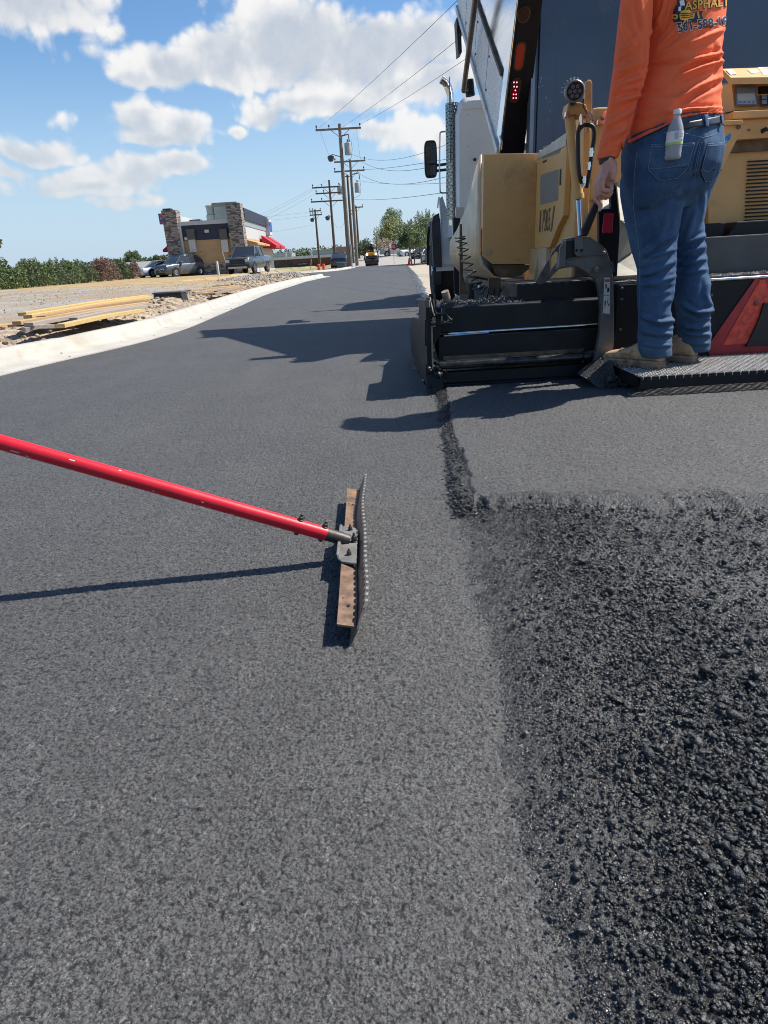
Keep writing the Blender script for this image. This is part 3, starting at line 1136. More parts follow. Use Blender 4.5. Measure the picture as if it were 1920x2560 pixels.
def paver():
    t = thing('asphalt_paver', 'yellow asphalt paver with black screed, the worker standing on its rear step', 'paver', (2.4, 4.2, 0))
    rnd = random.Random(8)

    def z(y, Y=3.42, x=1200):
        return P(x, y, Y).z
    # ---- screed extension (left)
    mb = MB()
    mb.prism([(.325, 3.42, .300), (.325, 3.445, .300), (.325, 3.62, .315), (.325, 3.85, .40), (.325, 3.85, .425), (.325, 3.45, .435), (.325, 3.425, .428)], (.95, 0, 0))
    ext = mb.build('screed_extension', BLK, t, bevel=.006)
    mb = MB()
    mb.prism([(.335, 3.395, .165), (.335, 3.41, .165), (.335, 3.60, .20), (.335, 3.60, .285), (.335, 3.43, .292), (.335, 3.398, .286)], (.90, 0, 0))
    mb.build('lower_shell', BLK, t, bevel=.004)
    mb = MB()
    mb.tube([(.39, 3.415, .297), (.8, 3.414, .300), (1.17, 3.412, .302)], .0075, 10)
    mb.tube([(.365, 3.405, .289), (.6, 3.404, .292)], .005, 8)
    mb.each('guide_rail', CHR, t, smooth=True)
    mb = MB()
    mb.bx(.36, 1.10, 3.390, 3.40, .165, .186)
    for i in range(11):
        mb.lathe([(.006, 0), (.006, .004), (.003, .006)], (.40 + i * .062, 3.390, .176), (0, -1, 0), 8)
    mb.build('bolted_strip', BRN, t)
    mb = MB()
    mb.tube([(.335, 3.37, .142), (.75, 3.368, .145), (1.12, 3.366, .147)], .021, 16)
    mb.tube([(1.09, 3.366, .147), (1.16, 3.365, .150)], .032, 16)
    mb.build('heater_pipe', mat('oily_pipe', (0.05, 0.05, 0.047), .28, metal=.7, var=.4, scale=18, bump=.3, bscale=60, dirt=.3, dirtcol=(0.02, 0.02, 0.02), dscale=20), t, smooth=True)
    mb = MB()
    mb.prism([(.345, 3.385, .035), (.345, 3.405, .035), (.345, 3.62, .10), (.345, 3.62, .12), (.345, 3.40, .108), (.345, 3.387, .102)], (.86, 0, 0))
    mb.prism([(.345, 3.36, .034), (.345, 3.95, .034), (.345, 3.95, .050), (.345, 3.40, .050), (.345, 3.36, .044)], (.86, 0, 0))
    mb.build('screed_plate', BLK, t, bevel=.003)
    # bracket on the outer end
    mb = MB()
    pp(mb, [(1062, 800), (1112, 799), (1133, 796), (1134, 805), (1105, 812), (1100, 840), (1090, 858), (1062, 866)], 3.36, .05)
    mb.bx(.275, .40, 3.34, 3.42, .350, .362)
    br = mb.build('end_bracket', BLK, t, bevel=.003)
    mb = MB()
    mb.tube([(.31, 3.385, .475), (.315, 3.37, .43), (.325, 3.355, .405), (.355, 3.355, .402), (.372, 3.37, .43), (.38, 3.38, .447)], .008, 10)
    mb.build('hose', RUB, t, smooth=True)
    mb = MB()
    mb.tube([(.295, 3.39, .485), (.305, 3.36, .42), (.315, 3.35, .395)], .006, 8)
    mb.bx(.302, .318, 3.342, 3.358, .345, .39)
    mb.tube([(.352, 3.36, .43), (.352, 3.355, .355)], .0035, 6)
    mb.tube([(.35, 3.372, .432), (.402, 3.35, .372)], .0012, 5)
    mb.each('latch_rod', mat('dusty_latch', (0.22, 0.20, 0.17), .5, metal=.5, var=.3, scale=30), t, smooth=True)
    # end gate: long plate running forward beside the lane
    mb = MB()
    prof = [(3.36, .03), (3.40, .02), (4.75, .012), (4.82, .06), (4.82, .20), (4.5, .30), (3.9, .34), (3.80, .455), (3.37, .475), (3.345, .44), (3.352, .12)]
    mb.prism([(.270, y, zz) for y, zz in prof], (.024, 0, 0))
    mb.build('end_gate', BLK, t, bevel=.004)
    mb = MB()
    mb.bx(.2945, .303, 3.348, 3.356, .13, .37)
    mb.build('gate_edge', mat('worn_tan_edge', (0.25, 0.20, 0.12), .6, var=.3, scale=12), t)
    mb = MB()
    mb.prism([(.262, 3.33, .032), (.262, 3.42, .022), (.262, 3.46, .10), (.262, 3.36, .155)], (.09, 0, 0))
    for i in range(40):
        mb.ico((.262 + .1 * rnd.random(), 3.33 + .1 * rnd.random(), .04 + .10 * rnd.random()), .008 + .008 * rnd.random(), rnd, 1, (1, 1, 1), .3)
    mb.build('gate_shoe', BLK, t)
    mb = MB()
    mb.cyl((.318, 3.44, .43), (.312, 3.445, .50), .016, n=14)
    mb.build('jack_tube', BLK, t, smooth=True)
    mb = MB()
    mb.tube([(.408, 3.52, .43), (.385, 3.50, .505)], .020, 16)
    mb.build('jack_handle', mat('dusty_tan_pipe', (0.30, 0.23, 0.16), .55, var=.3, scale=14, metal=.2), t, smooth=True)
    # spilled mix along the top
    mb = MB()
    for i in range(1300):
        x = .36 + .44 * rnd.random()
        y = 3.44 + .34 * rnd.random()
        h = .018 * (1 + math.sin(x * 21) * .5) * math.exp(-((y - 3.6) / .13) ** 2)
        r = .003 + .007 * rnd.random() ** 2
        mb.ico((x, y, .432 + h * rnd.random() + r * .4), r, rnd, 0, (1, 1, .8), .3)
    for i in range(260):
        mb.ico((.315 + .085 * rnd.random(), 3.345 + .07 * rnd.random(), .364 + .006 * rnd.random()), .002 + .005 * rnd.random() ** 2, rnd, 0, (1, 1, .8), .3)
    tag(mb.build('spilled_mix', M_LOOSE, t), None, None, kind='stuff')
    # box over the extension
    mb = MB()
    mb.bx(.765, 1.30, 3.50, 3.95, .425, .520)
    bxo = mb.build('screed_box', BLK, t, bevel=.005)
    mb = MB()
    rows = []
    for i in range(40):
        x = .766 + .53 * i / 39
        dz = .004 * math.sin(i * 1.9) + .003 * rnd.random()
        rows.append([(x, 3.4985, .514 + dz), (x, 3.4985, .520), (x, 3.56, .522), (x, 3.56, .516)])
    mb.loft(rows)
    mb.build('dusty_lip', mat('dusty_black', (0.075, 0.075, 0.075), .8, var=.4, scale=30), bxo)
    # ---- frame plate with arch, lugs, brace
    mb = MB()
    pp(mb, [(1410, 597), (1433, 592), (1474, 592), (1506, 613), (1518, 629), (1526, 655), (1533, 693), (1536, 850), (1520, 985), (1466, 962), (1488, 900), (1500, 830), (1503, 777), (1496, 714), (1488, 698), (1455, 674), (1442, 667), (1410, 670), (1393, 674)], 3.28, .035)
    fr = mb.build('frame_plate', GRY, t, bevel=.003)
    mb = MB()
    pp(mb, [(1411, 600), (1415, 601), (1414, 668), (1408, 667), (1398, 671), (1400, 620)], 3.262, .02)
    mb.build('frame_rib', GRY, t, bevel=.002)
    mb = MB()
    pp(mb, [(1417, 603), (1438, 600), (1438, 645), (1417, 650)], 3.276, .004)
    mb.build('recess_panel', BLK, t)
    mb = MB()
    pp(mb, [(1438, 592), (1457, 590), (1459, 632), (1454, 640), (1443, 641), (1437, 634)], 3.255, .022)
    lug = mb.build('lug', GRY, t, bevel=.002)
    mb = MB()
    for px in (1441.5, 1453.5):
        c = P(px, 626, 3.2545)
        mb.lathe([(.0065, 0), (.0065, .002)], c, (0, -1, 0), 16)
    h = mb.build('lug_hole', BLK, lug)
    h.scale = (1, 1, 1)
    mb = MB()
    a, b = P(1416, 648, 3.27), P(1508, 634, 3.27)
    mb.tube([a, b], .0035, 8)
    mb.lathe([(.007, 0), (.011, .004), (.011, .012), (.006, .016)], P(1507, 633, 3.26), (0, -1, 0), 10)
    mb.build('pin', GRY, t, smooth=True)
    mb = MB()
    for dpx, r, l in ((0, .014, .012), (-3, .0105, .026), (-6, .006, .04)):
        mb.lathe([(r, 0), (r, l)], P(1491, 673, 3.28), (-.35, -1, 0), 10)
    mb.build('bolt', GRY, t, smooth=True)
    # slanting brace with its two windows cut through
    mb = MB()
    bp = lambda l, Y0, Y1, X0: [P(x, y, Y0) for x, y in l]
    outer = [(1410, 602), (1392, 616), (1338, 705), (1359, 712), (1394, 676), (1398, 668)]
    # built as four bars round the window
    for q in ([(1410, 602), (1392, 616), (1373, 648), (1382, 630), (1389, 628)], [(1389, 628), (1396, 630), (1394, 655), (1400, 668), (1410, 640), (1410, 602)],
              [(1373, 648), (1338, 705), (1346, 708), (1356, 690), (1356, 680), (1374, 652)], [(1394, 655), (1374, 681), (1359, 712), (1394, 676), (1400, 668)],
              [(1373, 648), (1375, 681), (1359, 712), (1346, 708), (1356, 690), (1357, 680), (1366, 664)]):
        pp(mb, q, 3.50, .02)
    mb.build('brace', GRY, t)
    # warning sticker
    mb = MB()
    pp(mb, [(1511, 694), (1525.5, 694), (1524.5, 785), (1508, 783)], 3.2770, .002)
    st = mb.build('warning_sticker', mat('sticker_white', (0.55, 0.55, 0.52), .5, var=.06, scale=40), t)
    mb = MB()
    pp(mb, [(1512, 698), (1525, 698), (1524.7, 705), (1512, 705)], 3.2755, .001)
    mb.build('sticker_header', mat('sticker_red', (0.42, 0.07, 0.06), .5), st)
    mb = MB()
    for q in ([(1513.5, 711), (1516.5, 710), (1517, 720), (1514, 722)], [(1518, 722), (1520, 719), (1523, 719), (1524, 726), (1521, 730), (1518, 731)], [(1512, 752), (1514.8, 752), (1514, 765), (1511.4, 765)],
              [(1519.5, 748), (1520.6, 748), (1519, 759), (1517.8, 759)], [(1522.4, 757), (1523.4, 757), (1523, 764), (1519.5, 764), (1519.6, 763)], [(1510, 769), (1515, 769), (1515, 770.5), (1510, 770.5)], [(1510.5, 738), (1524, 738), (1524, 739), (1510.5, 739)]):
        pp(mb, q, 3.2757, .0012)
    mb.each('sticker_marks', RUB, st)
    mb = MB()
    pp(mb, [(1524, 654), (1533, 652), (1538, 678), (1531, 679)], 3.262, .004)
    mb.build('metal_tag', CHR, t)
    # ---- rear wall of the main screed, ledge and slab
    mb = MB()
    mb.bx(1.245, 4.45, 3.35, 3.52, .10, .495)
    wall = mb.build('screed_wall', BLK, t, bevel=.004)
    mb = MB()
    for px, py in ((1554, 721), (1554, 748), (1551, 823), (1778, 738), (1600, 730)):
        mb.lathe([(.008, 0), (.008, .004), (.004, .007)], P(px, py, 3.35), (0, -1, 0), 10)
    mb.each('wall_bolt', GRY, wall, smooth=True)
    mb = MB()
    mb.tube([(1.60, 3.345, .493), (4.4, 3.345, .498)], .0085, 10)
    mb.build('wall_rail', CHR, t, smooth=True)
    mb = MB()
    mb.bx(1.245, 4.45, 3.36, 3.56, .497, .510)
    for i in range(1500):
        mb.ico((1.28 + 1.1 * rnd.random(), 3.362 + .18 * rnd.random() ** 1.5, .511 + .004 * rnd.random()), .0025 + .004 * rnd.random() ** 2, rnd, 0, (1, 1, .8), .3)
    mb.build('dusty_ledge', mat('dusty_ledge', (0.20, 0.185, 0.17), .85, var=.4, scale=26, bump=.5, bscale=90), t)
    mb = MB()
    mb.bx(1.50, 4.3, 3.58, 3.75, .48, .695)
    mb.build('deflector_slab', mat('slate_steel', (0.045, 0.050, 0.056), .45, var=.25, scale=3, bump=.08, bscale=40, dirt=.2, dirtcol=(0.075, 0.07, 0.065), dscale=2), t, bevel=.006)
    mb = MB()
    mb.bx(1.62, 1.98, 3.80, 4.05, .69, .765)
    mb.prism([(1.98, 3.76, .69), (2.02, 3.76, .765), (4.0, 3.76, .775), (4.0, 3.76, .69)], (0, .3, 0))
    mb.each('step_box', BLK, t, bevel=.006)
    # slow vehicle triangle
    def tri(sz, c):
        k = []
        for (u, v) in ((-.10, .86), (.10, .86), (1.0, -.62), (.9, -.80), (-.9, -.80), (-1.0, -.62)):
            k.append((c[0] + u * sz, c[1] + v * sz))
        return k
    c = (1.965, .305)
    sv = MB().prism([(x, 3.343, zz) for x, zz in tri(.235, c)], (0, .005, 0)).build('warning_triangle', mat('deep_red_film', (0.42, 0.020, 0.026), .4, var=.15, scale=14), t)
    MB().prism([(c[0] - .012, 3.339, c[1] + .175), (c[0] + .012, 3.339, c[1] + .175), (c[0] + .155, 3.339, c[1] - .135), (c[0] - .155, 3.339, c[1] - .135)], (0, .004, 0)).build('triangle_centre', mat('orange_film', (0.80, 0.075, 0.04), .5, var=.25, scale=30, dirt=.25, dirtcol=(0.25, 0.03, 0.02), dscale=12), sv)
    MB().lathe([(.012, 0), (.012, .005), (.006, .008)], (c[0] - .015, 3.339, c[1] + .065), (0, -1, 0), 12).build('triangle_bolt', BRN, sv, smooth=True)
    mb = MB()
    rows = []
    for i, (zz, xl, xr) in enumerate(((.155, 1.93, 2.5), (.20, 1.945, 2.5), (.30, 1.975, 2.5), (.368, 1.985, 2.5))):
        rows.append([(xl, 3.325, zz), (xr, 3.325, zz), (xr, 3.337, zz), (xl, 3.337, zz)])
    mb.loft(rows)
    mb.build('rubber_flap', RUB, t)
    # ---- walkway at the rear, open serrated grating
    px0, px1, py0, py1, pz = 1.19, 4.35, 2.865, 3.345, .120
    mb = MB()
    mb.bx(px0, px1, py0, py0 + .012, pz - .055, pz)
    mb.bx(px0, px0 + .010, py0, py1, pz - .05, pz)
    mb.bx(px0, px1, py1 - .01, py1, pz - .05, pz)
    wk = mb.build('walkway', BLK, t, bevel=.003)
    gb = MB()
    nx = 0
    x = px0 + .02
    while x < 3.2:
        y = py0 + .018 + (.020 if nx % 2 else 0)
        while y < py1 - .03:
            # diamond cell rim standing up as teeth
            w, l = .0165, .020
            c4 = [(x - w, y), (x, y - l), (x + w, y), (x, y + l)]
            for i in range(4):
                (ax, ay), (bx2, by2) = c4[i], c4[(i + 1) % 4]
                mx, my = (ax + bx2) / 2, (ay + by2) / 2
                gb.add([(ax, ay, pz - .014), (bx2, by2, pz - .014), (bx2, by2, pz - .002), (mx, my, pz + .006), (ax, ay, pz - .002)], [(0, 1, 2, 3, 4)])
            y += .040
        x += .0185
        nx += 1
    go = gb.build('grating', mat('grating_steel', (0.46, 0.44, 0.41), .4, metal=.55, var=.3, scale=30, dirt=.25, dirtcol=(0.03, 0.03, 0.03), dscale=30), wk)
    sm = go.modifiers.new('thick', 'SOLIDIFY')
    sm.thickness = .0022
    mb = MB()
    mb.prism([(px0 + .04, py0 + .17, MATZ + .003), (px0 + .04, 3.36, MATZ + .003), (px0 + .04, 3.36, .115), (px0 + .04, py0 + .20, .07)], (3.05, 0, 0))
    mb.build('strike_plate', BLK, t, bevel=.003)
    mb = MB()
    pp(mb, [(1472, 950), (1530, 905), (1545, 962), (1520, 992)], 3.10, .2)
    for i in range(60):
        mb.ico((1.12 + .12 * rnd.random(), 3.07 + .06 * rnd.random(), .035 + .05 * rnd.random()), .006 + .008 * rnd.random(), rnd, 1, (1, 1, 1), .3)
    mb.build('caked_mix', M_LOOSE, t)
    # ---- tow point strap, reflector, pale inner plate
    mb = MB()
    pp(mb, [(1525, 452), (1532, 446), (1541, 470), (1549, 545), (1550, 575), (1543, 690), (1538, 692), (1510, 640), (1497, 618), (1497, 524), (1528, 522)], 3.40, .03)
    mb.build('lift_arm', BLK, t, bevel=.003)
    mb = MB()
    pp(mb, [(1510, 535), (1512, 532), (1531, 532), (1534, 535), (1531, 580), (1528, 583), (1507, 583), (1505, 580)], 3.393, .006)
    mb.build('red_reflector', mat('red_reflector', (0.50, 0.02, 0.05), .3, var=.12, scale=60, coat=.4), t, bevel=.002)
    mb = MB()
    mb.prism([P(1508, 522, 3.42), P(1530, 522, 3.42), P(1527, 496, 3.60), P(1506, 500, 3.60)], (0, .03, 0))
    mb.build('tank_top', mat('dusty_cream', (0.50, 0.46, 0.36), .7, var=.12, scale=20), t)
    mb = MB()
    def slab(q):
        n = len(q)
        mb.add(q + [p + Vector((0, .02, -.02)) for p in q], [tuple(range(n)), tuple(range(2 * n - 1, n - 1, -1))] + [(i, (i + 1) % n, n + (i + 1) % n, n + i) for i in range(n)])
    slab([P(1538, 690, 3.42), P(1602, 687, 3.42), P(1604, 640, 3.62), P(1592, 612, 3.66), P(1543, 655, 3.57)])
    slab([P(1543, 655, 3.57), P(1592, 612, 3.60), P(1590, 560, 3.56), P(1551, 550, 3.54)])  # middle facet turned upright so its shape stands in for a cast shadow
    slab([P(1551, 550, 3.54), P(1572, 565, 3.54), P(1574, 520, 3.75), P(1560, 480, 3.9), P(1541, 448, 3.98)])
    mb.build('hopper_slope', mat('dusty_cream_plate', (0.33, 0.315, 0.26), .65, var=.15, scale=12, dirt=.2, dirtcol=(0.22, 0.22, 0.18), dscale=8), t)
    # ---- lift cylinder on its post
    mb = MB()
    mb.tube([P(1424, 292, 3.66), P(1446, 494, 3.66)], .0255, 22)
    mb.tube([P(1445.5, 484, 3.66), P(1446.5, 497, 3.66)], .029, 22)
    cy = mb.build('lift_cylinder', YEL, t, smooth=True)
    mb = MB()
    mb.tube([P(1446, 494, 3.66), P(1451, 590, 3.60)], .0125, 16)
    mb.build('piston_rod', CHR, cy, smooth=True)
    mb = MB()
    pp(mb, [(1421, 258), (1427, 254), (1452, 256), (1466, 262), (1470, 292), (1449, 290), (1440, 285), (1420, 290), (1418, 275)], 3.62, .09)
    pp(mb, [(1462, 262), (1464, 206), (1470, 199), (1477, 199), (1481, 206), (1481, 270), (1474, 330), (1468, 330)], 3.66, .03)
    pp(mb, [(1460, 310), (1477, 310), (1474, 480), (1470, 600), (1455, 600), (1456, 480)], 3.75, .06)
    mb.build('lift_post', YEL, t, bevel=.004)
    mb = MB()
    pp(mb, [(1416, 278), (1421, 276), (1421, 293), (1414, 291)], 3.60, .03)
    mb.build('post_nut', CHR, t)
    mb = MB()
    pp(mb, [(1488, 504), (1496, 502), (1501, 512), (1470, 590), (1456, 590), (1455, 575)], 3.36, .03)
    mb.build('tilt_strut', RUB, t, bevel=.006)
    # hoses
    mb = MB()
    hz = lambda l, Y: [P(x, y, Y) for x, y in l]

    def sm_(l, k=2):
        for _ in range(k):
            o = [l[0]]
            for a_, b_ in zip(l, l[1:]):
                o += [a_.lerp(b_, .25), a_.lerp(b_, .75)]
            l = o + [l[-1]]
        return l
    mb.tube(sm_(hz([(1453, 305), (1450, 318), (1444, 335), (1445, 370), (1446, 420), (1450, 448), (1459, 462)], 3.60)), .0105, 10)
    mb.tube(sm_(hz([(1451, 320), (1458, 312), (1478, 312), (1486, 322), (1486, 345), (1481, 372), (1478, 390), (1474, 430), (1466, 470)], 3.60)), .0105, 10)
    mb.tube(sm_(hz([(1459, 248), (1457, 262), (1464, 276), (1478, 296), (1484, 302)], 3.59)), .004, 8)
    mb.build('hydraulic_hose', RUB, t, smooth=True)
    mb = MB()
    for (x0, y0, x1, y1) in ((1452, 286, 1454, 312), (1460, 440, 1461, 458), (1461, 458, 1456, 468), (1479, 370, 1478, 392), (1470, 282, 1481, 298), (1473, 405, 1471, 425)):
        a, b = P(x0, y0, 3.59), P(x1, y1, 3.59)
        mb.tube([a, a.lerp(b, .35), a.lerp(b, .36), a.lerp(b, .6), a.lerp(b, .61), b], [.009, .009, .0115, .0115, .009, .009], 8)
    mb.each('hose_fitting', CHR, t, smooth=True)
    # work lamp
    c = P(1437, 228, 3.55)
    ax = (P(1437, 228, 3.55) - O).normalized() * -1
    ax = Vector((-.12, -1, -.22)).normalized()
    mb = MB()
    mb.lathe([(.030, -.075), (.042, -.07), (.046, -.02), (.047, .0), (.044, .004), (.038, .004)], c, ax, 28)
    for i in range(11):
        a_ = math.pi * (i / 10.0)
        u = ax.cross(Vector((0, 0, 1))).normalized()
        w = u.cross(ax)
        d = u * math.cos(a_) + w * math.sin(a_)
        mb.obox(c + d * .049 - ax * .035, (.003, .055, .016), Matrix((ax.cross(d), ax, d)).transposed())
    lamp = mb.build('work_lamp', mat('lamp_grey', (0.25, 0.26, 0.26), .4, metal=.5, var=.15, scale=30), t, smooth=True)
    mb = MB()
    mb.lathe([(.039, .0042), (.039, .0052)], c, ax, 24)
    lens = mb.build('lamp_lens', mat('dark_lens', (0.02, 0.022, 0.026), .3, var=.2, scale=80, spec=.3), lamp)
    mb = MB()
    for i in range(7):
        a_ = i * 2 * math.pi / 6
        u = ax.cross(Vector((0, 0, 1))).normalized()
        w = u.cross(ax)
        o_ = (u * math.cos(a_) + w * math.sin(a_)) * (.022 if i < 6 else 0)
        mb.lathe([(.009, .0053), (.009, .0060)], c + o_, ax, 10)
    mb.each('lamp_cell', mat('lamp_cell', (0.13, 0.125, 0.125), .5), lamp)
    mb = MB()
    mb.tube([c + Vector((.0, .03, -.045)), P(1436, 256, 3.63)], .012, 8)
    mb.build('lamp_mount', RUB, lamp)
    # ---- tractor body
    mb = MB()
    ya, yb = 4.06, 5.35
    mb.prism([(1.155, ya, .69), (1.155, 4.36, .69), (1.155, 4.76, .69), (1.155, 4.76, 1.272), (1.155, 4.08, 1.285), (1.155, 4.085, .86), (1.155, 4.20, .80), (1.155, 4.36, .69)][2:], (.035, 0, 0))
    pan = mb.build('side_panel', YEL, t, bevel=.004)
    mb = MB()
    for q in ([(1356, 371), (1358, 366), (1400, 354), (1401, 376), (1398, 382), (1356, 398)], [(1351, 442), (1353, 437), (1396, 423), (1395, 498), (1393, 501), (1350, 513)]):
        mb.prism([PX(x, y, 1.1535) for x, y in q], (.002, 0, 0))
    mb.each('mesh_screen', MESHM, pan)
    mb = MB()
    mb.prism([PX(x, y, 1.151) for x, y in [(1399, 424), (1402, 422), (1401, 462), (1398, 463)]], (.003, 0, 0))
    mb.prism([PX(x, y, 1.151) for x, y in [(1356, 403), (1366, 399), (1364, 404), (1357, 408)]], (.003, 0, 0))
    mb.each('panel_latch', RUB, pan)
    mb = MB()
    o_ = PX(1365.5, 553, 1.1525)
    place_text(mb, 'P265', .185, o_, (0, -1, 0), (0, 0, 1), space=.86, bold=.001)
    # condensed figures: squeeze along the machine
    mb.v = [(x, o_.y + (y - o_.y) * .60, zz) for x, y, zz in mb.v]
    for q in ([(1350, 527), (1353, 526), (1350.5, 580), (1347, 581)], [(1383.5, 516), (1387, 514), (1379, 578), (1375.5, 580)]):
        mb.add([PX(x, y, 1.1527) for x, y in q], [(0, 1, 2, 3)])
    mb.build('panel_lettering', mat('decal_grey_brown', (0.11, 0.075, 0.05), .5), pan)
    mb = MB()
    mb.prism([(1.152, 4.08, 1.285), (1.152, 4.76, 1.273), (1.152, 4.76, 1.240), (1.152, 4.08, 1.22)], (-.002, 0, 0))
    for i in range(5):
        mb.ico((1.165, 4.12 + i * .15, 1.283), .012, rnd, 1, (1, 1, .5), .05)
    mb.build('panel_lip', mat('faded_cream_paint', (0.55, 0.48, 0.37), .5, var=.1), pan)
    mb = MB()
    mb.bx(1.19, 3.62, 4.05, 5.2, .42, 1.25)
    mb.bx(1.19, 1.40, 3.98, 4.05, .42, 1.1)
    mb.build('engine_body', YEL, t, bevel=.01)
    mb = MB()
    pp(mb, [(1345, 622), (1396, 620), (1335, 712), (1333, 705)], 4.65, .1)
    mb.bx(1.155, 1.19, 4.45, 4.9, .45, .69)
    mb.build('lower_panel', YELW, t, bevel=.004)
    mb = MB()
    mb.bx(1.20, 3.6, 3.95, 4.75, .12, .62)
    mb.build('underframe', BRN, t)
    mb = MB()
    for x0 in (1.25, 3.15):
        mb.prism([(x0, 4.35, .10), (x0, 4.5, -.075), (x0, 5.9, -.075), (x0, 6.1, .10), (x0, 6.1, .35), (x0, 5.9, .5), (x0, 4.5, .5), (x0, 4.35, .38)], (.4, 0, 0))
    mb.each('crawler_track', RUB, t, bevel=.02)
    # housing right of the post
    mb = MB()
    mb.prism([P(1482, 270, 3.95), P(1496, 268, 3.95), P(1640, 262, 3.95), P(1640, 520, 3.95), P(1478, 500, 3.95)], (0, .5, 0))
    mb.build('tank_housing', YEL, t, bevel=.008)
    mb = MB()
    mb.lathe([(.014, 0), (.014, .03), (.02, .03), (.02, .05)], P(1507, 292, 3.93), (0, -1, 0), 12)
    mb.bx(*[v for p in ((P(1492, 305, 3.92).x, P(1510, 305, 3.92).x),) for v in p], 3.90, 3.95, P(1500, 312, 3.92).z, P(1500, 300, 3.92).z)
    mb.build('valve', CHR, t, smooth=True)
    # hopper wing
    mb = MB()
    pl = [(1209, 385), (1343, 383), (1337, 660), (1231, 660), (1206, 640)]
    mb.prism([P(x, y, 4.90) for x, y in pl], (0, .015, 0))
    MBw = mb.build('hopper_wing', YEL, t, bevel=.002)
    mb = MB()
    mb.lathe([(.018, 0), (.018, .006)], P(1221, 629, 4.897), (0, -1, 0), 16)
    mb.build('wing_plug', mat('cream_plug', (0.44, 0.38, 0.29), .6), MBw)
    mb = MB()
    zt = P(1209, 385, 4.9).z
    sec = [(.812, zt), (.806, .68), (.83, .60), (.90, .525), (.98, .49), (1.15, .45)]
    rows = []
    for y, dt in ((4.92, 0), (5.1, -.05), (5.6, -.28), (6.2, -.42), (6.75, -.5)):
        o1 = [(x, y, max(zz + (dt if i == 0 else 0), .6 if i == 0 else 0)) for i, (x, zz) in enumerate(sec)]
        rows.append(o1)
    mb.loft(rows, cap=False, closed=False)
    hs = mb.build('hopper_side', YELW, t, smooth=True)
    so_ = hs.modifiers.new('thick', 'SOLIDIFY')
    so_.thickness = .012
    mb = MB()
    mb.bx(.95, 1.2, 4.93, 6.7, .42, .47)
    mb.build('hopper_floor', BRN, t)
    mb = MB()
    pp(mb, [(1230, 662), (1337, 662), (1300, 690), (1245, 693)], 4.93, .02)
    mb.build('wing_skirt', BRN, t)
    mb = MB()
    pp(mb, [(1150, 560), (1155, 560), (1158, 690), (1170, 735), (1150, 735)], 5.2, .03)
    mb.build('front_flap', BRN, t)
    mb = MB()
    for q in ([(1255, 700), (1262, 700), (1262, 745), (1255, 745)], [(1222, 695), (1252, 695), (1252, 745), (1222, 745)]):
        pp(mb, q, 4.75, .03)
    mb.each('auger_guard', BRN, t)
    # coiled sensor lead
    path = sm_([P(1150, 592, 4.6), P(1156, 618, 4.5), P(1166, 655, 4.4), P(1180, 690, 4.2), P(1195, 718, 4.05), P(1212, 733, 3.95), P(1240, 730, 3.9), P(1268, 722, 3.9)], 2)
    coil = []
    tot = 0
    N = 340
    for i in range(N):
        s_ = i / (N - 1) * (len(path) - 1)
        j = min(int(s_), len(path) - 2)
        c_ = path[j].lerp(path[j + 1], s_ - j)
        d = (path[j + 1] - path[j]).normalized()
        u = d.cross(Vector((0, 1, 0))).normalized()
        w = Vector((0, 1, 0))
        ph = i / N * 2 * math.pi * 15
        rr = .034 * (1 if s_ < len(path) * .7 else .75)
        coil.append(c_ + (u * math.cos(ph) + w * math.sin(ph)) * rr)
    MB().tube(coil, .0042, 6).build('coiled_lead', RUB, t, smooth=True)
    # ---- operator console (right)
    mb = MB()
    mb.prism([P(1770, 285, 4.0), P(1990, 276, 4.0), P(1990, 560, 4.0), P(1770, 570, 4.0)], (0, .35, 0))
    mb.build('rear_panel', YEL, t, bevel=.004)
    mb = MB()
    for i in range(17):
        yy = 402 + i * 9.2
        pp(mb, [(1872 - i * .5, yy), (1925, yy - 3), (1925, yy + .5), (1872 - i * .5, yy + 3.6)], 3.985, .012)
    mb.build('louvre', BLK, t)
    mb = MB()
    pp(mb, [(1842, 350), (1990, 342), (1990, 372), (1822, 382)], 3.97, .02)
    mb.build('painted_shade_strip', BRN, t)  # dark brown strip standing in for the shade below the console beam
    mb = MB()
    pp(mb, [(1848, 300), (1990, 292), (1990, 340), (1842, 349)], 3.90, .05)
    mb.build('console_beam', YEL, t, bevel=.003)
    mb = MB()
    pp(mb, [(1806, 302), (1857, 300), (1855, 312), (1842, 350), (1804, 424), (1790, 424)], 3.80, .03)
    mb.build('console_leg', YEL, t, bevel=.003)
    mb = MB()
    mb.prism([P(1808, 302, 3.78), P(1858, 299, 3.78), P(1858, 311, 3.78), P(1809, 313, 3.78)], (0, .25, 0))
    mb.build('console_shelf', YEL, t, bevel=.003)
    mb = MB()
    mb.prism([P(1834, 278, 3.86), P(1990, 271, 3.86), P(1990, 289, 3.86), P(1834, 297, 3.86)], (0, .2, 0))
    mb.build('console_ledge', YEL, t, bevel=.003)
    mb = MB()
    # sloping face of the instrument box
    A = [P(1829, 206, 4.02), P(1990, 203, 4.02), P(1990, 272, 3.92), P(1836, 276, 3.92)]
    mb.add(A + [p + Vector((0, .25, .02)) for p in A], [(0, 1, 2, 3), (7, 6, 5, 4), (0, 4, 5, 1), (1, 5, 6, 2), (2, 6, 7, 3), (3, 7, 4, 0)])
    mb.add([P(1798, 209, 4.3), P(1829, 206, 4.02), P(1836, 278, 3.92), P(1798, 276, 4.3)], [(0, 1, 2, 3)])
    con = mb.build('instrument_box', YEL, t)
    mb = MB()
    A = [P(1806, 172, 4.35), P(1990, 166, 4.35), P(1990, 192, 3.90), P(1827, 194, 3.90)]
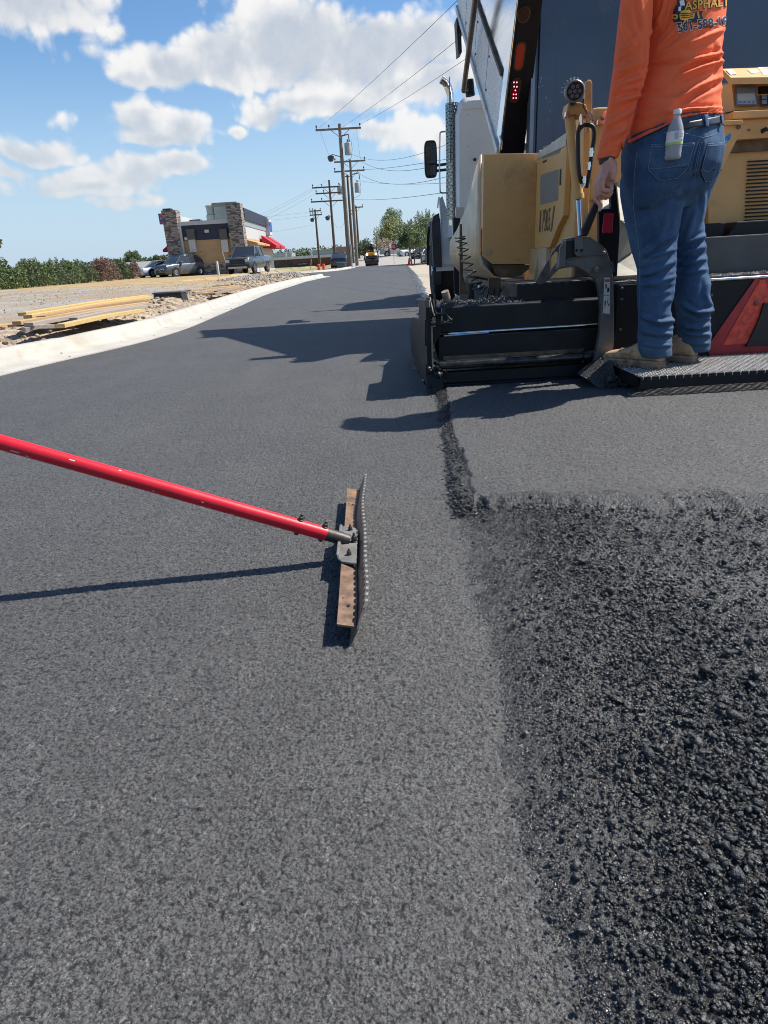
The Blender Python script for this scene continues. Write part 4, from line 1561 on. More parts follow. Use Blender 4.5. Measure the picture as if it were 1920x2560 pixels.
    mb.add(A + [p + Vector((0, .0, -.03)) for p in A], [(0, 1, 2, 3), (7, 6, 5, 4), (0, 4, 5, 1), (1, 5, 6, 2), (2, 6, 7, 3), (3, 7, 4, 0)])
    hood = mb.build('console_hood', YEL, t)
    mb = MB()
    for q in ([(1814, 176), (1832, 175), (1842, 187), (1826, 189)], [(1868, 176), (1890, 175), (1900, 183), (1878, 185)], [(1895, 170), (1960, 168), (1960, 188), (1908, 189)]):
        def on(x, y):
            t_ = (y - 171) / 23.0
            p = P(x, y, 4.35 - .45 * t_)
            return p + Vector((0, 0, .004))
        mb.add([on(*p) for p in q], [(0, 1, 2, 3)])
    mb.each('hood_decal', mat('decal_white', (0.6, 0.58, 0.52), .5), hood)

    def face(x, y, off):
        t_ = (y - 204) / 70.0
        return P(x, y, 4.02 - .10 * t_ - off)
    mb = MB()
    q = [(1838, 217), (1841, 214), (1888, 213), (1891, 216), (1893, 260), (1891, 263), (1843, 264), (1840, 261)]
    f0 = [face(x, y, .006) for x, y in q]
    f1 = [face(x, y, .03) for x, y in q]
    mb.loft([f0, f1])
    dsp = mb.build('display', mat('display_grey', (0.13, 0.14, 0.15), .45), con)
    mb = MB()
    mb.add([face(x, y, .032) for x, y in [(1843, 234), (1887, 233), (1889, 251), (1844, 253)]], [(0, 1, 2, 3)])
    mb.add([face(x, y, .032) for x, y in [(1843, 254), (1889, 252), (1890, 259), (1845, 260)]], [(0, 1, 2, 3)])
    mb.build('display_screen', mat('display_screen', (0.42, 0.44, 0.37), .3, var=.05), dsp)
    mb = MB()
    for i in range(4):
        x = 1847 + i * 10.8
        mb.add([face(xx, yy, .034) for xx, yy in [(x, 253.5), (x + 7, 253), (x + 7.5, 257.5), (x + .5, 258)]], [(0, 1, 2, 3)])
    mb.add([face(x, y, .032) for x, y in [(1842, 220), (1887, 219), (1887, 232), (1842, 233)]], [(0, 1, 2, 3)])
    mb.each('display_key', mat('display_blue_grey', (0.16, 0.19, 0.23), .4), dsp)
    mb = MB()
    q = [(1900, 238), (1985, 234), (1987, 262), (1902, 265)]
    mb.loft([[face(x, y, .006) for x, y in q], [face(x, y, .03) for x, y in q]])
    kp = mb.build('keypad', RUB, con)
    mb = MB()
    for i in range(5):
        for j in range(2):
            x, y = 1904 + i * 16, 237 + j * 13
            mb.add([face(xx, yy, .032) for xx, yy in [(x, y), (x + 13, y - .6), (x + 13.3, y + 10), (x + .5, y + 10.6)]], [(0, 1, 2, 3)])
    mb.each('keypad_key', mat('key_grey', (0.20, 0.20, 0.19), .4), kp)
    mb = MB()
    mb.add([face(x, y, .004) for x, y in [(1896, 216), (1985, 212), (1985, 232), (1896, 235)]], [(0, 1, 2, 3)])
    mb.build('gauge_window', mat('gauge_black', (0.012, 0.013, 0.015), .12, spec=.7), con)
    mb = MB()
    mb.tube([P(1905, 328, 3.84), P(1915, 322, 3.82), P(1960, 318, 3.82)], .012, 10)
    mb.build('lever', RUB, t, smooth=True)
    mb = MB()
    mb.lathe([(.006, 0), (.006, .004)], P(1872, 325, 3.899), (0, -1, 0), 10)
    mb.lathe([(.010, 0), (.010, .006)], P(1846, 318, 3.799), (0, -1, 0), 10)
    mb.lathe([(.009, 0), (.009, .006)], P(1799, 425, 3.98), (0, -1, 0), 10)
    mb.each('panel_bolt', GRY, t, smooth=True)
    # right-hand half out of the frame: simple seat platform and far wing
    mb = MB()
    mb.bx(3.55, 3.95, 4.9, 6.7, .5, 1.3)
    mb.build('far_wing', YEL, t, bevel=.01)
    return t


paver()


# ------------------------------------------------------------------ dump truck
WHT = mat('white_truck_paint', (0.66, 0.67, 0.67), .32, var=.05, scale=1.5, dirt=.12, dirtcol=(0.33, 0.31, 0.28), dscale=2.5, coat=.2)
NAVY = mat('navy_tailgate_paint', (0.026, 0.050, 0.098), .33, var=.22, scale=1.2, bump=.03, bscale=14, dirt=.12, dirtcol=(0.10, 0.12, 0.14), dscale=2.5, coat=.25)
TYRE = mat('tyre_rubber', (0.016, 0.016, 0.017), .75, var=.3, scale=10, dirt=.35, dirtcol=(0.055, 0.05, 0.045), dscale=6)


def wheel_mesh(mb, c, r, w, n=36, dish=.3):
    """tyre as a lathe about the x axis through c (c = centre of the tyre)"""
    mb.lathe([(r * .56, -w / 2 * .86), (r * .8, -w / 2), (r * .95, -w / 2 * .92), (r, -w / 2 * .74), (r, w / 2 * .74), (r * .95, w / 2 * .92), (r * .8, w / 2), (r * .56, w / 2 * .86)], c, (1, 0, 0), n)
    return mb


def PN(px, py, p0, n):
    d = ray(px, py)
    return O + d * ((Vector(p0) - O).dot(n) / d.dot(n))


def truck():
    t = thing('dump_truck', 'white dump truck with raised bed and dark blue tailgate backed up to the paver', 'dump truck', (2.4, 8.5, -.09))
    tilt = R(34.5)
    ef = Vector((0, math.cos(tilt), math.sin(tilt)))
    eu = Vector((0, -math.sin(tilt), math.cos(tilt)))
    h0 = Vector((0, 6.046, 1.461))
    XL, XR = 1.15, 3.65
    B = lambda x, s, u: h0 + Vector((x, 0, 0)) + ef * s + eu * u
    L = 3.12
    tread = mat('diamond_plate', (0.72, 0.72, 0.71), .45, metal=.25, var=.06, scale=3)
    # raised tread pattern as bump
    tr = tread.node_tree
    k = NT(tr)
    tcx = k.node('ShaderNodeTexCoord').outputs['Object']
    wv = k.node('ShaderNodeTexWave', wave_type='BANDS', bands_direction='Z')
    wv.inputs['Scale'].default_value = 9
    wv.inputs['Distortion'].default_value = 3.5
    wv.inputs['Detail'].default_value = 0
    wv.inputs['Detail Scale'].default_value = 6
    tr.links.new(tcx, wv.inputs['Vector'])
    bpn = k.node('ShaderNodeBump')
    bpn.inputs['Strength'].default_value = .5
    bpn.inputs['Distance'].default_value = .012
    tr.links.new(wv.outputs['Fac'], bpn.inputs['Height'])
    tr.links.new(bpn.outputs[0], tr.nodes['Principled BSDF'].inputs['Normal'])
    polish = mat('polished_aluminium', (0.80, 0.82, 0.84), .13, metal=1.0, var=.04, scale=2, stretch=(1, .3, 3), bump=.04, bscale=5, bdist=.02)
    # floor, walls
    mb = MB()
    q = [B(XL + .06, 0, 0), B(XR - .06, 0, 0), B(XR - .06, L, 0), B(XL + .06, L, 0)]
    mb.prism(q, eu * .06)
    mb.prism([B(XR - .05, 0, 0), B(XR - .05, L, 0), B(XR - .05, L, 1.05), B(XR - .05, 0, 1.15)], (.05, 0, 0))
    mb.prism([B(XL, L, 0), B(XR, L, 0), B(XR, L, 1.35), B(XL, L, 1.35)], ef * .05)
    mb.prism([B(XL, L, 1.2), B(XR, L, 1.2), B(XR, L + .95, 1.0), B(XL, L + .95, 1.0)], eu * .05)  # unseen cab guard, added forward of the bed for the shadow it casts
    bed = mb.build('bed', ALU, t)
    mb = MB()
    mb.prism([B(XL, 0, .49), B(XL, L, .49), B(XL, L, 1.05), B(XL, 0, 1.15)], (.05, 0, 0))
    mb.build('bed_side', polish, t)
    mb = MB()
    mb.prism([B(XL - .01, 0.02, .03), B(XL - .01, L, .03), B(XL - .01, L, .47), B(XL - .01, .02, .47)], (.05, 0, 0))
    mb.build('side_skirt', tread, t)
    mb = MB()
    mb.prism([B(XL - .03, 0, -.02), B(XL - .03, L, -.02), B(XL - .03, L, .03), B(XL - .03, 0, .03)], (.06, 0, 0))
    mb.build('bottom_rail', ALU, t)
    mb = MB()
    mb.prism([B(XL - .02, .25, .47), B(XL - .02, L, .47), B(XL - .02, L, .495), B(XL - .02, .25, .495)], (.03, 0, 0))
    for i in range(4):
        s = .9 + i * .75
        mb.prism([B(XL - .0115, s, .05), B(XL - .0115, s + .008, .05), B(XL - .0115, s + .03, .46), B(XL - .0115, s + .022, .46)], (.002, 0, 0))
        for u in (.12, .38):
            mb.lathe([(.010, 0), (.010, .006)], B(XL - .012, s - .05, u), (-1, 0, 0), 8)
    mb.build('side_seam', BRN, t)
    # rounded bright corner strip at the rear edge of the wall
    mb = MB()
    mb.prism([B(XL - .012, -.01, .0), B(XL - .012, .16, .0), B(XL - .012, .16, 1.2), B(XL - .012, -.01, 1.2)], (.02, 0, 0))
    mb.build('corner_strip', polish, t, bevel=.008)
    # black rear post with lamps
    mb = MB()
    pa = mat('black_gloss_post', (0.0055, 0.0075, 0.013), .5, var=.3, scale=3, spec=.10)
    mb.prism([B(XL, -.03, -.05), B(XL + .20, -.03, -.05), B(XL + .165, -.03, 1.3), B(XL, -.03, 1.3)], ef * .12)
    post = mb.build('rear_post', pa, t, bevel=.012)
    n = -ef
    p0 = B(XL, -.03, 0)

    def onp(px, py, off=.0):
        return PN(px, py, p0 + n * off, n)

    def oval(cx_, cy_, rx, ry, off, k_=20):
        c = onp(cx_, cy_, off)
        u = Vector((1, 0, 0))
        sx_ = (onp(cx_ + 10, cy_, off) - c).length / 10
        sy_ = (onp(cx_, cy_ + 10, off) - c).length / 10
        out = []
        for i in range(k_):
            a = 2 * math.pi * i / k_
            ca, sa = math.cos(a), math.sin(a)
            w = rx * sx_
            hh = (ry - rx) * sy_
            out.append(c + u * (ca * w) + eu * (sa * w + (hh if sa >= 0 else -hh)))
        return out
    grom = mat('lamp_grommet', (0.006, 0.006, 0.006), .5)
    for cx_, cy_, rx, ry, m, nm in ((1310, 37, 13, 15, mat('dark_round_lamp', (0.02, 0.008, 0.011), .45, spec=.15), 'round_lamp'),
                                    (1299, 141, 10.5, 31, mat('red_lamp_lens', (0.22, 0.012, 0.014), .35, var=.2, scale=90, spec=.25), 'oval_lamp'),
                                    (1288, 226, 9.5, 27, mat('dark_red_lens', (0.05, 0.005, 0.008), .4, spec=.2), 'brake_lamp')):
        g = MB()
        g.loft([oval(cx_, cy_, rx + 3.5, ry + 3.5, .0), oval(cx_, cy_, rx + 3, ry + 3, .010)])
        lo = g.build(nm, grom, t)
        g = MB()
        g.loft([oval(cx_, cy_, rx, ry, .008), oval(cx_, cy_, rx * .92, ry * .97, .016)])
        g.build('lens', m, lo)
        if nm == 'brake_lamp':
            g = MB()
            for (dx, dy) in ((-3, -20), (4, -20), (-2.5, -9.5), (4, -9), (.5, 0), (-4, 10), (2.5, 10), (-4.5, 19), (2.5, 19)):
                c = onp(cx_ + dx, cy_ + dy, .018)
                g.lathe([(.0052, 0), (.003, .003)], c, n, 8)
            g.build('lit_diode', mat('lit_red_diode', (0.5, 0.02, 0.03), .4, emit=(1.0, 0.10, 0.16), estr=4.0), lo)
    # tailgate hanging plumb from its top pins
    mb = MB()
    Yt = 5.72
    mb.bx(1.375, 3.5, Yt, Yt + .06, 1.0, 3.3)
    tg = mb.build('tailgate', NAVY, t, bevel=.008)
    mb = MB()
    mb.bx(1.318, 1.348, Yt - .012, Yt + .1, 1.0, 3.3)
    mb.build('tailgate_edge', mat('edge_blue_grey', (0.16, 0.20, 0.25), .3, metal=.6, var=.1), tg)
    mb = MB()
    mb.bx(1.349, 1.374, Yt + .01, Yt + .05, 1.0, 3.3)
    mb.bx(1.375, 1.50, Yt - .012, Yt - .001, 1.0, 3.3)
    mb.build('tailgate_rib', NAVY, tg, bevel=.004)
    mb = MB()
    rnd = random.Random(2)
    for i in range(15):
        x, zz = 1.40 + .08 * rnd.random(), 1.55 + .42 * rnd.random()
        if i < 8:
            x, zz = 1.375 + .03 * rnd.random(), 1.84 + .06 * rnd.random()
        l = .004 + .012 * rnd.random()
        a = rnd.random() * 3
        mb.obox((x, Yt - .0125, zz), (l, .001, .0018), Matrix.Rotation(a, 3, 'Y'))
    mb.build('paint_scrape', mat('bare_scrape', (0.36, 0.38, 0.40), .5), tg)
    mb = MB()
    mb.tube([onp(1250, 340, .02), onp(1254, 352, .05), onp(1252, 372, .03)], .011, 8)
    mb.build('gate_hook', CHR, t, smooth=True)
    # tarp arm and its bracket
    mb = MB()
    a, b, c = P(1196, -60, 6.5), P(1159, 226, 7.6), P(1171, 226, 7.7)
    mb.tube([a, a.lerp(b, .98), b, b.lerp(c, .4), c], .026, 10)
    mb.build('tarp_arm', mat('weathered_arm', (0.20, 0.17, 0.14), .4, metal=.6, var=.2, scale=8), t, smooth=True)
    mb = MB()
    mb.tube([P(1172, 200, 7.7), P(1176, 240, 7.7)], .05, 10)
    mb.tube([P(1168, 214, 7.7), P(1180, 214, 7.7)], .035, 8)
    mb.build('arm_pivot', RUB, t, smooth=True)
    # tarp box on the bed's front
    mb = MB()
    F = lambda x, y, Y: P(x, y, Y)
    mb.prism([F(1146, 36, 8.9), F(1172, 34, 8.9), F(1172, 60, 8.9), F(1152, 62, 8.9)], (0, .4, 0))
    mb.prism([F(1141, 45, 8.8), F(1147, 38, 8.8), F(1152, 62, 8.8), F(1155, 130, 8.8), F(1146, 136, 8.8), F(1142, 70, 8.8)], (0, .2, 0))
    mb.build('tarp_housing', mat('tarp_black', (0.010, 0.011, 0.013), .5, var=.2), t)
    # cab
    mb = MB()
    rows = []
    for y, dz, dx in ((10.3, -.03, .03), (10.36, 0, 0), (11.6, .02, 0), (12.1, -.1, .05), (12.5, -.75, .08)):
        xl, xr, zt = 1.345 + dx, 3.455 - dx, 2.66 + dz
        r = .14
        rows.append([(xl, y, .95), (xl, y, zt - r), (xl + r * .3, y, zt - r * .3), (xl + r, y, zt), (xr - r, y, zt), (xr - r * .3, y, zt - r * .3), (xr, y, zt - r), (xr, y, .95)])
    mb.loft(rows)
    cab = mb.build('cab', WHT, t, smooth=True, angle=30)
    mb = MB()
    rows = []
    for y, dz, dx in ((10.28, .02, .06), (10.36, .10, .02), (11.2, .14, .04), (11.9, .02, .12)):
        xl, xr = 1.345 + dx, 3.455 - dx
        rows.append([(xl, y, 2.56), (xl + .01, y, 2.60 + dz * .5), (xl + .10, y, 2.64 + dz), (xr - .10, y, 2.64 + dz), (xr - .01, y, 2.60 + dz * .5), (xr, y, 2.56)])
    mb.loft(rows)
    mb.build('cab_roof', WHT, t, smooth=True, angle=40)
    mb = MB()
    mb.lathe([(.022, 0), (.022, .01)], P(1187, 399, 10.29), (0, -1, 0), 12)
    for zz in (2.5, 2.1, 1.7, 1.3):
        mb.lathe([(.006, 0), (.006, .004)], (1.5, 10.3, zz), (0, -1, 0), 6)
    mb.prism([(1.343, 10.75, 1.25), (1.343, 11.7, 1.25), (1.343, 11.75, 1.75), (1.343, 11.55, 2.35), (1.343, 10.75, 2.4)], (.004, 0, 0))
    mb.each('cab_fitting', RUB, cab)
    # hood and fender
    mb = MB()
    rows = []
    for y, zt, xl in ((12.1, 1.85, 1.55), (12.6, 1.75, 1.62), (13.4, 1.6, 1.75), (13.9, 1.35, 1.9)):
        xr = 4.8 - xl
        rows.append([(xl, y, .7), (xl, y, zt - .2), (xl + .15, y, zt), (xr - .15, y, zt), (xr, y, zt - .2), (xr, y, .7)])
    mb.loft(rows)
    mb.build('hood', WHT, t, smooth=True, angle=35)
    mb = MB()
    rows = []
    for i in range(11):
        a = math.pi * (1.02 - i / 10 * 1.0)
        y, zz = 12.45 - .68 * math.cos(a) * -1, .47 + .68 * math.sin(a)
        rows.append([(1.15, y, zz), (1.15, y, zz + .05), (1.36, y, zz + .12), (1.62, y, zz + .14), (1.62, y, zz)])
    mb.loft(rows)
    mb.prism([P(1098, 497, 11.76), P(1106, 490, 11.76), P(1122, 540, 11.76), P(1135, 556, 11.76), P(1135, 640, 11.76), P(1132, 662, 11.76), P(1105, 662, 11.76), P(1103, 555, 11.76)], (0, .10, 0))
    fen = mb.build('fender', WHT, t, smooth=True, angle=40)
    mb = MB()
    q = [(1102, 660), (1132, 660), (1132, 664), (1100, 668)]
    mb.prism([P(x, y, 11.74) for x, y in q], (0, .12, 0))
    mb.tube([P(1098, 492, 12.0), P(1096, 500, 12.0), P(1094, 520, 12.0)], .012, 8)
    mb.each('fender_trim', ALU, fen)
    mb = MB()
    rows = []
    for i in range(13):
        a = math.pi * (-.12 + i / 12 * 1.1)
        y, zz = 12.45 - .66 * math.cos(a), .47 + .72 * math.sin(a)
        rows.append([(1.10, y, zz), (1.10, y + .02, zz + .06), (1.20, y, zz + .10), (1.24, y, zz)])
    mb.loft(rows)
    mb.prism([P(1079, 560, 11.72), P(1084, 540, 11.72), P(1098, 532, 11.72), P(1101, 560, 11.72), P(1105, 668, 11.72), P(1084, 668, 11.72)], (0, .08, 0))
    mb.build('fender_flare', mat('grey_black_flare', (0.035, 0.037, 0.042), .5, var=.15), t, smooth=True, angle=45)
    # wheels
    for nm, c, r, w in (('front_wheel', (1.335, 12.45, .43), .53, .42), ('front_wheel', (3.465, 12.45, .43), .53, .42)):
        mb = MB()
        wheel_mesh(mb, c, r, w)
        for i in range(5):
            xx = c[0] - w * .36 + i * w * .18
            mb.lathe([(r * .97, -.012), (r * 1.008, -.012), (r * 1.008, .012), (r * .97, .012)], (xx, c[1], c[2]), (1, 0, 0), 36)
        wh = mb.build(nm, TYRE, t, smooth=True, angle=30)
        mb = MB()
        mb.lathe([(r * .56, -.1), (r * .5, .0), (r * .2, .05), (r * .16, -.12)], (c[0] - .08 * (1 if c[0] < 2.4 else -1), c[1], c[2]), (1, 0, 0), 20)
        mb.build('rim', CHR, wh, smooth=True)
    for y in (7.35, 8.65):
        for x in (1.33, 1.66, 3.14, 3.47):
            mb = MB()
            wheel_mesh(mb, (x, y, .42), .51, .28)
            wh = mb.build('rear_wheel', TYRE, t, smooth=True, angle=30)
            if x in (1.33, 3.47):
                mb = MB()
                sx_ = -1 if x < 2 else 1
                mb.lathe([(.29, .10 * sx_), (.26, .02 * sx_), (.11, .03 * sx_), (.10, .15 * sx_)], (x, y, .42), (1, 0, 0), 20)
                mb.build('rim', WHT, wh, smooth=True)
    mb = MB()
    mb.bx(2.0, 2.12, 6.2, 13.6, .75, 1.0)
    mb.bx(2.68, 2.8, 6.2, 13.6, .75, 1.0)
    mb.bx(1.5, 3.3, 10.3, 12.2, .6, .95)
    mb.each('chassis', mat('chassis_black', (0.02, 0.02, 0.02), .6), t)
    mb = MB()
    mb.prism([P(1133, 545, 9.2), P(1150, 545, 9.2), P(1151, 740, 9.2), P(1136, 735, 9.2)], (0, .05, 0))
    mb.build('mud_flap', RUB, t)
    mb = MB()
    for yy in (604, 614, 632, 640, 652, 661):
        mb.lathe([(.02, 0), (.022, .015), (.014, .03)], P(1137, yy, 9.15), (0, -1, 0), 8)
    mb.each('lug_nut', CHR, t)
    mb = MB()
    mb.prism([P(1140, 518, 9.6), P(1160, 518, 9.6), P(1160, 548, 9.6), P(1150, 552, 9.6), (P(1140, 540, 9.6))], (0, .1, 0))
    mb.build('step_bracket', ALU, t)
    # exhaust stack in its perforated guard
    pm = bpy.data.materials.new('perforated_chrome')
    pm.use_nodes = True
    tr = pm.node_tree
    k = NT(tr)
    bs = tr.nodes['Principled BSDF']
    bs.inputs['Base Color'].default_value = (.22, .22, .21, 1)
    bs.inputs['Metallic'].default_value = 1
    bs.inputs['Roughness'].default_value = .22
    tco = k.node('ShaderNodeTexCoord').outputs['Object']
    sp = k.node('ShaderNodeSeparateXYZ')
    tr.links.new(tco, sp.inputs[0])
    ang = k.m('ARCTAN2', k.m('SUBTRACT', sp.outputs[1], 10.62), k.m('SUBTRACT', sp.outputs[0], 1.318))
    uu = k.m('MULTIPLY', ang, 14 / 6.2832)
    vv = k.m('MULTIPLY', sp.outputs[2], 23)
    uu = k.m('ADD', uu, k.m('MULTIPLY', k.m('FLOOR', vv), .5))
    fu = k.m('SUBTRACT', k.m('FRACT', uu), .5)
    fv = k.m('SUBTRACT', k.m('FRACT', vv), .5)
    dd = k.m('SQRT', k.m('ADD', k.m('MULTIPLY', fu, fu), k.m('MULTIPLY', fv, fv)))
    hole = k.m('LESS_THAN', dd, .30)
    tb = k.node('ShaderNodeBsdfTransparent')
    mx = k.node('ShaderNodeMixShader')
    tr.links.new(hole, mx.inputs[0])
    tr.links.new(bs.outputs[0], mx.inputs[1])
    tr.links.new(tb.outputs[0], mx.inputs[2])
    tr.links.new(mx.outputs[0], tr.nodes['Material Output'].inputs[0])
    sx_, sy_ = 1.318, 10.62
    mb = MB()
    N = 28
    rows = []
    for zz in (1.18, 2.70):
        rows.append([(sx_ + .098 * math.cos(2 * math.pi * i / N), sy_ + .098 * math.sin(2 * math.pi * i / N), zz) for i in range(N)])
    mb.loft(rows, cap=False)
    mb.build('stack_guard', pm, t, smooth=True)
    mb = MB()
    pts = [(sx_ - .02, sy_, 1.1), (sx_ - .02, sy_, 2.74), (sx_ - .025, sy_, 2.82), (sx_ - .05, sy_ - .005, 2.90), (sx_ - .095, sy_ - .02, 2.965), (sx_ - .15, sy_ - .03, 3.0)]
    mb.tube(pts, [.05, .05, .052, .054, .056, .058], 16)
    mb.build('exhaust_pipe', CHR, t, smooth=True, angle=50)
    mb = MB()
    mb.cyl((sx_ - .05, sy_ - .14, 1.95), (sx_ - .05, sy_ - .14, 3.0), .006, n=6)
    mb.build('aerial', RUB, t)
    # mirror on its frame
    mb = MB()
    cz, cx_ = (P(1077, 398, 11.8).z, P(1077, 398, 11.8).x)
    hw, hh = .105, .275
    rr = []
    for dy, sc_ in ((0, 1.0), (.05, 1.0), (.10, .8)):
        ring = []
        for i in range(24):
            a = 2 * math.pi * i / 24
            ca, sa = math.cos(a), math.sin(a)
            e = .42
            ring.append((cx_ + hw * sc_ * math.copysign(abs(ca) ** e, ca), 11.8 + dy, cz + hh * sc_ * math.copysign(abs(sa) ** e, sa)))
        rr.append(ring)
    mb.loft(rr)
    mir = mb.build('mirror', RUB, t, bevel=.008)
    mb = MB()
    mb.bx(cx_ - .085, cx_ + .085, 11.795, 11.7995, cz - .06, cz + .235)
    mb.bx(cx_ - .085, cx_ + .085, 11.794, 11.7985, cz - .235, cz - .085)
    mb.each('mirror_glass', mat('mirror_glass', (0.16, 0.17, 0.19), .03, metal=1.0, var=0), mir)
    mb = MB()
    for zz in (cz - .09, cz - .17):
        mb.cyl((cx_ + .08, 11.85, zz), (1.36, 11.75, zz), .022, n=10)
    mb.each('mirror_arm', RUB, t, smooth=True)
    mb = MB()
    a, b = P(1099, 335, 11.6), P(1099, 478, 11.6)
    mb.tube(sm2([Vector((1.36, 11.6, a.z + .03)), Vector((a.x + .02, 11.6, a.z + .03)), a, b, Vector((b.x + .02, 11.6, b.z - .03)), Vector((1.36, 11.6, b.z - .03))]), .012, 8)
    mb.build('grab_rail', CHR, t, smooth=True)
    return t


def sm2(l, k=2):
    for _ in range(k):
        o = [l[0]]
        for a_, b_ in zip(l, l[1:]):
            o += [a_.lerp(b_, .25), a_.lerp(b_, .75)]
        l = o + [l[-1]]
    return l


truck()


# ------------------------------------------------------------------ the worker
YAW = R(38)
FD = Vector((-math.sin(YAW), math.cos(YAW), 0))      # the way he faces
RD = Vector((math.cos(YAW), math.sin(YAW), 0))       # his right-hand side
PZ = 0.126                                           # top of the walkway


def ring_at(c, a, b, n=32, e=.9, yaw=YAW):
    ca_, sa_ = math.cos(yaw), math.sin(yaw)
    out = []
    for i in range(n):
        t = 2 * math.pi * i / n
        u = a * math.copysign(abs(math.cos(t)) ** e, math.cos(t))
        v = b * math.copysign(abs(math.sin(t)) ** e, math.sin(t))
        out.append(Vector((c[0] + u * ca_ - v * sa_, c[1] + u * sa_ + v * ca_, c[2])))
    return out


def ring_px(xl, xr, py, Y, rho, yaw=YAW, shrink=0.0, e=.9):
    c = P((xl + xr) / 2, py, Y)
    w = (P(xr, py, Y) - P(xl, py, Y)).length / 2
    a = w / math.sqrt(math.cos(yaw) ** 2 + (rho * math.sin(yaw)) ** 2)
    return ring_at(c, max(.01, a - shrink), max(.01, a * rho - shrink), 32, e, yaw)


def remeshed(mb, voxel, smooth=6):
    me = mb.mesh('tmp')
    o = bpy.data.objects.new('tmp', me)
    COL.objects.link(o)
    m1 = o.modifiers.new('r', 'REMESH')
    m1.mode = 'VOXEL'
    m1.voxel_size = voxel
    m2 = o.modifiers.new('s', 'SMOOTH')
    m2.factor = .5
    m2.iterations = smooth
    dg = bpy.context.evaluated_depsgraph_get()
    out = bpy.data.meshes.new_from_object(o.evaluated_get(dg))
    bpy.data.objects.remove(o)
    bpy.data.meshes.remove(me)
    out.polygons.foreach_set('use_smooth', [True] * len(out.polygons))
    return out


def proj_np(co):
    fw, up = np.array(FW), np.array(UP)
    v = co - np.array(O)
    zc = v @ fw
    a, b = v[:, 0] / zc * FPX, (v @ up) / zc * FPX
    return 960 + cr * a - sr * b, 1280 - (sr * a + cr * b)


def apply_folds(me, folds, noise_amp=.0015, nscale=14.0):
    """cloth folds: each a curve on the cloth seen from behind, with width and height; plus slight unevenness all over"""
    n = len(me.vertices)
    co = np.zeros(n * 3)
    me.vertices.foreach_get('co', co)
    co = co.reshape(-1, 3)
    nm = np.zeros(n * 3)
    me.vertices.foreach_get('normal', nm)
    nm = nm.reshape(-1, 3)
    px, py = proj_np(co)
    back = np.clip(-nm[:, 1] * 1.6 + .35, 0, 1)
    disp = np.zeros(n)
    for pts, w, amp in folds:
        best = np.full(n, 1e9)
        tt = np.zeros(n)
        tot = sum(math.hypot(b[0] - a[0], b[1] - a[1]) for a, b in zip(pts, pts[1:]))
        acc = 0
        for a, b in zip(pts, pts[1:]):
            dx, dy = b[0] - a[0], b[1] - a[1]
            l2 = dx * dx + dy * dy
            t = np.clip(((px - a[0]) * dx + (py - a[1]) * dy) / l2, 0, 1)
            d = np.hypot(px - a[0] - t * dx, py - a[1] - t * dy)
            u = (acc + t * math.sqrt(l2)) / tot
            nw = d < best
            best = np.where(nw, d, best)
            tt = np.where(nw, u, tt)
            acc += math.sqrt(l2)
        win = np.clip(np.minimum(tt, 1 - tt) * 5 + .25, 0, 1)
        prof = np.exp(-(best / w) ** 2) - .45 * np.exp(-((best - 1.9 * w) / (w * .8)) ** 2)
        disp += amp * prof * win
    k = nscale
    nz = np.array([mnoise.noise(Vector((c[0] * k, c[1] * k, c[2] * k * .6))) for c in co])
    disp = disp * back + nz * noise_amp
    co = co + nm * disp[:, None]
    me.vertices.foreach_set('co', co.reshape(-1))
    me.update()


def cut_below(me, fn):
    """drop the faces for which fn(centre) is false"""
    bm = bmesh.new()
    bm.from_mesh(me)
    dead = [f for f in bm.faces if not fn(f.calc_center_median())]
    bmesh.ops.delete(bm, geom=dead, context='FACES')
    bm.to_mesh(me)
    bm.free()


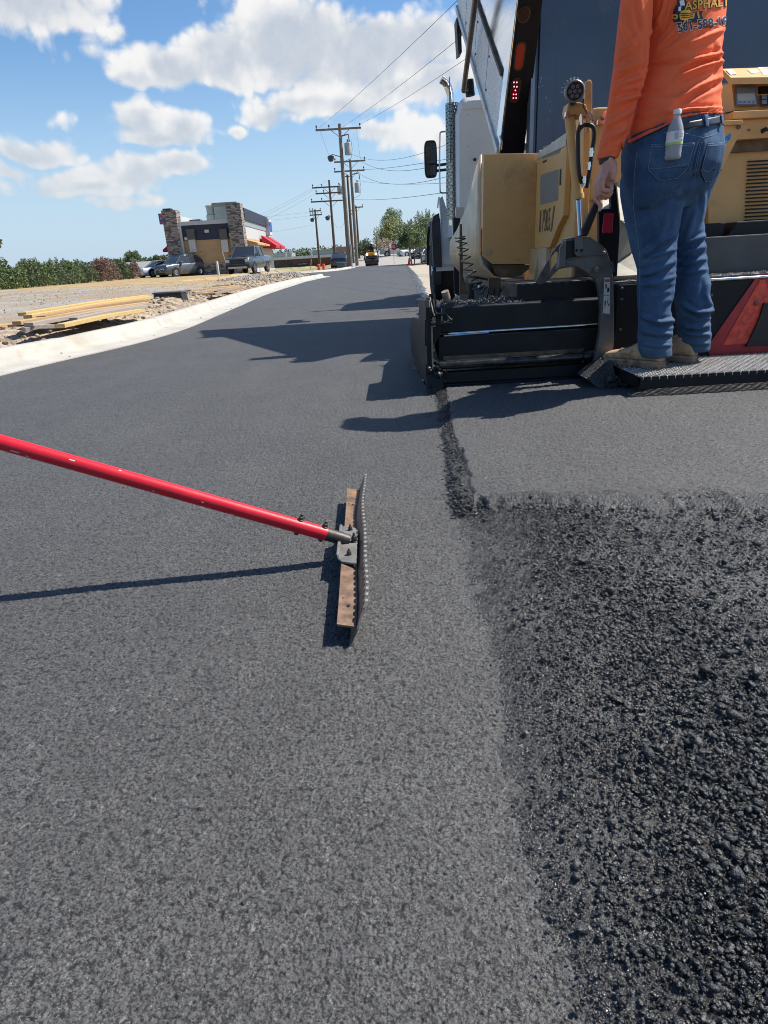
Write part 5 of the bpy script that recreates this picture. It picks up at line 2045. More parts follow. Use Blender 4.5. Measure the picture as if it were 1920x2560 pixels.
class Surf:
    """lays thin pieces (pockets, seams, prints) onto a cloth mesh"""
    def __init__(s, *objs):
        s.trees = []
        for o in objs:
            me = o.data
            s.trees.append(BVHTree.FromPolygons([v.co.copy() for v in me.vertices], [tuple(p.vertices) for p in me.polygons]))

    def hit(s, px, py):
        best = None
        for t in s.trees:
            h = t.ray_cast(O, ray(px, py).normalized())
            if h[0] is not None and (best is None or h[3] < best[2]):
                best = (h[0], h[1], h[3])
        return best

    def line(s, pts, r, off=.0, step=3.0):
        out = []
        for a, b in zip(pts, pts[1:]):
            n = max(1, int(math.hypot(b[0] - a[0], b[1] - a[1]) / step))
            for i in range(n):
                out.append((lerp(a[0], b[0], i / n), lerp(a[1], b[1], i / n)))
        out.append(pts[-1])
        q = []
        for x, y in out:
            h = s.hit(x, y)
            if h:
                nn = h[1] if h[1].dot(h[0] - O) < 0 else -h[1]
                q.append(h[0] + nn * off)
        return MB().tube(q, r, 6) if len(q) > 1 else MB()

    def patch(s, mb, quad, off, nx=14, ny=14):
        """four corners (px) -> a conforming sheet"""
        (a, b, c, d) = quad
        grid = []
        for j in range(ny + 1):
            v = j / ny
            for i in range(nx + 1):
                u = i / nx
                x = (a[0] * (1 - u) + b[0] * u) * (1 - v) + (d[0] * (1 - u) + c[0] * u) * v
                y = (a[1] * (1 - u) + b[1] * u) * (1 - v) + (d[1] * (1 - u) + c[1] * u) * v
                h = s.hit(x, y)
                if h:
                    nn = h[1] if h[1].dot(h[0] - O) < 0 else -h[1]
                    grid.append(h[0] + nn * off)
                else:
                    grid.append(None)
        s.add_grid(mb, grid, nx, ny)
        return mb

    def add_grid(s, mb, grid, nx, ny):
        idx, vs = {}, []
        for i, g in enumerate(grid):
            if g is not None:
                idx[i] = len(vs)
                vs.append(g)
        fs = []
        for j in range(ny):
            for i in range(nx):
                q = (j * (nx + 1) + i, j * (nx + 1) + i + 1, (j + 1) * (nx + 1) + i + 1, (j + 1) * (nx + 1) + i)
                if all(k in idx for k in q):
                    p = [vs[idx[k]] for k in q]
                    if max((p[0] - p[1]).length, (p[1] - p[2]).length, (p[2] - p[3]).length) < .03:
                        fs.append(tuple(idx[k] for k in q))
        mb.add(vs, fs)

    def decal(s, mb, vs, fs, off):
        """a flat drawing given in px, laid on the cloth"""
        bm = bmesh.new()
        bv = [bm.verts.new((x, y, 0)) for x, y in vs]
        for f in fs:
            try:
                bm.faces.new([bv[i] for i in f])
            except ValueError:
                pass
        bmesh.ops.triangulate(bm, faces=bm.faces)
        for _ in range(3):
            long_ = [e for e in bm.edges if e.calc_length() > 4.5]
            if not long_:
                break
            bmesh.ops.subdivide_edges(bm, edges=long_, cuts=1)
            bmesh.ops.triangulate(bm, faces=bm.faces)
        pos = {}
        for v in bm.verts:
            h = s.hit(v.co.x, v.co.y)
            if h:
                nn = h[1] if h[1].dot(h[0] - O) < 0 else -h[1]
                pos[v] = h[0] + nn * off
        vv, ix = [], {}
        ff = []
        for f in bm.faces:
            if all(v in pos for v in f.verts):
                p = [pos[v] for v in f.verts]
                if max((p[0] - p[1]).length, (p[1] - p[2]).length, (p[2] - p[0]).length) > .05:
                    continue
                for v in f.verts:
                    if v not in ix:
                        ix[v] = len(vv)
                        vv.append(pos[v])
                ff.append(tuple(ix[v] for v in f.verts))
        bm.free()
        mb.add(vv, ff)


def person():
    base = P(1660, 915, 3.08)
    t_loc = Vector((1.45, 3.08, PZ))
    Yt, Ya = 3.06, 2.95
    SK = mat('skin', (0.50, 0.255, 0.19), .55, var=.15, scale=40, bump=.12, bscale=220, bdist=.002)
    ORG = mat('orange_shirt_cloth', (0.84, 0.150, 0.055), .78, var=.07, scale=5, bump=.12, bscale=420, spec=.25, bdist=.002)
    # denim: twill with faded wear
    DEN = bpy.data.materials.new('blue_denim')
    DEN.use_nodes = True
    tr = DEN.node_tree
    k = NT(tr)
    b = tr.nodes['Principled BSDF']
    tc = k.node('ShaderNodeTexCoord').outputs['Object']
    n1 = k.noise(tc, 7, 6, .65)
    n2 = k.noise(tc, 260, 3, .6)
    mp = k.node('ShaderNodeMapping')
    mp.inputs['Scale'].default_value = (60, 60, 6)
    tr.links.new(tc, mp.inputs[0])
    n3 = k.noise(mp.outputs[0], 3, 4, .6)
    c = k.mix(k.smooth(n1, .35, .72), (0.022, 0.058, 0.128), (0.062, 0.125, 0.225))
    c = k.mix(k.m('MULTIPLY', k.smooth(n2, .4, .7), .35), c, (0.09, 0.13, 0.20))
    c = k.mix(k.m('MULTIPLY', k.smooth(n3, .55, .75), .3), c, (0.15, 0.23, 0.34))
    sp = k.node('ShaderNodeSeparateXYZ')
    tr.links.new(tc, sp.inputs[0])
    c = k.mix(k.m('MULTIPLY', k.smooth(sp.outputs[2], .55, .14), .35), c, (0.11, 0.15, 0.19))     # dusty lower legs
    tr.links.new(c, b.inputs['Base Color'])
    b.inputs['Roughness'].default_value = .85
    b.inputs['Specular IOR Level'].default_value = .25
    bp = k.node('ShaderNodeBump')
    bp.inputs['Strength'].default_value = .25
    bp.inputs['Distance'].default_value = .002
    tr.links.new(n2, bp.inputs['Height'])
    tr.links.new(bp.outputs[0], b.inputs['Normal'])

    # ---- body: one continuous figure
    tors = [(385, 1560, 1800), (330, 1562, 1803), (285, 1570, 1804), (240, 1582, 1801), (200, 1592, 1801), (157, 1600, 1804), (120, 1604, 1807), (90, 1606, 1810), (40, 1606, 1814), (0, 1600, 1816)]
    mid = P(1706, 0, Yt)
    sh = [(1.60, .215, .125), (1.635, .185, .105), (1.66, .13, .085), (1.68, .075, .07)]
    hips = [(300, 1574, 1801), (330, 1563, 1804), (377, 1557, 1807), (420, 1555, 1799), (450, 1556, 1786), (478, 1557, 1778), (498, 1562, 1770), (520, 1572, 1758)]
    hrho = [.78, .80, .82, .80, .72, .60, .48, .34]
    legl = [(440, 1557, 1722), (480, 1556, 1708), (550, 1568, 1696), (581, 1574, 1691), (626, 1583, 1686), (671, 1596, 1687), (731, 1596, 1683), (777, 1598, 1673), (804, 1599, 1682), (837, 1597, 1677), (870, 1598, 1676), (892, 1606, 1677)]
    legr = [(430, 1655, 1794), (480, 1668, 1774), (520, 1670, 1764), (557, 1672, 1757), (599, 1676, 1760), (647, 1682, 1763), (686, 1686, 1767), (731, 1688, 1772), (774, 1692, 1779), (801, 1695, 1771), (846, 1698, 1774), (878, 1704, 1771)]
    arm = [(-40, 1562, 1640), (0, 1553, 1630), (75, 1545, 1627), (166, 1536, 1617), (211, 1529, 1607), (271, 1519, 1590), (340, 1504, 1570), (385, 1494, 1548), (398, 1492, 1543)]
    ls, rs = P(1598, -30, Ya + .06), mid + RD * .19 + Vector((0, 0, .01))
    re = Vector((1.50, 3.40, 1.31))
    rh = Vector((1.58, 3.66, 1.29))
    mb = MB()
    mb.loft([ring_px(a_, b_, y, Yt, .74, shrink=.02) for y, a_, b_ in tors] + [ring_at((mid.x, mid.y, z), a_ - .02, b_ - .02) for z, a_, b_ in sh] + [ring_at((mid.x + FD.x * .02, mid.y + FD.y * .02, z), .058, .062) for z in (1.70, 1.74)])
    mb.loft([ring_px(a_, b_, y, Yt + .03 * (.8 - q_), q_, shrink=.02) for (y, a_, b_), q_ in zip(hips, hrho)])
    mb.loft([ring_px(a_, b_, y, 3.06, .95, shrink=.022) for y, a_, b_ in legl])
    mb.loft([ring_px(a_, b_, y, 3.17, .95, shrink=.022) for y, a_, b_ in legr])
    mb.tube([ls, P(1575, 160, Ya), P(1560, 235, Ya), P(1532, 340, Ya), P(1518, 400, Ya - .01)], [.06, .052, .046, .038, .028], 16)
    mb.tube([rs, re, rh], [.06, .045, .03], 16)
    # head
    hc = Vector((mid.x, mid.y, 0)) + FD * .045
    prof = [(1.72, .050, .06, 0), (1.745, .062, .080, .012), (1.775, .068, .092, .012), (1.81, .074, .098, .006), (1.85, .077, .100, 0), (1.89, .075, .097, -.003), (1.925, .062, .08, -.004), (1.95, .035, .05, -.004), (1.958, .01, .015, -.004)]
    mb.loft([ring_at((hc.x + FD.x * o_, hc.y + FD.y * o_, z), a_, b_, 28, 1.0) for z, a_, b_, o_ in prof])
    mb.tube([hc + FD * .085 + Vector((0, 0, 1.845)), hc + FD * .125 + Vector((0, 0, 1.80)), hc + FD * .10 + Vector((0, 0, 1.79))], [.008, .016, .010], 10)
    for sgn in (-1, 1):
        mb.tube([hc + RD * sgn * .074 + Vector((0, 0, 1.80)), hc + RD * sgn * .084 - FD * .01 + Vector((0, 0, 1.83)), hc + RD * sgn * .078 - FD * .005 + Vector((0, 0, 1.86))], [.010, .014, .010], 8)
    # left hand: loose fist, first finger hanging
    W_ = P(1518, 400, Ya - .01)
    kn = [P(1504, 455, Ya - .035) + Vector((0, .022 * i, -.004 * i - .002 * i * (3 - i))) for i in range(4)]
    for i, kp in enumerate(kn):
        mb.tube([W_ + Vector((.004, (i - 1.2) * .010, .005)), W_.lerp(kp, .5) + Vector((.004, 0, 0)), kp], [.022, .0185, .0130], 12)
        ln = (.80, .93, 1.0, .95)[i]
        if i < 3:
            q = [kp, kp + Vector((.008, -.002, -.036)) * ln, kp + Vector((.038, -.004, -.046)) * ln, kp + Vector((.056, -.002, -.034)) * ln, kp + Vector((.050, 0, -.014)) * ln]
            mb.tube(q, [.0125, .0110, .0102, .0096, .0078], 12)
        else:
            q = [kp, kp + Vector((.002, .0, -.048)), kp + Vector((.022, -.010, -.074)), kp + Vector((.016, -.012, -.096))]
            mb.tube(q, [.0125, .0105, .0095, .0072], 12)
    mb.tube([W_ + Vector((.020, -.006, .0)), P(1534, 430, Ya - .03), P(1531, 452, Ya - .03)], [.015, .0155, .011], 12)          # heel of the hand
    mb.tube([W_ + Vector((.018, .03, -.02)), W_ + Vector((.040, .055, -.055)), W_ + Vector((.046, .05, -.085)), W_ + Vector((.036, .04, -.105))], [.016, .0135, .011, .008], 12)   # thumb
    mb.tube([W_ + Vector((.012, .02, -.02)), P(1516, 445, Ya + .0), P(1520, 468, Ya + .0)], [.022, .026, .016], 12)          # palm
    # right hand resting on the console rail, fingers over it
    for i in range(4):
        o_ = RD * (.022 * (i - 1.5))
        mb.tube([rh + o_ * .5, rh + o_ + FD * .07 + Vector((0, 0, .01)), rh + o_ + FD * .11 + Vector((0, 0, 0)), rh + o_ + FD * .125 + Vector((0, 0, -.03))], [.02, .013, .0095, .007], 10)
    mb.tube([rh, rh - RD * .035 + FD * .03 - Vector((0, 0, .01)), rh - RD * .045 + FD * .07 - Vector((0, 0, .02))], [.018, .012, .008], 10)
    # feet inside the boots
    HL, HR = Vector((1.352, 3.035, PZ)), Vector((1.555, 3.135, PZ))
    for h in (HL, HR):
        mb.tube([h + FD * .06 + Vector((0, 0, .12)), h + FD * .06 + Vector((0, 0, .06)), h + FD * .2 + Vector((0, 0, .045))], [.045, .035, .028], 12)
    body_me = remeshed(mb, .0042, 4)
    body = link('person', body_me, SK)
    tag(body, 'worker in orange shirt and blue jeans standing with his back turned on the paver step', 'person')
    # eyes, brows and mouth
    m2 = MB()
    for sgn in (-1, 1):
        m2.ico(hc + FD * .088 + RD * sgn * .031 + Vector((0, 0, 1.848)), .011, random.Random(1), 2, (1, 1, .7), 0)
    m2.each('eye', mat('eye', (0.5, 0.48, 0.45), .2), body, smooth=True)
    MB().tube([hc + FD * .099 + RD * x + Vector((0, 0, 1.768 - abs(x) * .1)) for x in (-.025, -.01, .01, .025)], .006, 8).build('lips', mat('lips', (0.30, 0.10, 0.08), .5), body, smooth=True)
    # cap
    m2 = MB()
    m2.loft([ring_at((hc.x, hc.y, z), a_, b_, 28, 1.0) for z, a_, b_ in ((1.865, .083, .108), (1.90, .084, .108), (1.945, .074, .095), (1.972, .045, .06), (1.98, .008, .01))])
    m2.loft([[hc + FD * (f_ + .0) + RD * r_ + Vector((0, 0, z)) for f_, r_, z in row] for row in
             ([(.085, -.075, 1.868), (.10, 0, 1.872), (.085, .075, 1.868)], [(.15, -.06, 1.855), (.185, 0, 1.862), (.15, .06, 1.855)], [(.15, -.06, 1.851), (.185, 0, 1.858), (.15, .06, 1.851)], [(.085, -.075, 1.862), (.10, 0, 1.866), (.085, .075, 1.862)])], closed=False)
    m2.build('cap', mat('cap_cloth', (0.10, 0.10, 0.10), .8), body, smooth=True)

    # ---- shirt
    mb = MB()
    mb.loft([ring_px(a_, b_, y, Yt, .74) for y, a_, b_ in tors] + [ring_at((mid.x, mid.y, z), a_, b_) for z, a_, b_ in sh])
    mb.loft([ring_px(a_, b_, y, Ya + (.06 if y < 0 else .0), .95, yaw=R(12)) for y, a_, b_ in arm])
    mb.tube([rs, re, rh - FD * .03], [.078, .066, .045], 20)
    mb.tube([P(1600, -20, Ya + .08), mid + Vector((0, 0, .03)), rs], [.075, .1, .08], 16)
    sm_ = remeshed(mb, .0065, 7)

    def hem(c):
        px, py = (v[0] for v in proj_np(np.array([c])))
        if px < 1556 and py > 240:
            return True
        lim = interp([(1556, 374), (1571, 362), (1600, 346), (1640, 326), (1680, 306), (1705, 296), (1760, 287), (1810, 284)], px)
        if py > 352 and px < 1560:
            return px < 1553
        return py < lim
    cut_below(sm_, hem)
    # true the cut edge to the hem line
    bm = bmesh.new()
    bm.from_mesh(sm_)
    edge = [v for v in bm.verts if v.is_boundary]
    epx, epy = proj_np(np.array([v.co for v in edge]))
    for v, ex, ey in zip(edge, epx, epy):
        if ex > 1556:
            lim = interp([(1556, 374), (1571, 362), (1600, 346), (1640, 326), (1680, 306), (1705, 296), (1760, 287), (1810, 284)], ex)
            v.co.z += max(-.02, min(.02, (ey - lim) / 600.0))
    bm.to_mesh(sm_)
    bm.free()
    V, A = -.0065, .006
    folds = [
        ([(1619, 167), (1691, 154), (1745, 139), (1800, 128)], 5, -.009), ([(1708, 149), (1755, 140), (1804, 133)], 6, .010),
        ([(1690, 196), (1720, 184), (1752, 169), (1804, 152)], 6, .011), ([(1700, 176), (1750, 158), (1802, 143)], 5, -.006),
        ([(1716, 114), (1767, 90), (1812, 72)], 6, .008), ([(1625, 100), (1655, 75), (1676, 45), (1688, 5)], 6, -.008), ([(1632, 125), (1665, 100), (1700, 60), (1722, 20)], 7, .007),
        ([(1640, 60), (1656, 30), (1664, -5)], 5, .007), ([(1628, 140), (1680, 118), (1735, 84)], 8, .006), ([(1668, 284), (1721, 274), (1804, 271)], 4.5, .010), ([(1698, 293), (1750, 284), (1805, 281)], 4, .010), ([(1690, 286), (1750, 279), (1805, 276)], 2.5, -.008),
        ([(1690, 264), (1745, 231), (1801, 206)], 7, -.007), ([(1700, 250), (1748, 216), (1801, 192)], 7, .007), ([(1571, 345), (1620, 322), (1670, 304)], 4, -.006), ([(1571, 356), (1625, 334), (1668, 314)], 4, .006),
        ([(1590, 290), (1640, 280), (1690, 268)], 8, .005), ([(1612, 230), (1660, 235), (1715, 222)], 9, -.004), ([(1795, 100), (1802, 160), (1800, 230)], 6, .005),
        # sleeve
        ([(1545, 130), (1575, 112), (1600, 84)], 5, .006), ([(1540, 160), (1572, 140), (1610, 108)], 5, -.006), ([(1537, 182), (1575, 165), (1614, 148)], 5, .007), ([(1532, 206), (1566, 188), (1612, 170)], 5, -.007),
        ([(1528, 226), (1560, 208), (1608, 190)], 6, .009), ([(1525, 248), (1560, 232), (1604, 226)], 5, -.008), ([(1521, 268), (1556, 250), (1602, 238)], 5, .009), ([(1516, 292), (1545, 276), (1594, 252)], 5, -.007),
        ([(1511, 314), (1542, 298), (1588, 272)], 5, .007), ([(1507, 334), (1538, 318), (1580, 296)], 4.5, -.006), ([(1503, 352), (1535, 338), (1574, 318)], 4, .006), ([(1499, 372), (1530, 358), (1565, 340)], 4, -.005),
        ([(1496, 386), (1545, 372)], 3, .004), ([(1555, 20), (1560, 70), (1580, 110)], 7, .006), ([(1585, -10), (1592, 40), (1600, 80)], 7, -.006), ([(1612, 100), (1606, 190), (1592, 260)], 5, -.005),
        ([(1596, 250), (1578, 300), (1560, 350)], 5, -.005)]
    apply_folds(sm_, [(a_, b_, c_ * 1.45) for a_, b_, c_ in folds], .003, 11)
    shirt = link('shirt', sm_, ORG, body)
    so2 = shirt.modifiers.new('thick', 'SOLIDIFY')
    so2.thickness = .0025
    so2.offset = -1
    # ---- jeans
    mb = MB()
    mb.loft([ring_px(a_, b_, y, Yt + .03 * (.8 - q_), q_) for (y, a_, b_), q_ in zip(hips, hrho)])
    mb.loft([ring_px(a_, b_, y, 3.06, .95) for y, a_, b_ in legl])
    mb.loft([ring_px(a_, b_, y, 3.17, .95) for y, a_, b_ in legr])
    # seat
    for px_, py_, r_ in ((1658, 418, .080), (1762, 410, .072)):
        mb.ico(P(px_, py_, 3.035 if px_ < 1700 else 3.07), r_, random.Random(4), 2, (1, 1, 1.15), 0)
    jm = remeshed(mb, .0065, 7)
    cut_below(jm, lambda c: c.z > PZ + .025)
    jf = [([(1703, 478), (1722, 456), (1745, 438)], 7, -.010), ([(1730, 440), (1741, 390), (1756, 345)], 5, -.008), ([(1690, 585), (1645, 606), (1604, 640)], 6, .009), ([(1690, 604), (1650, 622), (1610, 650)], 4, -.007), ([(1689, 622), (1655, 634), (1625, 640)], 5, .008),
          ([(1688, 650), (1640, 676), (1600, 686)], 6, .010), ([(1688, 668), (1645, 690), (1605, 698)], 4, -.008), ([(1688, 690), (1640, 708), (1602, 712)], 5, .008), ([(1686, 716), (1650, 726), (1610, 730)], 6, -.005),
          ([(1680, 745), (1650, 760), (1640, 790)], 7, .007), ([(1686, 800), (1650, 806), (1600, 788)], 5, .012), ([(1684, 812), (1650, 818), (1604, 806)], 4, -.010), ([(1680, 834), (1640, 834), (1600, 826)], 5, .010), ([(1678, 846), (1640, 848), (1602, 842)], 3.5, -.008), ([(1678, 862), (1640, 866), (1604, 858)], 4, .007),
          ([(1672, 500), (1660, 560), (1645, 610)], 9, .005), ([(1600, 520), (1612, 590), (1622, 640)], 9, .004),
          ([(1764, 588), (1735, 600), (1705, 608)], 5, .010), ([(1764, 602), (1735, 614), (1700, 622)], 3.5, -.008), ([(1764, 616), (1730, 628), (1695, 636)], 5, .010), ([(1765, 632), (1735, 644), (1696, 650)], 3.5, -.008), ([(1766, 646), (1735, 656), (1698, 662)], 5, .010), ([(1768, 672), (1735, 680), (1700, 680)], 5, .007),
          ([(1772, 700), (1765, 740), (1781, 772)], 7, .008), ([(1784, 776), (1745, 780), (1704, 758)], 5, .014), ([(1776, 788), (1742, 792), (1706, 776)], 4, -.012), ([(1774, 812), (1740, 822), (1706, 814)], 5, .009), ([(1775, 838), (1740, 836), (1708, 832)], 5, .009), ([(1774, 828), (1740, 829), (1708, 824)], 3, -.008),
          ([(1772, 858), (1740, 860), (1708, 852)], 4, .007), ([(1760, 480), (1756, 530), (1748, 560)], 6, .006), ([(1745, 520), (1730, 560), (1715, 600)], 7, .006)]
    apply_folds(jm, [(a_, b_, c_ * 1.25) for a_, b_, c_ in jf], .003, 10)
    jeans = link('jeans', jm, DEN, body)
    so2 = jeans.modifiers.new('thick', 'SOLIDIFY')
    so2.thickness = .003
    so2.offset = -1
    sj = Surf(jeans)
    ssh = Surf(shirt)
    stitch = mat('stitching', (0.19, 0.24, 0.31), .8, var=.3, scale=300)
    # yoke, centre seam, pockets
    mb = MB()
    for ln in ([(1660, 332), (1700, 330), (1730, 338), (1757, 344), (1780, 339), (1800, 328)], [(1756, 344), (1746, 395), (1737, 446), (1728, 462)], [(1752, 346), (1742, 396), (1733, 444)],
               [(1592, 380), (1586, 440), (1584, 520), (1600, 640), (1600, 780)], [(1752, 356), (1757, 357)]):
        q = sj.line(ln, .0010, .0006)
        mb.add(q.v, q.f)
    mb.build('seam_stitching', stitch, jeans)
    for nm, quad, mouth in (('back_pocket', [(1631, 362), (1736, 358), (1718, 418), (1622, 424)], None), ('back_pocket', [(1767, 360), (1803, 358), (1786, 426), (1751, 425)], None)):
        (a_, b_, c_, d_) = quad
        mb = MB()
        sj.patch(mb, quad, .0035)
        # pointed foot of the pocket
        low = [(d_[0], d_[1]), (c_[0], c_[1]), ((c_[0] * .75 + d_[0] * .25), c_[1] + 26), ((c_[0] * .3 + d_[0] * .7), d_[1] + 28)]
        sj.patch(mb, low, .0035, 14, 6)
        po = mb.build(nm, DEN, jeans, smooth=True)
        s3 = po.modifiers.new('thick', 'SOLIDIFY')
        s3.thickness = .0035
        s3.offset = -.5
        mb = MB()
        ring = [a_, d_, low[3], low[2], c_, b_]
        for ln in (ring, [a_, b_], [(a_[0] - .5, a_[1] + 5), (b_[0] - 1, b_[1] + 5)], [(d_[0] + 2, d_[1] - 2), ((c_[0] + d_[0]) / 2, c_[1] + 1), (c_[0] - 2, c_[1] - 10)]):
            q = sj.line(ln, .0010, .0058)
            mb.add(q.v, q.f)
        mb.build('pocket_stitching', stitch, po)
    # belt and loops
    mb = MB()
    belt_l = [(1676, 318), (1700, 310), (1730, 304), (1757, 301), (1780, 300), (1798, 300)]
    rows = []
    quadb = [(1672, 316), (1802, 292), (1802, 309), (1672, 330)]
    sj.patch(mb, quadb, .006, 24, 5)
    be = mb.build('belt', mat('black_belt', (0.022, 0.023, 0.026), .45, var=.3, scale=30), body, smooth=True)
    s3 = be.modifiers.new('thick', 'SOLIDIFY')
    s3.thickness = .005
    mb = MB()
    for quad in ([(1753, 292), (1762, 291), (1764, 320), (1756, 321)], [(1793, 291), (1799, 291), (1801, 316), (1796, 317)]):
        sj.patch(mb, quad, .012, 3, 8)
    for lo in mb.each('belt_loop', DEN, jeans, smooth=True):
        lo.modifiers.new('thick', 'SOLIDIFY').thickness = .003
    # tool clipped at the belt
    MB().prism([P(1803, 285, 3.14), P(1812, 284, 3.14), P(1811, 314, 3.14), P(1803, 316, 3.14)], (0, .03, 0)).build('belt_clip', RUB, body, bevel=.003)
    # watch strap
    c0, c1 = P(1517.5, 396, Ya - .008), P(1518.5, 405, Ya - .01)
    MB().tube([c0, c1], [.034, .032], 22).build('wristband', RUB, body, smooth=True)
    # ---- print on the shirt's back
    def lay(nm, body_, cx_, cy_, size, slope, m, off, shear=0.0, bold=0.0, sx_=1.0, space=1.0):
        vs, fs = textmesh(body_, size, shear=shear, bold=bold, space=space)
        ca_, sa_ = math.cos(slope), math.sin(slope)
        pts = [(cx_ + x * sx_ * ca_ + y * sa_, cy_ + x * sx_ * sa_ - y * ca_) for x, y in vs]
        # letters get narrower where the back turns away
        q = MB()
        ssh.decal(q, pts, fs, off)
        if q.v:
            return q.build(nm, m, shirt)
    INK = mat('navy_ink', (0.012, 0.02, 0.045), .6)
    WIN = mat('white_ink', (0.72, 0.70, 0.68), .6)
    YIN = mat('yellow_ink', (0.74, 0.42, 0.04), .6)
    sl_ = R(-8)
    lay('number_outline', '501-588-18', 1755, 62, 31, sl_, WIN, .0030, bold=2.2, sx_=.82, space=1.06)
    lay('number_print', '501-588-18', 1755, 62, 31, sl_, INK, .0046, bold=.7, sx_=.82, space=1.06)
    lay('name_outline', 'ASPHALT', 1765, 11, 31, sl_ * .8, INK, .0030, bold=2.0, shear=.12, sx_=.80, space=1.08)
    lay('name_print', 'ASPHALT', 1765, 11, 31, sl_ * .8, YIN, .0044, bold=.6, shear=.12, sx_=.80, space=1.08)
    # little roller drawing in front of the name
    def ink(nm, polys, m, off):
        q = MB()
        for p in polys:
            ssh.decal(q, p, [tuple(range(len(p)))], off)
        if q.v:
            q.build(nm, m, shirt)
    circ = lambda x, y, r, n=14: [(x + r * math.cos(2 * math.pi * i / n), y + r * 1.15 * math.sin(2 * math.pi * i / n)) for i in range(n)]
    ink('drawing_black', [[(1684, 30), (1690, 14), (1704, 10), (1722, 30), (1752, 34), (1757, 48), (1740, 56), (1700, 58), (1683, 54)], [(1694, -8), (1712, -10), (1718, 20), (1692, 20)], [(1740, 30), (1756, 28), (1748, 50), (1738, 52)]], INK, .0026)
    ink('drawing_white', [[(1699, 2), (1709, 0), (1712, 14), (1700, 15)], [(1697, 17), (1702, 16), (1701, 28), (1695, 28)]], WIN, .0038)
    ink('drawing_yellow', [[(1699, 37), (1736, 33), (1734, 47), (1702, 51)], circ(1688, 42, 5.5), circ(1714, 53, 5), [(1701, 28), (1722, 26), (1728, 32), (1700, 35)], [(1741, 31), (1745, 30), (1748, 46), (1744, 47)]], YIN, .0038)
    ink('drawing_lines', [circ(1688, 42, 2.6), circ(1714, 53, 2.4), [(1704, 39), (1732, 36), (1731.5, 38), (1704, 41)], [(1705, 44), (1731, 41), (1731, 42.5), (1705, 45.5)]], INK, .0048)
    # ---- boots
    LEA = mat('tan_work_boot_leather', (0.50, 0.32, 0.18), .75, var=.22, scale=14, bump=.2, bscale=130, dirt=.4, dirtcol=(0.13, 0.085, 0.05), dscale=11)
    SOL = mat('boot_sole', (0.33, 0.23, 0.15), .85, var=.25, scale=25, dirt=.4, dirtcol=(0.06, 0.045, 0.035), dscale=14)
    for h in (HL, HR):
        heel = h - FD * .02
        rows = []
        sec = [(0.0, .026, .055, .03), (.012, .036, .085, .028), (.04, .041, .13, .028), (.085, .041, .145, .028), (.12, .040, .125, .028), (.15, .042, .102, .028), (.185, .047, .086, .028), (.225, .051, .076, .028), (.262, .048, .070, .028), (.290, .038, .062, .03), (.308, .022, .048, .032), (.314, .006, .038, .034)]
        for s_, w, top, bot in sec:
            ring = []
            for i in range(20):
                a = 2 * math.pi * i / 20
                ca_, sa_ = math.cos(a), math.sin(a)
                x = w * math.copysign(abs(ca_) ** .8, ca_)
                zc, zh = (top + bot) / 2, (top - bot) / 2
                zz = zc + zh * math.copysign(abs(sa_) ** .75, sa_)
                if sa_ > .3:
                    x *= 1 - .28 * (sa_ - .3)
                ring.append(heel + FD * s_ + RD * x + Vector((0, 0, zz)))
            rows.append(ring)
        mb = MB().loft(rows)
        bo = mb.build('boot', LEA, body, smooth=True, angle=70)
        sd = bo.modifiers.new('sub', 'SUBSURF')
        sd.levels = sd.render_levels = 1
        outline = [(-.008, 0), (0, .030), (.02, .042), (.07, .043), (.13, .042), (.18, .050), (.225, .055), (.27, .050), (.30, .036), (.318, .016), (.322, 0)]
        pts = [(s_, w) for s_, w in outline] + [(s_, -w) for s_, w in outline[-2:0:-1]]
        mb = MB()
        rr = []
        for zz, g in ((.004, -.002), (.010, .001), (.0105, -.0015), (.018, .0), (.0185, -.0025), (.027, -.0005), (.034, -.004)):
            rr.append([heel + FD * (s_ + (g if s_ > .1 else -g)) + RD * (w + (g if w > 0 else -g)) + Vector((0, 0, zz + (.004 if s_ > .29 else 0))) for s_, w in pts])
        mb.loft(rr)
        for i in range(13):
            s_ = .005 + i * .0235
            w = interp(outline, s_) if True else 0
            if .09 < s_ < .12:
                continue
            for sg in (-1, 1):
                mb.obox(heel + FD * s_ + RD * sg * (w - .004) + Vector((0, 0, .003)), (.010, .013, .0075), Matrix((RD, FD, Vector((0, 0, 1)))).transposed())
        mb.build('sole', SOL, bo, smooth=False)
        mb = MB()
        for i in range(4):
            s_ = .135 + i * .02
            zt = .118 - i * .0125
            mb.tube([heel + FD * s_ - RD * .030 + Vector((0, 0, zt - .022)), heel + FD * (s_ + .006) + Vector((0, 0, zt - .001)), heel + FD * (s_ + .002) + RD * .030 + Vector((0, 0, zt - .022))], .0022, 6)
        mb.tube([heel + FD * .145 - RD * .047 + Vector((0, 0, .055)), heel + FD * .19 - RD * .046 + Vector((0, 0, .062)), heel + FD * .215 - RD * .036 + Vector((0, 0, .073)), heel + FD * .222 + Vector((0, 0, .081)), heel + FD * .215 + RD * .036 + Vector((0, 0, .073))], .0016, 6)
        mb.build('lace', mat('lace_brown', (0.10, 0.06, 0.03), .8), bo, smooth=True)
    return sj


sj_ = person()


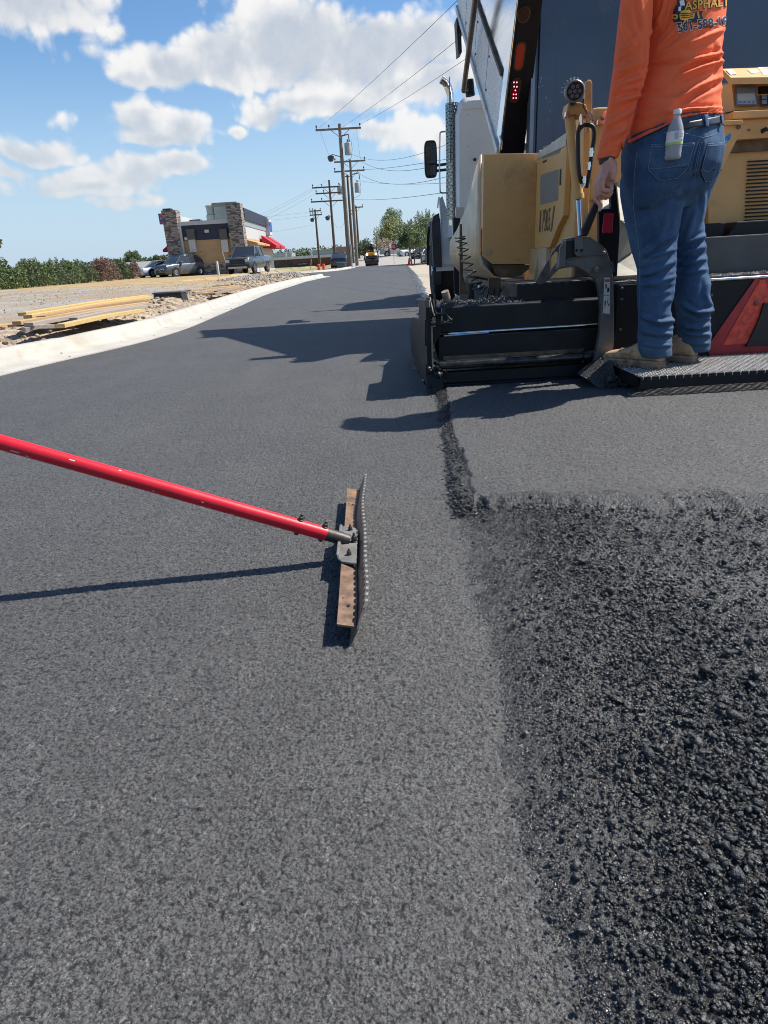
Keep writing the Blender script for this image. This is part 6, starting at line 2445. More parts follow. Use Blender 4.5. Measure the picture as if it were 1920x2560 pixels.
def pocket_things(sj):
    # water bottle standing in the left back pocket
    h = sj.hit(1678, 350)
    axis = (P(1687, 285, 3.0) - P(1678, 372, 3.0)).normalized()
    bot = h[0] + Vector((0, -.030, 0)) - axis * .075
    t = thing('water_bottle', 'clear plastic water bottle with white cap tucked in the back jeans pocket', 'bottle', bot)
    cl = bpy.data.materials.new('clear_plastic')
    cl.use_nodes = True
    b = cl.node_tree.nodes['Principled BSDF']
    b.inputs['Base Color'].default_value = (.86, .88, .90, 1)
    b.inputs['Roughness'].default_value = .06
    b.inputs['Transmission Weight'].default_value = .64
    b.inputs['IOR'].default_value = 1.2
    prof = [(.020, 0), (.028, .003), (.031, .012), (.0295, .020), (.031, .028), (.0295, .036), (.031, .044), (.031, .095), (.030, .100), (.0265, .116), (.019, .136), (.0125, .150), (.0115, .158)]
    o1 = MB().lathe(prof, bot, axis, 28).build('bottle_wall', cl, t, smooth=True, angle=60)
    MB().lathe([(.0125, .156), (.0150, .158), (.0150, .172), (.0135, .174)], bot, axis, 22).build('cap', mat('cap_white', (0.72, 0.72, 0.72), .4), t, smooth=True)
    # water, left low in the bottle
    wm = bpy.data.materials.new('water')
    wm.use_nodes = True
    b = wm.node_tree.nodes['Principled BSDF']
    b.inputs['Base Color'].default_value = (.75, .84, .88, 1)
    b.inputs['Roughness'].default_value = .02
    b.inputs['Transmission Weight'].default_value = .5
    b.inputs['IOR'].default_value = 1.33
    MB().lathe([(.018, .004), (.0285, .014), (.0285, .046)], bot, axis, 24).build('bottle_water', wm, t, smooth=True, angle=60)
    # wrapped label, open at the far side
    u = axis.cross(Vector((0, 1, 0))).normalized()
    w = axis.cross(u).normalized()
    if w.y > 0:
        w = -w

    def wrap(mb, a0, a1, z0, z1, r, n=16):
        rows = []
        for zz in (z0, z1):
            rows.append([bot + axis * zz + (u * math.sin(lerp(a0, a1, i / n)) + w * math.cos(lerp(a0, a1, i / n))) * r for i in range(n + 1)])
        mb.loft(rows, cap=False, closed=False)
        return mb
    wrap(MB(), -2.2, 2.2, .052, .098, .0316, 28).build('label', mat('label_white', (0.62, 0.62, 0.60), .45), t, smooth=True)
    wrap(MB(), -2.2, 2.2, .0525, .060, .0319, 28).build('label_band', mat('label_green', (0.38, 0.55, 0.12), .45), t, smooth=True)
    mb = MB()
    for i in range(9):
        a = .02 + i * .055
        if i % 3 != 2:
            wrap(mb, a, a + .03, .070, .092, .0319, 2)
    for i in range(3):
        wrap(mb, -.75, -.25 + .05 * i, .088 - i * .006, .0895 - i * .006, .0319, 6)
    wrap(mb, -.95, -.80, .064, .072, .0319, 3)
    wrap(mb, -.6, -.4, .063, .069, .0319, 3)
    mb.build('label_marks', mat('label_grey', (0.12, 0.13, 0.14), .5), t)
    # blue rag in the right back pocket
    rnd = random.Random(6)
    p = [P(1796, 360, 3.12), P(1803, 354, 3.10), P(1811, 352, 3.09), P(1820, 347, 3.09), P(1826, 340, 3.09)]
    rows = []
    for i, c in enumerate(p):
        r = (.010, .013, .011, .013, .010)[i]
        rows.append([c + Vector((r * .6 * math.cos(a), r * .6 * math.sin(a), r * math.sin(a + .5) * (1 + .4 * math.sin(3 * a + i)))) for a in [2 * math.pi * q / 14 for q in range(14)]])
    o = MB().loft(rows).build('rag', mat('blue_rag', (0.10, 0.34, 0.52), .85, var=.3, scale=40), smooth=True)
    tag(o, 'light blue rag poking out of the right back pocket', 'rag')


pocket_things(sj_)


# ------------------------------------------------------------------ far things: plants
def leaf_mat(name, c0, c1):
    m = bpy.data.materials.new(name)
    m.use_nodes = True
    t = m.node_tree
    k = NT(t)
    b = t.nodes['Principled BSDF']
    gi = k.node('ShaderNodeNewGeometry')
    rn = gi.outputs['Random Per Island']
    t.links.new(k.mix(rn, c0, c1), b.inputs['Base Color'])
    b.inputs['Roughness'].default_value = .55
    b.inputs['Specular IOR Level'].default_value = .3
    return m


BARK = mat('bark', (0.17, 0.13, 0.10), .9, var=.3, scale=6, bump=.3, bscale=30)
LEAF_G = leaf_mat('leaf_green', (0.035, 0.065, 0.016), (0.11, 0.155, 0.05))
LEAF_Y = leaf_mat('leaf_yellow_green', (0.09, 0.115, 0.025), (0.23, 0.25, 0.08))
LEAF_D = leaf_mat('leaf_dark', (0.025, 0.045, 0.016), (0.07, 0.10, 0.035))
LEAF_P = leaf_mat('leaf_purple', (0.07, 0.035, 0.03), (0.18, 0.115, 0.08))


def leaves(mb, rnd, c, rad, n, size, up=.4):
    for _ in range(n):
        while True:
            p = Vector((rnd.uniform(-1, 1), rnd.uniform(-1, 1), rnd.uniform(-1, 1)))
            if .12 < p.length < 1:
                break
        p = Vector((p.x * rad[0], p.y * rad[1], p.z * rad[2])) + Vector(c)
        d = Vector((rnd.gauss(0, 1), rnd.gauss(0, 1), rnd.gauss(0, 1) + up)).normalized()
        s = d.orthogonal().normalized()
        l, w = size * rnd.uniform(.7, 1.5), size * rnd.uniform(.3, .6)
        mb.add([p - d * l * .5, p + s * w * .5, p + d * l * .5, p - s * w * .5], [(0, 1, 2, 3)])


def make_tree(seed, h, w, trunk_h, leafm, n, size, stems=1, spiky=0):
    """returns an Empty at the foot, trunk and crown as parts; built round the origin"""
    rnd = random.Random(seed)
    t = bpy.data.objects.new('tree', None)
    COL.objects.link(t)
    tb, cb = MB(), MB()
    tips = []
    for s in range(stems):
        a = 2 * math.pi * s / stems + rnd.random()
        lean = .0 if stems == 1 else .22 * w
        base = Vector((.05 * w * math.cos(a), .05 * w * math.sin(a), -.1)) if stems > 1 else Vector((0, 0, -.1))
        top = Vector((lean * math.cos(a), lean * math.sin(a), h * .72))
        pts = [base, base.lerp(top, .35) + Vector((rnd.gauss(0, .03), rnd.gauss(0, .03), 0)) * w, base.lerp(top, .7), top]
        r = .045 * h / (1 + .5 * (stems - 1)) * .7
        tb.tube(pts, [r, r * .8, r * .5, r * .2], 8)
        for q in range(6):
            f = .35 + .6 * rnd.random()
            p0 = base.lerp(top, f)
            aa = rnd.random() * 6.28
            l = w * (.25 + .28 * rnd.random()) * (1.1 - .4 * f)
            p1 = p0 + Vector((math.cos(aa) * l, math.sin(aa) * l, h * (.08 + .16 * rnd.random())))
            tb.tube([p0, p0.lerp(p1, .5) + Vector((0, 0, .03 * h)), p1], [r * .4, r * .25, r * .1], 6)
            tips.append(p1)
        tips.append(top)
    k = max(1, n // (len(tips) + 6))
    zc = (trunk_h + h) / 2
    for p in tips:
        leaves(cb, rnd, (p.x, p.y, max(trunk_h + .1 * h, p.z)), (w * .17, w * .17, h * .12), k, size, 1.0 if spiky else .4)
    for i in range(6):
        a = rnd.random() * 6.28
        q = rnd.random() ** .5 * .33 * w
        leaves(cb, rnd, (q * math.cos(a), q * math.sin(a), zc + rnd.uniform(-.22, .25) * (h - trunk_h)), (w * .2, w * .2, (h - trunk_h) * .22), k, size, .4)
    if spiky:                                     # upright shoots standing out of the crown
        for i in range(spiky):
            a = rnd.random() * 6.28
            q = rnd.random() ** .5 * .46 * w
            zt = h * (1.02 - .38 * (q / (.5 * w)) ** 2) + rnd.uniform(-.06, .04) * h
            b0 = Vector((q * .75 * math.cos(a), q * .75 * math.sin(a), zt - .22 * h))
            b1 = Vector((q * 1.08 * math.cos(a), q * 1.08 * math.sin(a), zt))
            for j in range(9):
                p = b0.lerp(b1, j / 8)
                leaves(cb, rnd, p, (.05 * w * (1 - j / 11),) * 3, 3, size, 1.2)
    tb.build('trunk', BARK, t, smooth=True)
    cb.build('crown', leafm, t)
    return t


def put(o, px, Y, label, cat, group=None, dz=0.0, py=660):
    p = P(px, py, Y)
    o.location = (p.x, p.y, terr(p.x, p.y) + dz)
    tag(o, label, cat, group)
    return o


def trees():
    t1 = make_tree(11, 3.9, 3.2, 1.5, LEAF_G, 5200, .17, stems=4, spiky=70)
    t1.name = 'crape_tree'
    put(t1, 1033, 66, 'many-stemmed green tree nearest the truck on the right verge', 'tree', 'trees on the right verge')
    t2 = make_tree(12, 5.0, 4.2, 1.7, LEAF_G, 6200, .18, stems=4, spiky=80)
    t2.name = 'crape_tree'
    put(t2, 1062, 71, 'taller dark tree just behind the nearest verge tree, half hidden by the truck', 'tree', 'trees on the right verge')
    t3 = make_tree(13, 6.6, 6.0, .9, LEAF_Y, 4200, .30)
    t3.name = 'broadleaf_tree'
    put(t3, 975, 116, 'yellow-green tree behind the stop sign and the white pickup', 'tree')
    t4 = make_tree(14, 9.0, 6.0, 2.0, LEAF_G, 3600, .32)
    t4.name = 'broadleaf_tree'
    put(t4, 986, 138, 'dark green tree top behind the yellow-green tree', 'tree')
    t5 = make_tree(15, 3.6, 3.4, .3, LEAF_D, 1800, .25)
    t5.name = 'bush'
    put(t5, 911, 105, 'dark bush behind the road roller', 'bush')
    t6 = make_tree(16, 3.4, 5.2, .3, leaf_mat('leaf_dry', (0.12, 0.09, 0.05), (0.24, 0.19, 0.11)), 1600, .25)
    t6.name = 'bush'
    put(t6, 948, 112, 'brownish bush on the right of the road roller', 'bush')
    t7 = make_tree(17, 3.6, 2.6, .8, LEAF_G, 2400, .2)
    t7.name = 'broadleaf_tree'
    put(t7, 338, 92, 'round green tree above the low brown building', 'tree')
    for i, (px, Y, hh) in enumerate(((372, 150, 3.6), (386, 118, 3.0), (412, 160, 4.2))):
        t = make_tree(30 + i, hh, hh * .9, 1.2, LEAF_D, 900, .5)
        t.name = 'broadleaf_tree'
        put(t, px, Y, ('small dark tree top on the skyline right of the round tree', 'dark tree behind the white car', 'dark tree partly hidden by the stone pillar of the restaurant')[i], 'tree')
    t8 = make_tree(40, 2.5, 2.7, .9, LEAF_G, 2200, .16)
    t8.name = 'broadleaf_tree'
    put(t8, -62, 30, 'green tree at the far left with one branch reaching into view', 'tree')
    # row of bushes at the back of the lot
    spec = [(-38, 37, 2.6, LEAF_G), (10, 38, 2.0, LEAF_G), (52, 40, 2.15, LEAF_D), (92, 42, 2.2, LEAF_G), (132, 44, 2.25, LEAF_D), (168, 46, 2.25, LEAF_G), (203, 48, 2.2, LEAF_D), (236, 51, 2.35, LEAF_P), (267, 54, 2.45, LEAF_P), (296, 57, 2.4, LEAF_D), (321, 60, 2.1, LEAF_P)]
    lab = ['green bush at the left end of the hedge row', 'second green bush from the left end of the hedge row', 'dark green bush left of the middle of the hedge row', 'pale green bush beside the dark one in the hedge row', 'dark green bush above the lumber stack',
           'green bush in the middle of the hedge row', 'dark bush next to the purple bushes in the hedge row', 'first purple-brown bush of the hedge row, beside the dark green ones', 'tallest purple-brown bush of the hedge row', 'dark green bush between two purple ones', 'reddish bush at the right end of the hedge row']
    for i, (px, Y, hh, lm) in enumerate(spec):
        hh *= .62
        rnd = random.Random(60 + i)
        t = bpy.data.objects.new('bush', None)
        COL.objects.link(t)
        sb, cb = MB(), MB()
        for q in range(9):
            a = rnd.random() * 6.28
            rr = rnd.random() * .95
            top = Vector((rr * math.cos(a), rr * .8 * math.sin(a), hh * rnd.uniform(.7, 1.06)))
            sb.tube([(.2 * math.cos(a), .2 * math.sin(a), -.1), top * .6, top], [.03, .02, .008], 5)
            leaves(cb, rnd, top * .8, (.42, .42, hh * .26), 150, .12, .8)
            leaves(cb, rnd, top + Vector((0, 0, .05)), (.10, .10, .2), 30, .10, 1.4)
        leaves(cb, rnd, (0, 0, hh * .42), (1.05, .9, hh * .42), 900, .13, .6)
        leaves(cb, rnd, (0, 0, hh * .2), (1.1, .9, hh * .2), 350, .13, .6)
        sb.build('stem', BARK, t)
        cb.build('foliage', lm, t)
        put(t, px, Y, lab[i], 'bush', 'bushes along the back of the lot')
    # wooded skyline, far off
    rnd = random.Random(77)
    cb = MB()
    for i in range(90):
        x = -150 + 150 * rnd.random()
        leaves(cb, rnd, (x, 330 + 30 * rnd.random(), 3.6 + 2.2 * rnd.random()), (5, 4, 3.0), 60, 1.6, .2)
    o = cb.build('far_woods', LEAF_D)
    tag(o, 'dark line of woods on the far skyline', 'woods', kind='stuff')


trees()

# ------------------------------------------------------------------ restaurant across the lot
STONE = None


def stone_mat():
    m = bpy.data.materials.new('ledge_stone')
    m.use_nodes = True
    t = m.node_tree
    k = NT(t)
    b = t.nodes['Principled BSDF']
    tc = k.node('ShaderNodeTexCoord').outputs['Object']
    mp = k.node('ShaderNodeMapping')
    mp.inputs['Scale'].default_value = (2.4, 2.4, 8.5)
    t.links.new(tc, mp.inputs[0])
    n = k.node('ShaderNodeTexVoronoi', distance='CHEBYCHEV')
    n.inputs['Scale'].default_value = 1.0
    t.links.new(mp.outputs[0], n.inputs['Vector'])
    s = k.node('ShaderNodeSeparateColor')
    t.links.new(n.outputs['Color'], s.inputs[0])
    c = k.mix(s.outputs[0], (0.24, 0.20, 0.17), (0.40, 0.345, 0.295))
    c = k.mix(k.smooth(n.outputs['Distance'], .42, .5), c, (0.12, 0.10, 0.085))
    t.links.new(c, b.inputs['Base Color'])
    b.inputs['Roughness'].default_value = .9
    bp = k.node('ShaderNodeBump')
    bp.inputs['Distance'].default_value = .06
    bp.inputs['Strength'].default_value = .8
    t.links.new(k.m('ADD', s.outputs[1], k.m('MULTIPLY', n.outputs['Distance'], -1.5)), bp.inputs['Height'])
    t.links.new(bp.outputs[0], b.inputs['Normal'])
    return m


def restaurant():
    Y = 62.0
    ST = stone_mat()
    TAN = mat('tan_stucco', (0.46, 0.30, 0.15), .85, var=.08, scale=1.0, bump=.1, bscale=30)
    NB = mat('navy_cladding', (0.018, 0.026, 0.048), .6, var=.15, scale=2)
    PALE = mat('pale_metal_trim', (0.50, 0.50, 0.48), .5, var=.08)
    LG = mat('pale_green_unit', (0.36, 0.40, 0.35), .6, var=.1, scale=2)
    RED = mat('red_awning', (0.42, 0.012, 0.030), .7, var=.1)
    t = thing('restaurant', 'tan and navy flat-roofed restaurant with stone pillars and red awnings', 'restaurant', (-14.6, Y, .2))
    xl, xr = -18.0, -11.05
    zt = lambda py, px=520: P(px, py, Y).z
    z_par = P(516, 561, Y).z          # roof edge
    z_nav = P(520, 599, Y).z          # foot of the navy band
    z_st = P(560, 657, Y).z
    x_in0, x_in1 = xl + .9, xr - 1.0
    MB().bx(xl + .1, xr - .1, Y, Y + 17, -.1, z_nav).build('wall', TAN, t)
    MB().bx(x_in0, x_in1, Y - .05, Y + .2, z_nav, z_par).build('upper_band', NB, t)
    MB().bx(x_in0, x_in1, Y - .12, Y + .3, z_par, z_par + .32).build('roof_edge', PALE, t)
    MB().bx(xl + .1, xr - .1, Y + .3, Y + 17, z_nav, z_par - .1).build('roof_slab', PALE, t)
    MB().bx(x_in0 + .1, x_in1, Y - .10, Y, -.1, z_st).build('stone_base', ST, t)
    zl, zr = P(424, 526, Y).z, P(598, 508, Y).z
    mb = MB()
    mb.bx(xl, xl + 1.25, Y - .35, Y + 1.0, -.1, zl)
    mb.build('stone_pillar', ST, t)
    MB().bx(xl + .1, xl + .8, Y - .2, Y + .6, zl, zl + .15).build('pillar_cap', NB, t)
    mb = MB()
    mb.bx(xr - 1.25, xr, Y - .35, Y + 1.0, -.1, zr)
    mb.build('stone_pillar', ST, t)
    # left parapet seen from inside, stepping down to the back
    mb = MB()
    mb.prism([(xl + .35, Y + .9, z_par + .2), (xl + .35, Y + .9, zl - .25), (xl + .35, Y + 16.5, zl - .25), (xl + .35, Y + 16.5, z_par + .2)], (.25, 0, 0))
    mb.build('parapet', PALE, t)
    mb = MB()
    mb.bx(xr - .35, xr - .05, Y + 1.0, Y + 17, z_par - .2, zr - .25)
    mb.build('parapet', mat('grey_cladding', (0.27, 0.30, 0.33), .5, var=.1), t)
    mb = MB()
    mb.bx(xr - .06, xr + .06, Y + 1.0, Y + 15, zr - 1.25, zr - .3)
    mb.build('side_band', NB, t)
    mb = MB()
    mb.bx(xr - .1, xr + .35, Y + 13.8, Y + 15.6, z_par - .6, zr - .55)
    mb.build('lit_sign_box', mat('sign_white', (0.55, 0.56, 0.57), .5), t)
    MB().bx(xr + .36, xr + .40, Y + 13.9, Y + 15.5, z_par - .2, zr - .8).build('sign_blue_panel', mat('sign_blue', (0.02, 0.09, 0.33), .5), t)
    mb = MB()
    mb.prism([(xr - .1, Y + 1.2, z_nav - .15), (xr + .9, Y + 1.2, z_nav - .45), (xr + .9, Y + 1.2, z_nav - .6), (xr - .1, Y + 1.2, z_nav - .6)], (0, 14.5, 0))
    mb.build('side_cornice', TAN, t)
    mb = MB()
    mb.bx(xr - .1, xr + .12, Y + 3, Y + 16, -.1, z_nav - .6)
    mb.build('side_wall', PALE, t)
    for y0, dz in ((Y + 9.0, 0), (Y + 13.2, .0)):
        mb = MB()
        zz = P(660, 588, Y + 9).z
        mb.prism([(xr + .1, y0, zz), (xr + 1.5, y0, zz - 1.0), (xr + 1.5, y0, zz - 1.25), (xr + .1, y0, zz - 1.2)], (0, 3.4, 0))
        mb.build('awning', RED, t)
    mb = MB()
    zz = P(428, 620, Y + 1).z
    mb.prism([(xl, Y + 1.2, zz + .5), (xl - .9, Y + 1.2, zz - .1), (xl - .9, Y + 1.2, zz - .3), (xl, Y + 1.2, zz - .3)], (0, 3.0, 0))
    mb.build('awning', RED, t)
    # rooftop plant
    a, b = P(533, 516, Y + 2), P(586, 548, Y + 2)
    mb = MB()
    mb.bx(a.x, b.x + .3, Y + 2, Y + 4.2, b.z, a.z)
    un = mb.build('rooftop_unit', LG, t, bevel=.03)
    mb = MB()
    mb.bx(a.x - .1, b.x + .4, Y + 1.9, Y + 4.3, a.z - .02, a.z + .28)
    mb.bx(a.x + .3, b.x, Y + 1.97, Y + 2.0, b.z - .55, b.z)
    mb.build('unit_hood', mat('unit_grey', (0.22, 0.25, 0.24), .6), un)
    c = P(528, 553, Y + 2)
    MB().lathe([(.42, 0), (.42, .7), (.34, .75), (.34, 1.35), (.42, 1.4), (.42, 1.5), (.2, 1.62)], (c.x, Y + 2.2, c.z - .2), (0, 0, 1), 14).build('roof_vent', LG, t, smooth=True)
    c = P(486, 556, Y + 3)
    MB().bx(c.x - .45, c.x + .55, Y + 3, Y + 4, c.z - .3, c.z + .25).build('roof_fan', mat('fan_grey', (0.12, 0.13, 0.14), .5), t)
    # downpipe, lamps, vents on the back wall
    p0, p1 = P(450, 570, Y - .15), P(462, 640, Y - .15)
    MB().bx(p0.x - .14, p0.x + .10, Y - .22, Y - .06, .1, z_par + .05).build('downpipe', PALE, t)
    for px in (479, 560):
        q = P(px, 596, Y - .15)
        MB().bx(q.x - .34, q.x + .34, Y - .32, Y - .06, q.z - .1, q.z + .75).build('vent_hood', mat('vent_dark', (0.10, 0.085, 0.08), .6), t)
        MB().bx(q.x - .30, q.x + .30, Y - .26, Y - .06, q.z - 1.15, q.z - .1).build('vent_duct', PALE, t)
    for px, py in ((517, 578), (467, 597), (578, 587)):
        q = P(px, py, Y - .1)
        MB().bx(q.x - .18, q.x + .18, Y - .2, Y - .05, q.z - .12, q.z + .12).build('wall_lamp', mat('wall_lamp_pale', (0.55, 0.56, 0.50), .5), t)
    return t


restaurant()


def sign_and_others():
    # pole sign behind the restaurant
    Y = 110
    a, b = P(395, 534, Y), P(416, 560, Y)
    t = thing('pole_sign', 'blue and red lit roadside sign standing left of the stone pillar', 'sign', ((a.x + b.x) / 2 + .3, Y, terr(a.x, Y)))
    SB = mat('sign_face_blue', (0.012, 0.085, 0.32), .4)
    SR = mat('sign_face_red', (0.40, 0.03, 0.05), .4)
    SW = mat('sign_face_white', (0.5, 0.5, 0.55), .4)
    zm = lerp(b.z, a.z, .38)
    MB().bx(a.x, b.x, Y, Y + .4, zm, a.z).build('upper_panel', SB, t)
    MB().bx(a.x, b.x, Y, Y + .4, b.z, zm - .02).build('lower_panel', SB, t)
    MB().bx(a.x + .15, b.x - .45, Y - .03, Y, b.z + .12, zm - .15).build('lower_arrow', SR, t)
    c = Vector(((a.x + b.x) / 2 + .05, Y - .02, lerp(zm, a.z, .58)))
    rows = [[c + Vector((r * math.cos(q * 6.2832 / 20), -.01, r * 1.05 * math.sin(q * 6.2832 / 20))) for q in range(20)] for r in (.22, .36)]
    MB().loft(rows, cap=False).build('emblem_ring', mat('emblem_red', (0.55, 0.05, 0.06), .4), t)
    MB().bx(c.x - .35, c.x + .35, Y - .03, Y - .005, zm + .12, zm + .24).build('sign_lettering', SW, t)
    MB().bx(b.x - .02, b.x + .5, Y + .05, Y + .4, terr(a.x, Y), a.z - .3).build('post', mat('sign_post_grey', (0.3, 0.3, 0.32), .6), t)
    # low building behind the hedge
    Y = 84
    a, b = P(318, 668, Y), P(402, 664, Y)
    t = thing('low_building', 'low brown building with grey roof behind the hedge', 'building', ((a.x + b.x) / 2, Y, terr(a.x, Y)))
    zr = P(360, 660, Y).z
    ze = P(360, 669, Y).z
    MB().bx(a.x - 6, b.x + 3, Y, Y + 8, -.2, ze).build('wall', mat('brown_wall', (0.20, 0.135, 0.10), .9), t)
    MB().prism([(a.x - 6.5, Y - .4, ze), (a.x - 6.5, Y + 4, zr + .35), (a.x - 6.5, Y + 8.4, ze)], (b.x - a.x + 10, 0, 0)).build('roof', mat('grey_roof', (0.24, 0.235, 0.23), .8), t)
    # long brick building
    Y = 118
    t = thing('brick_building', 'long low brick building with white eaves beyond the utility poles', 'building', (-16, Y, terr(-16, Y)))
    BR = mat('brown_brick', (0.165, 0.075, 0.06), .9, var=.2, scale=3, bump=.2, bscale=20)
    xl, xr = P(640, 670, Y).x, P(864, 664, Y).x
    z0, z1 = P(770, 646, Y).z, P(770, 639, Y).z
    MB().bx(xl, xr, Y, Y + 14, -.2, z0).build('wall', BR, t)
    MB().bx(xl - .3, xr + .3, Y - .6, Y + 14.5, z0, z1).build('eaves', mat('white_eaves', (0.60, 0.60, 0.58), .6), t)
    xm = P(776, 630, Y).x
    MB().bx(xm, xr - .2, Y + 6, Y + 13, z1, P(815, 623, Y + 6).z).build('upper_storey', mat('grey_panel', (0.17, 0.20, 0.20), .7), t)
    MB().bx(xl, xm - 4, Y + 6, Y + 13, z1, z1 + .75).build('roof_plant_screen', mat('grey_green_panel', (0.20, 0.24, 0.23), .7), t)
    MB().bx(xr - 2.0, xr + .4, Y - .4, Y + 3, -.2, z1 + 1.1).build('entrance_pier', mat('pinkish_brick', (0.33, 0.20, 0.15), .9), t)
    for px in (684, 705, 725, 792, 830):
        c = P(px, 661, Y - .05)
        MB().bx(c.x - .5, c.x + .5, Y - .04, Y, c.z - .6, c.z + .6).build('window', mat('dim_glass', (0.03, 0.03, 0.035), .15), t)
    a, b = P(743, 656, Y - .1), P(770, 663, Y - .1)
    sg = MB().bx(a.x, b.x, Y - .12, Y, b.z, a.z).build('name_sign', mat('sign_charcoal', (0.035, 0.035, 0.045), .5), t)
    mb = MB()
    rnd = random.Random(4)
    for i in range(11):
        x = lerp(a.x + .15, b.x - .15, i / 10)
        mb.bx(x - .045, x + .045, Y - .135, Y - .121, lerp(b.z, a.z, .35), lerp(b.z, a.z, .35 + .3 * (.6 + .4 * rnd.random())))
    mb.build('sign_marks', mat('sign_pale_marks', (0.5, 0.5, 0.5), .5), sg)
    for i, px in enumerate((715, 729, 779)):
        c = P(px, 640, Y + 3)
        MB().lathe([(.16, 0), (.16, .7), (.26, .75), (.26, .9)], (c.x, Y + 3, z1 - .05), (0, 0, 1), 10).build('roof_pipe', mat('vent_grey', (0.3, 0.32, 0.32), .5), t)


sign_and_others()

# ------------------------------------------------------------------ vehicles on the lot
CARG = mat('car_glass', (0.03, 0.037, 0.045), .06, var=.1, spec=.8)
CHROME = mat('car_chrome', (0.6, 0.6, 0.6), .15, metal=1)
LAMPG = mat('headlamp_glass', (0.55, 0.56, 0.55), .1, spec=.7)
DARKP = mat('dark_trim', (0.014, 0.014, 0.015), .5)


def vehicle(name, kind, paint, L, W, H, label, cat, group=None):
    """front towards -y; body, glass, wheels, lamps, mirrors as parts"""
    t = bpy.data.objects.new(name, None)
    COL.objects.link(t)
    tag(t, label, cat, group)
    hw = W / 2
    gc = .24 if kind == 'pickup' else .19
    wr = .40 if kind == 'pickup' else .35
    hood = H * (.60 if kind != 'car' else .58)
    belt = H * (.64 if kind == 'pickup' else .60)
    mb = MB()
    # body side profile
    if kind == 'suv':
        st = [(-L / 2, .28, hood * .72, .80), (-L / 2 + .10, .22, hood * .92, .92), (-L / 2 + .75, gc, hood, .99), (-L / 2 + 1.15, gc, belt + .03, 1.0), (0.2, gc, belt + .05, 1.0), (L / 2 - .6, gc, belt + .09, 1.0), (L / 2 - .08, .3, belt + .08, .95), (L / 2, .36, belt - .12, .88)]
    elif kind == 'pickup':
        st = [(-L / 2, .42, hood * .90, .90), (-L / 2 + .12, .36, hood * .98, .96), (-L / 2 + 1.0, gc + .1, hood, 1.0), (-L / 2 + 1.5, gc + .1, belt, 1.0), (0.6, gc + .1, belt, 1.0), (L / 2 - .1, gc + .14, belt, 1.0), (L / 2, .45, belt - .02, .98)]
    else:
        st = [(-L / 2, .30, hood * .70, .78), (-L / 2 + .12, .22, hood * .90, .90), (-L / 2 + .9, gc, hood, .98), (-L / 2 + 1.3, gc, belt, 1.0), (L / 2 - .9, gc, belt + .05, 1.0), (L / 2 - .1, .28, belt + .02, .92), (L / 2, .38, belt - .2, .85)]
    rows = []
    for y, z0, z1, ws in st:
        w = hw * ws
        zm = z0 + (z1 - z0) * .55
        rows.append([(-w * .90, y, z0), (-w, y, z0 + .12), (-w, y, zm), (-w * .97, y, z1 - .10), (-w * .86, y, z1), (0, y, z1 + .025), (w * .86, y, z1), (w * .97, y, z1 - .10), (w, y, zm), (w, y, z0 + .12), (w * .90, y, z0)])
    mb.loft(rows)
    body = mb.build('body', paint, t, smooth=True, angle=45)
    # cabin
    if kind == 'suv':
        cb = [(-L / 2 + 1.05, belt, .90), (-L / 2 + 1.85, H - .06, .74), (-L / 2 + 2.5, H, .74), (L / 2 - .95, H - .03, .73), (L / 2 - .18, belt + .1, .84)]
    elif kind == 'pickup':
        cb = [(-L / 2 + 1.45, belt, .92), (-L / 2 + 2.1, H - .04, .78), (-L / 2 + 2.6, H, .78), (-L / 2 + 3.5, H - .02, .78), (-L / 2 + 3.75, belt, .92)]
    else:
        cb = [(-L / 2 + 1.15, belt - .02, .88), (-L / 2 + 1.95, H - .04, .70), (-L / 2 + 2.5, H, .70), (L / 2 - 1.4, H - .06, .68), (L / 2 - .5, belt + .02, .82)]
    rows = []
    for y, z, ws in cb:
        w = hw * ws
        wb = hw * .93
        zb = belt - .03
        rows.append([(-wb, y, zb), (-w, y, max(zb + .01, z - .04)), (-w * .9, y, max(zb + .02, z)), (w * .9, y, max(zb + .02, z)), (w, y, max(zb + .01, z - .04)), (wb, y, zb)])
    # roof strip painted, glass below
    MB().loft(rows).build('windows', CARG, t, smooth=True, angle=30)
    rf = MB()
    rr = []
    for y, z, ws in cb[1:-1]:
        w = hw * ws
        rr.append([(-w * 1.0, y, z - .05), (-w * .9, y, z + .015), (w * .9, y, z + .015), (w * 1.0, y, z - .05)])
    rf.loft(rr, cap=False, closed=False)
    ro = rf.build('roof', paint, t, smooth=True)
    sd = ro.modifiers.new('thick', 'SOLIDIFY')
    sd.thickness = .03
    pl = MB()
    for sg in (-1, 1):
        for (ya, za, wa), (yb, zb_, wb) in ((cb[0], cb[1]), (cb[-1], cb[-2])):
            pl.tube([(sg * hw * .93, ya, belt - .02), (sg * hw * (wb + .005), yb, zb_ - .01)], .035, 6)
        ym = (cb[1][0] + cb[-2][0]) / 2
        pl.tube([(sg * hw * .935, ym, belt - .02), (sg * hw * .755, ym, H - .03)], .035, 6)
    pl.build('window_pillars', paint, t)
    ax = (-L / 2 + (.95 if kind != 'pickup' else 1.05), L / 2 - (1.0 if kind != 'pickup' else 1.25))
    for y in ax:
        for sg in (-1, 1):
            MB().lathe([(wr + .07, -.02), (wr + .07, .03), (wr - .05, .03)], (sg * (hw - .02), y, wr), (sg, 0, 0), 20).build('wheel_arch', DARKP, t)
            wm = MB()
            wheel_mesh(wm, (sg * (hw - .11), y, wr), wr, .25, 20)
            wh = wm.build('wheel', TYRE, t, smooth=True, angle=30)
            rm = MB()
            rm.lathe([(wr * .62, .10), (wr * .58, .128), (wr * .2, .115), (wr * .18, .13), (.01, .135)], (sg * (hw - .11), y, wr), (sg, 0, 0), 12)
            rm.build('rim', CHROME, wh)
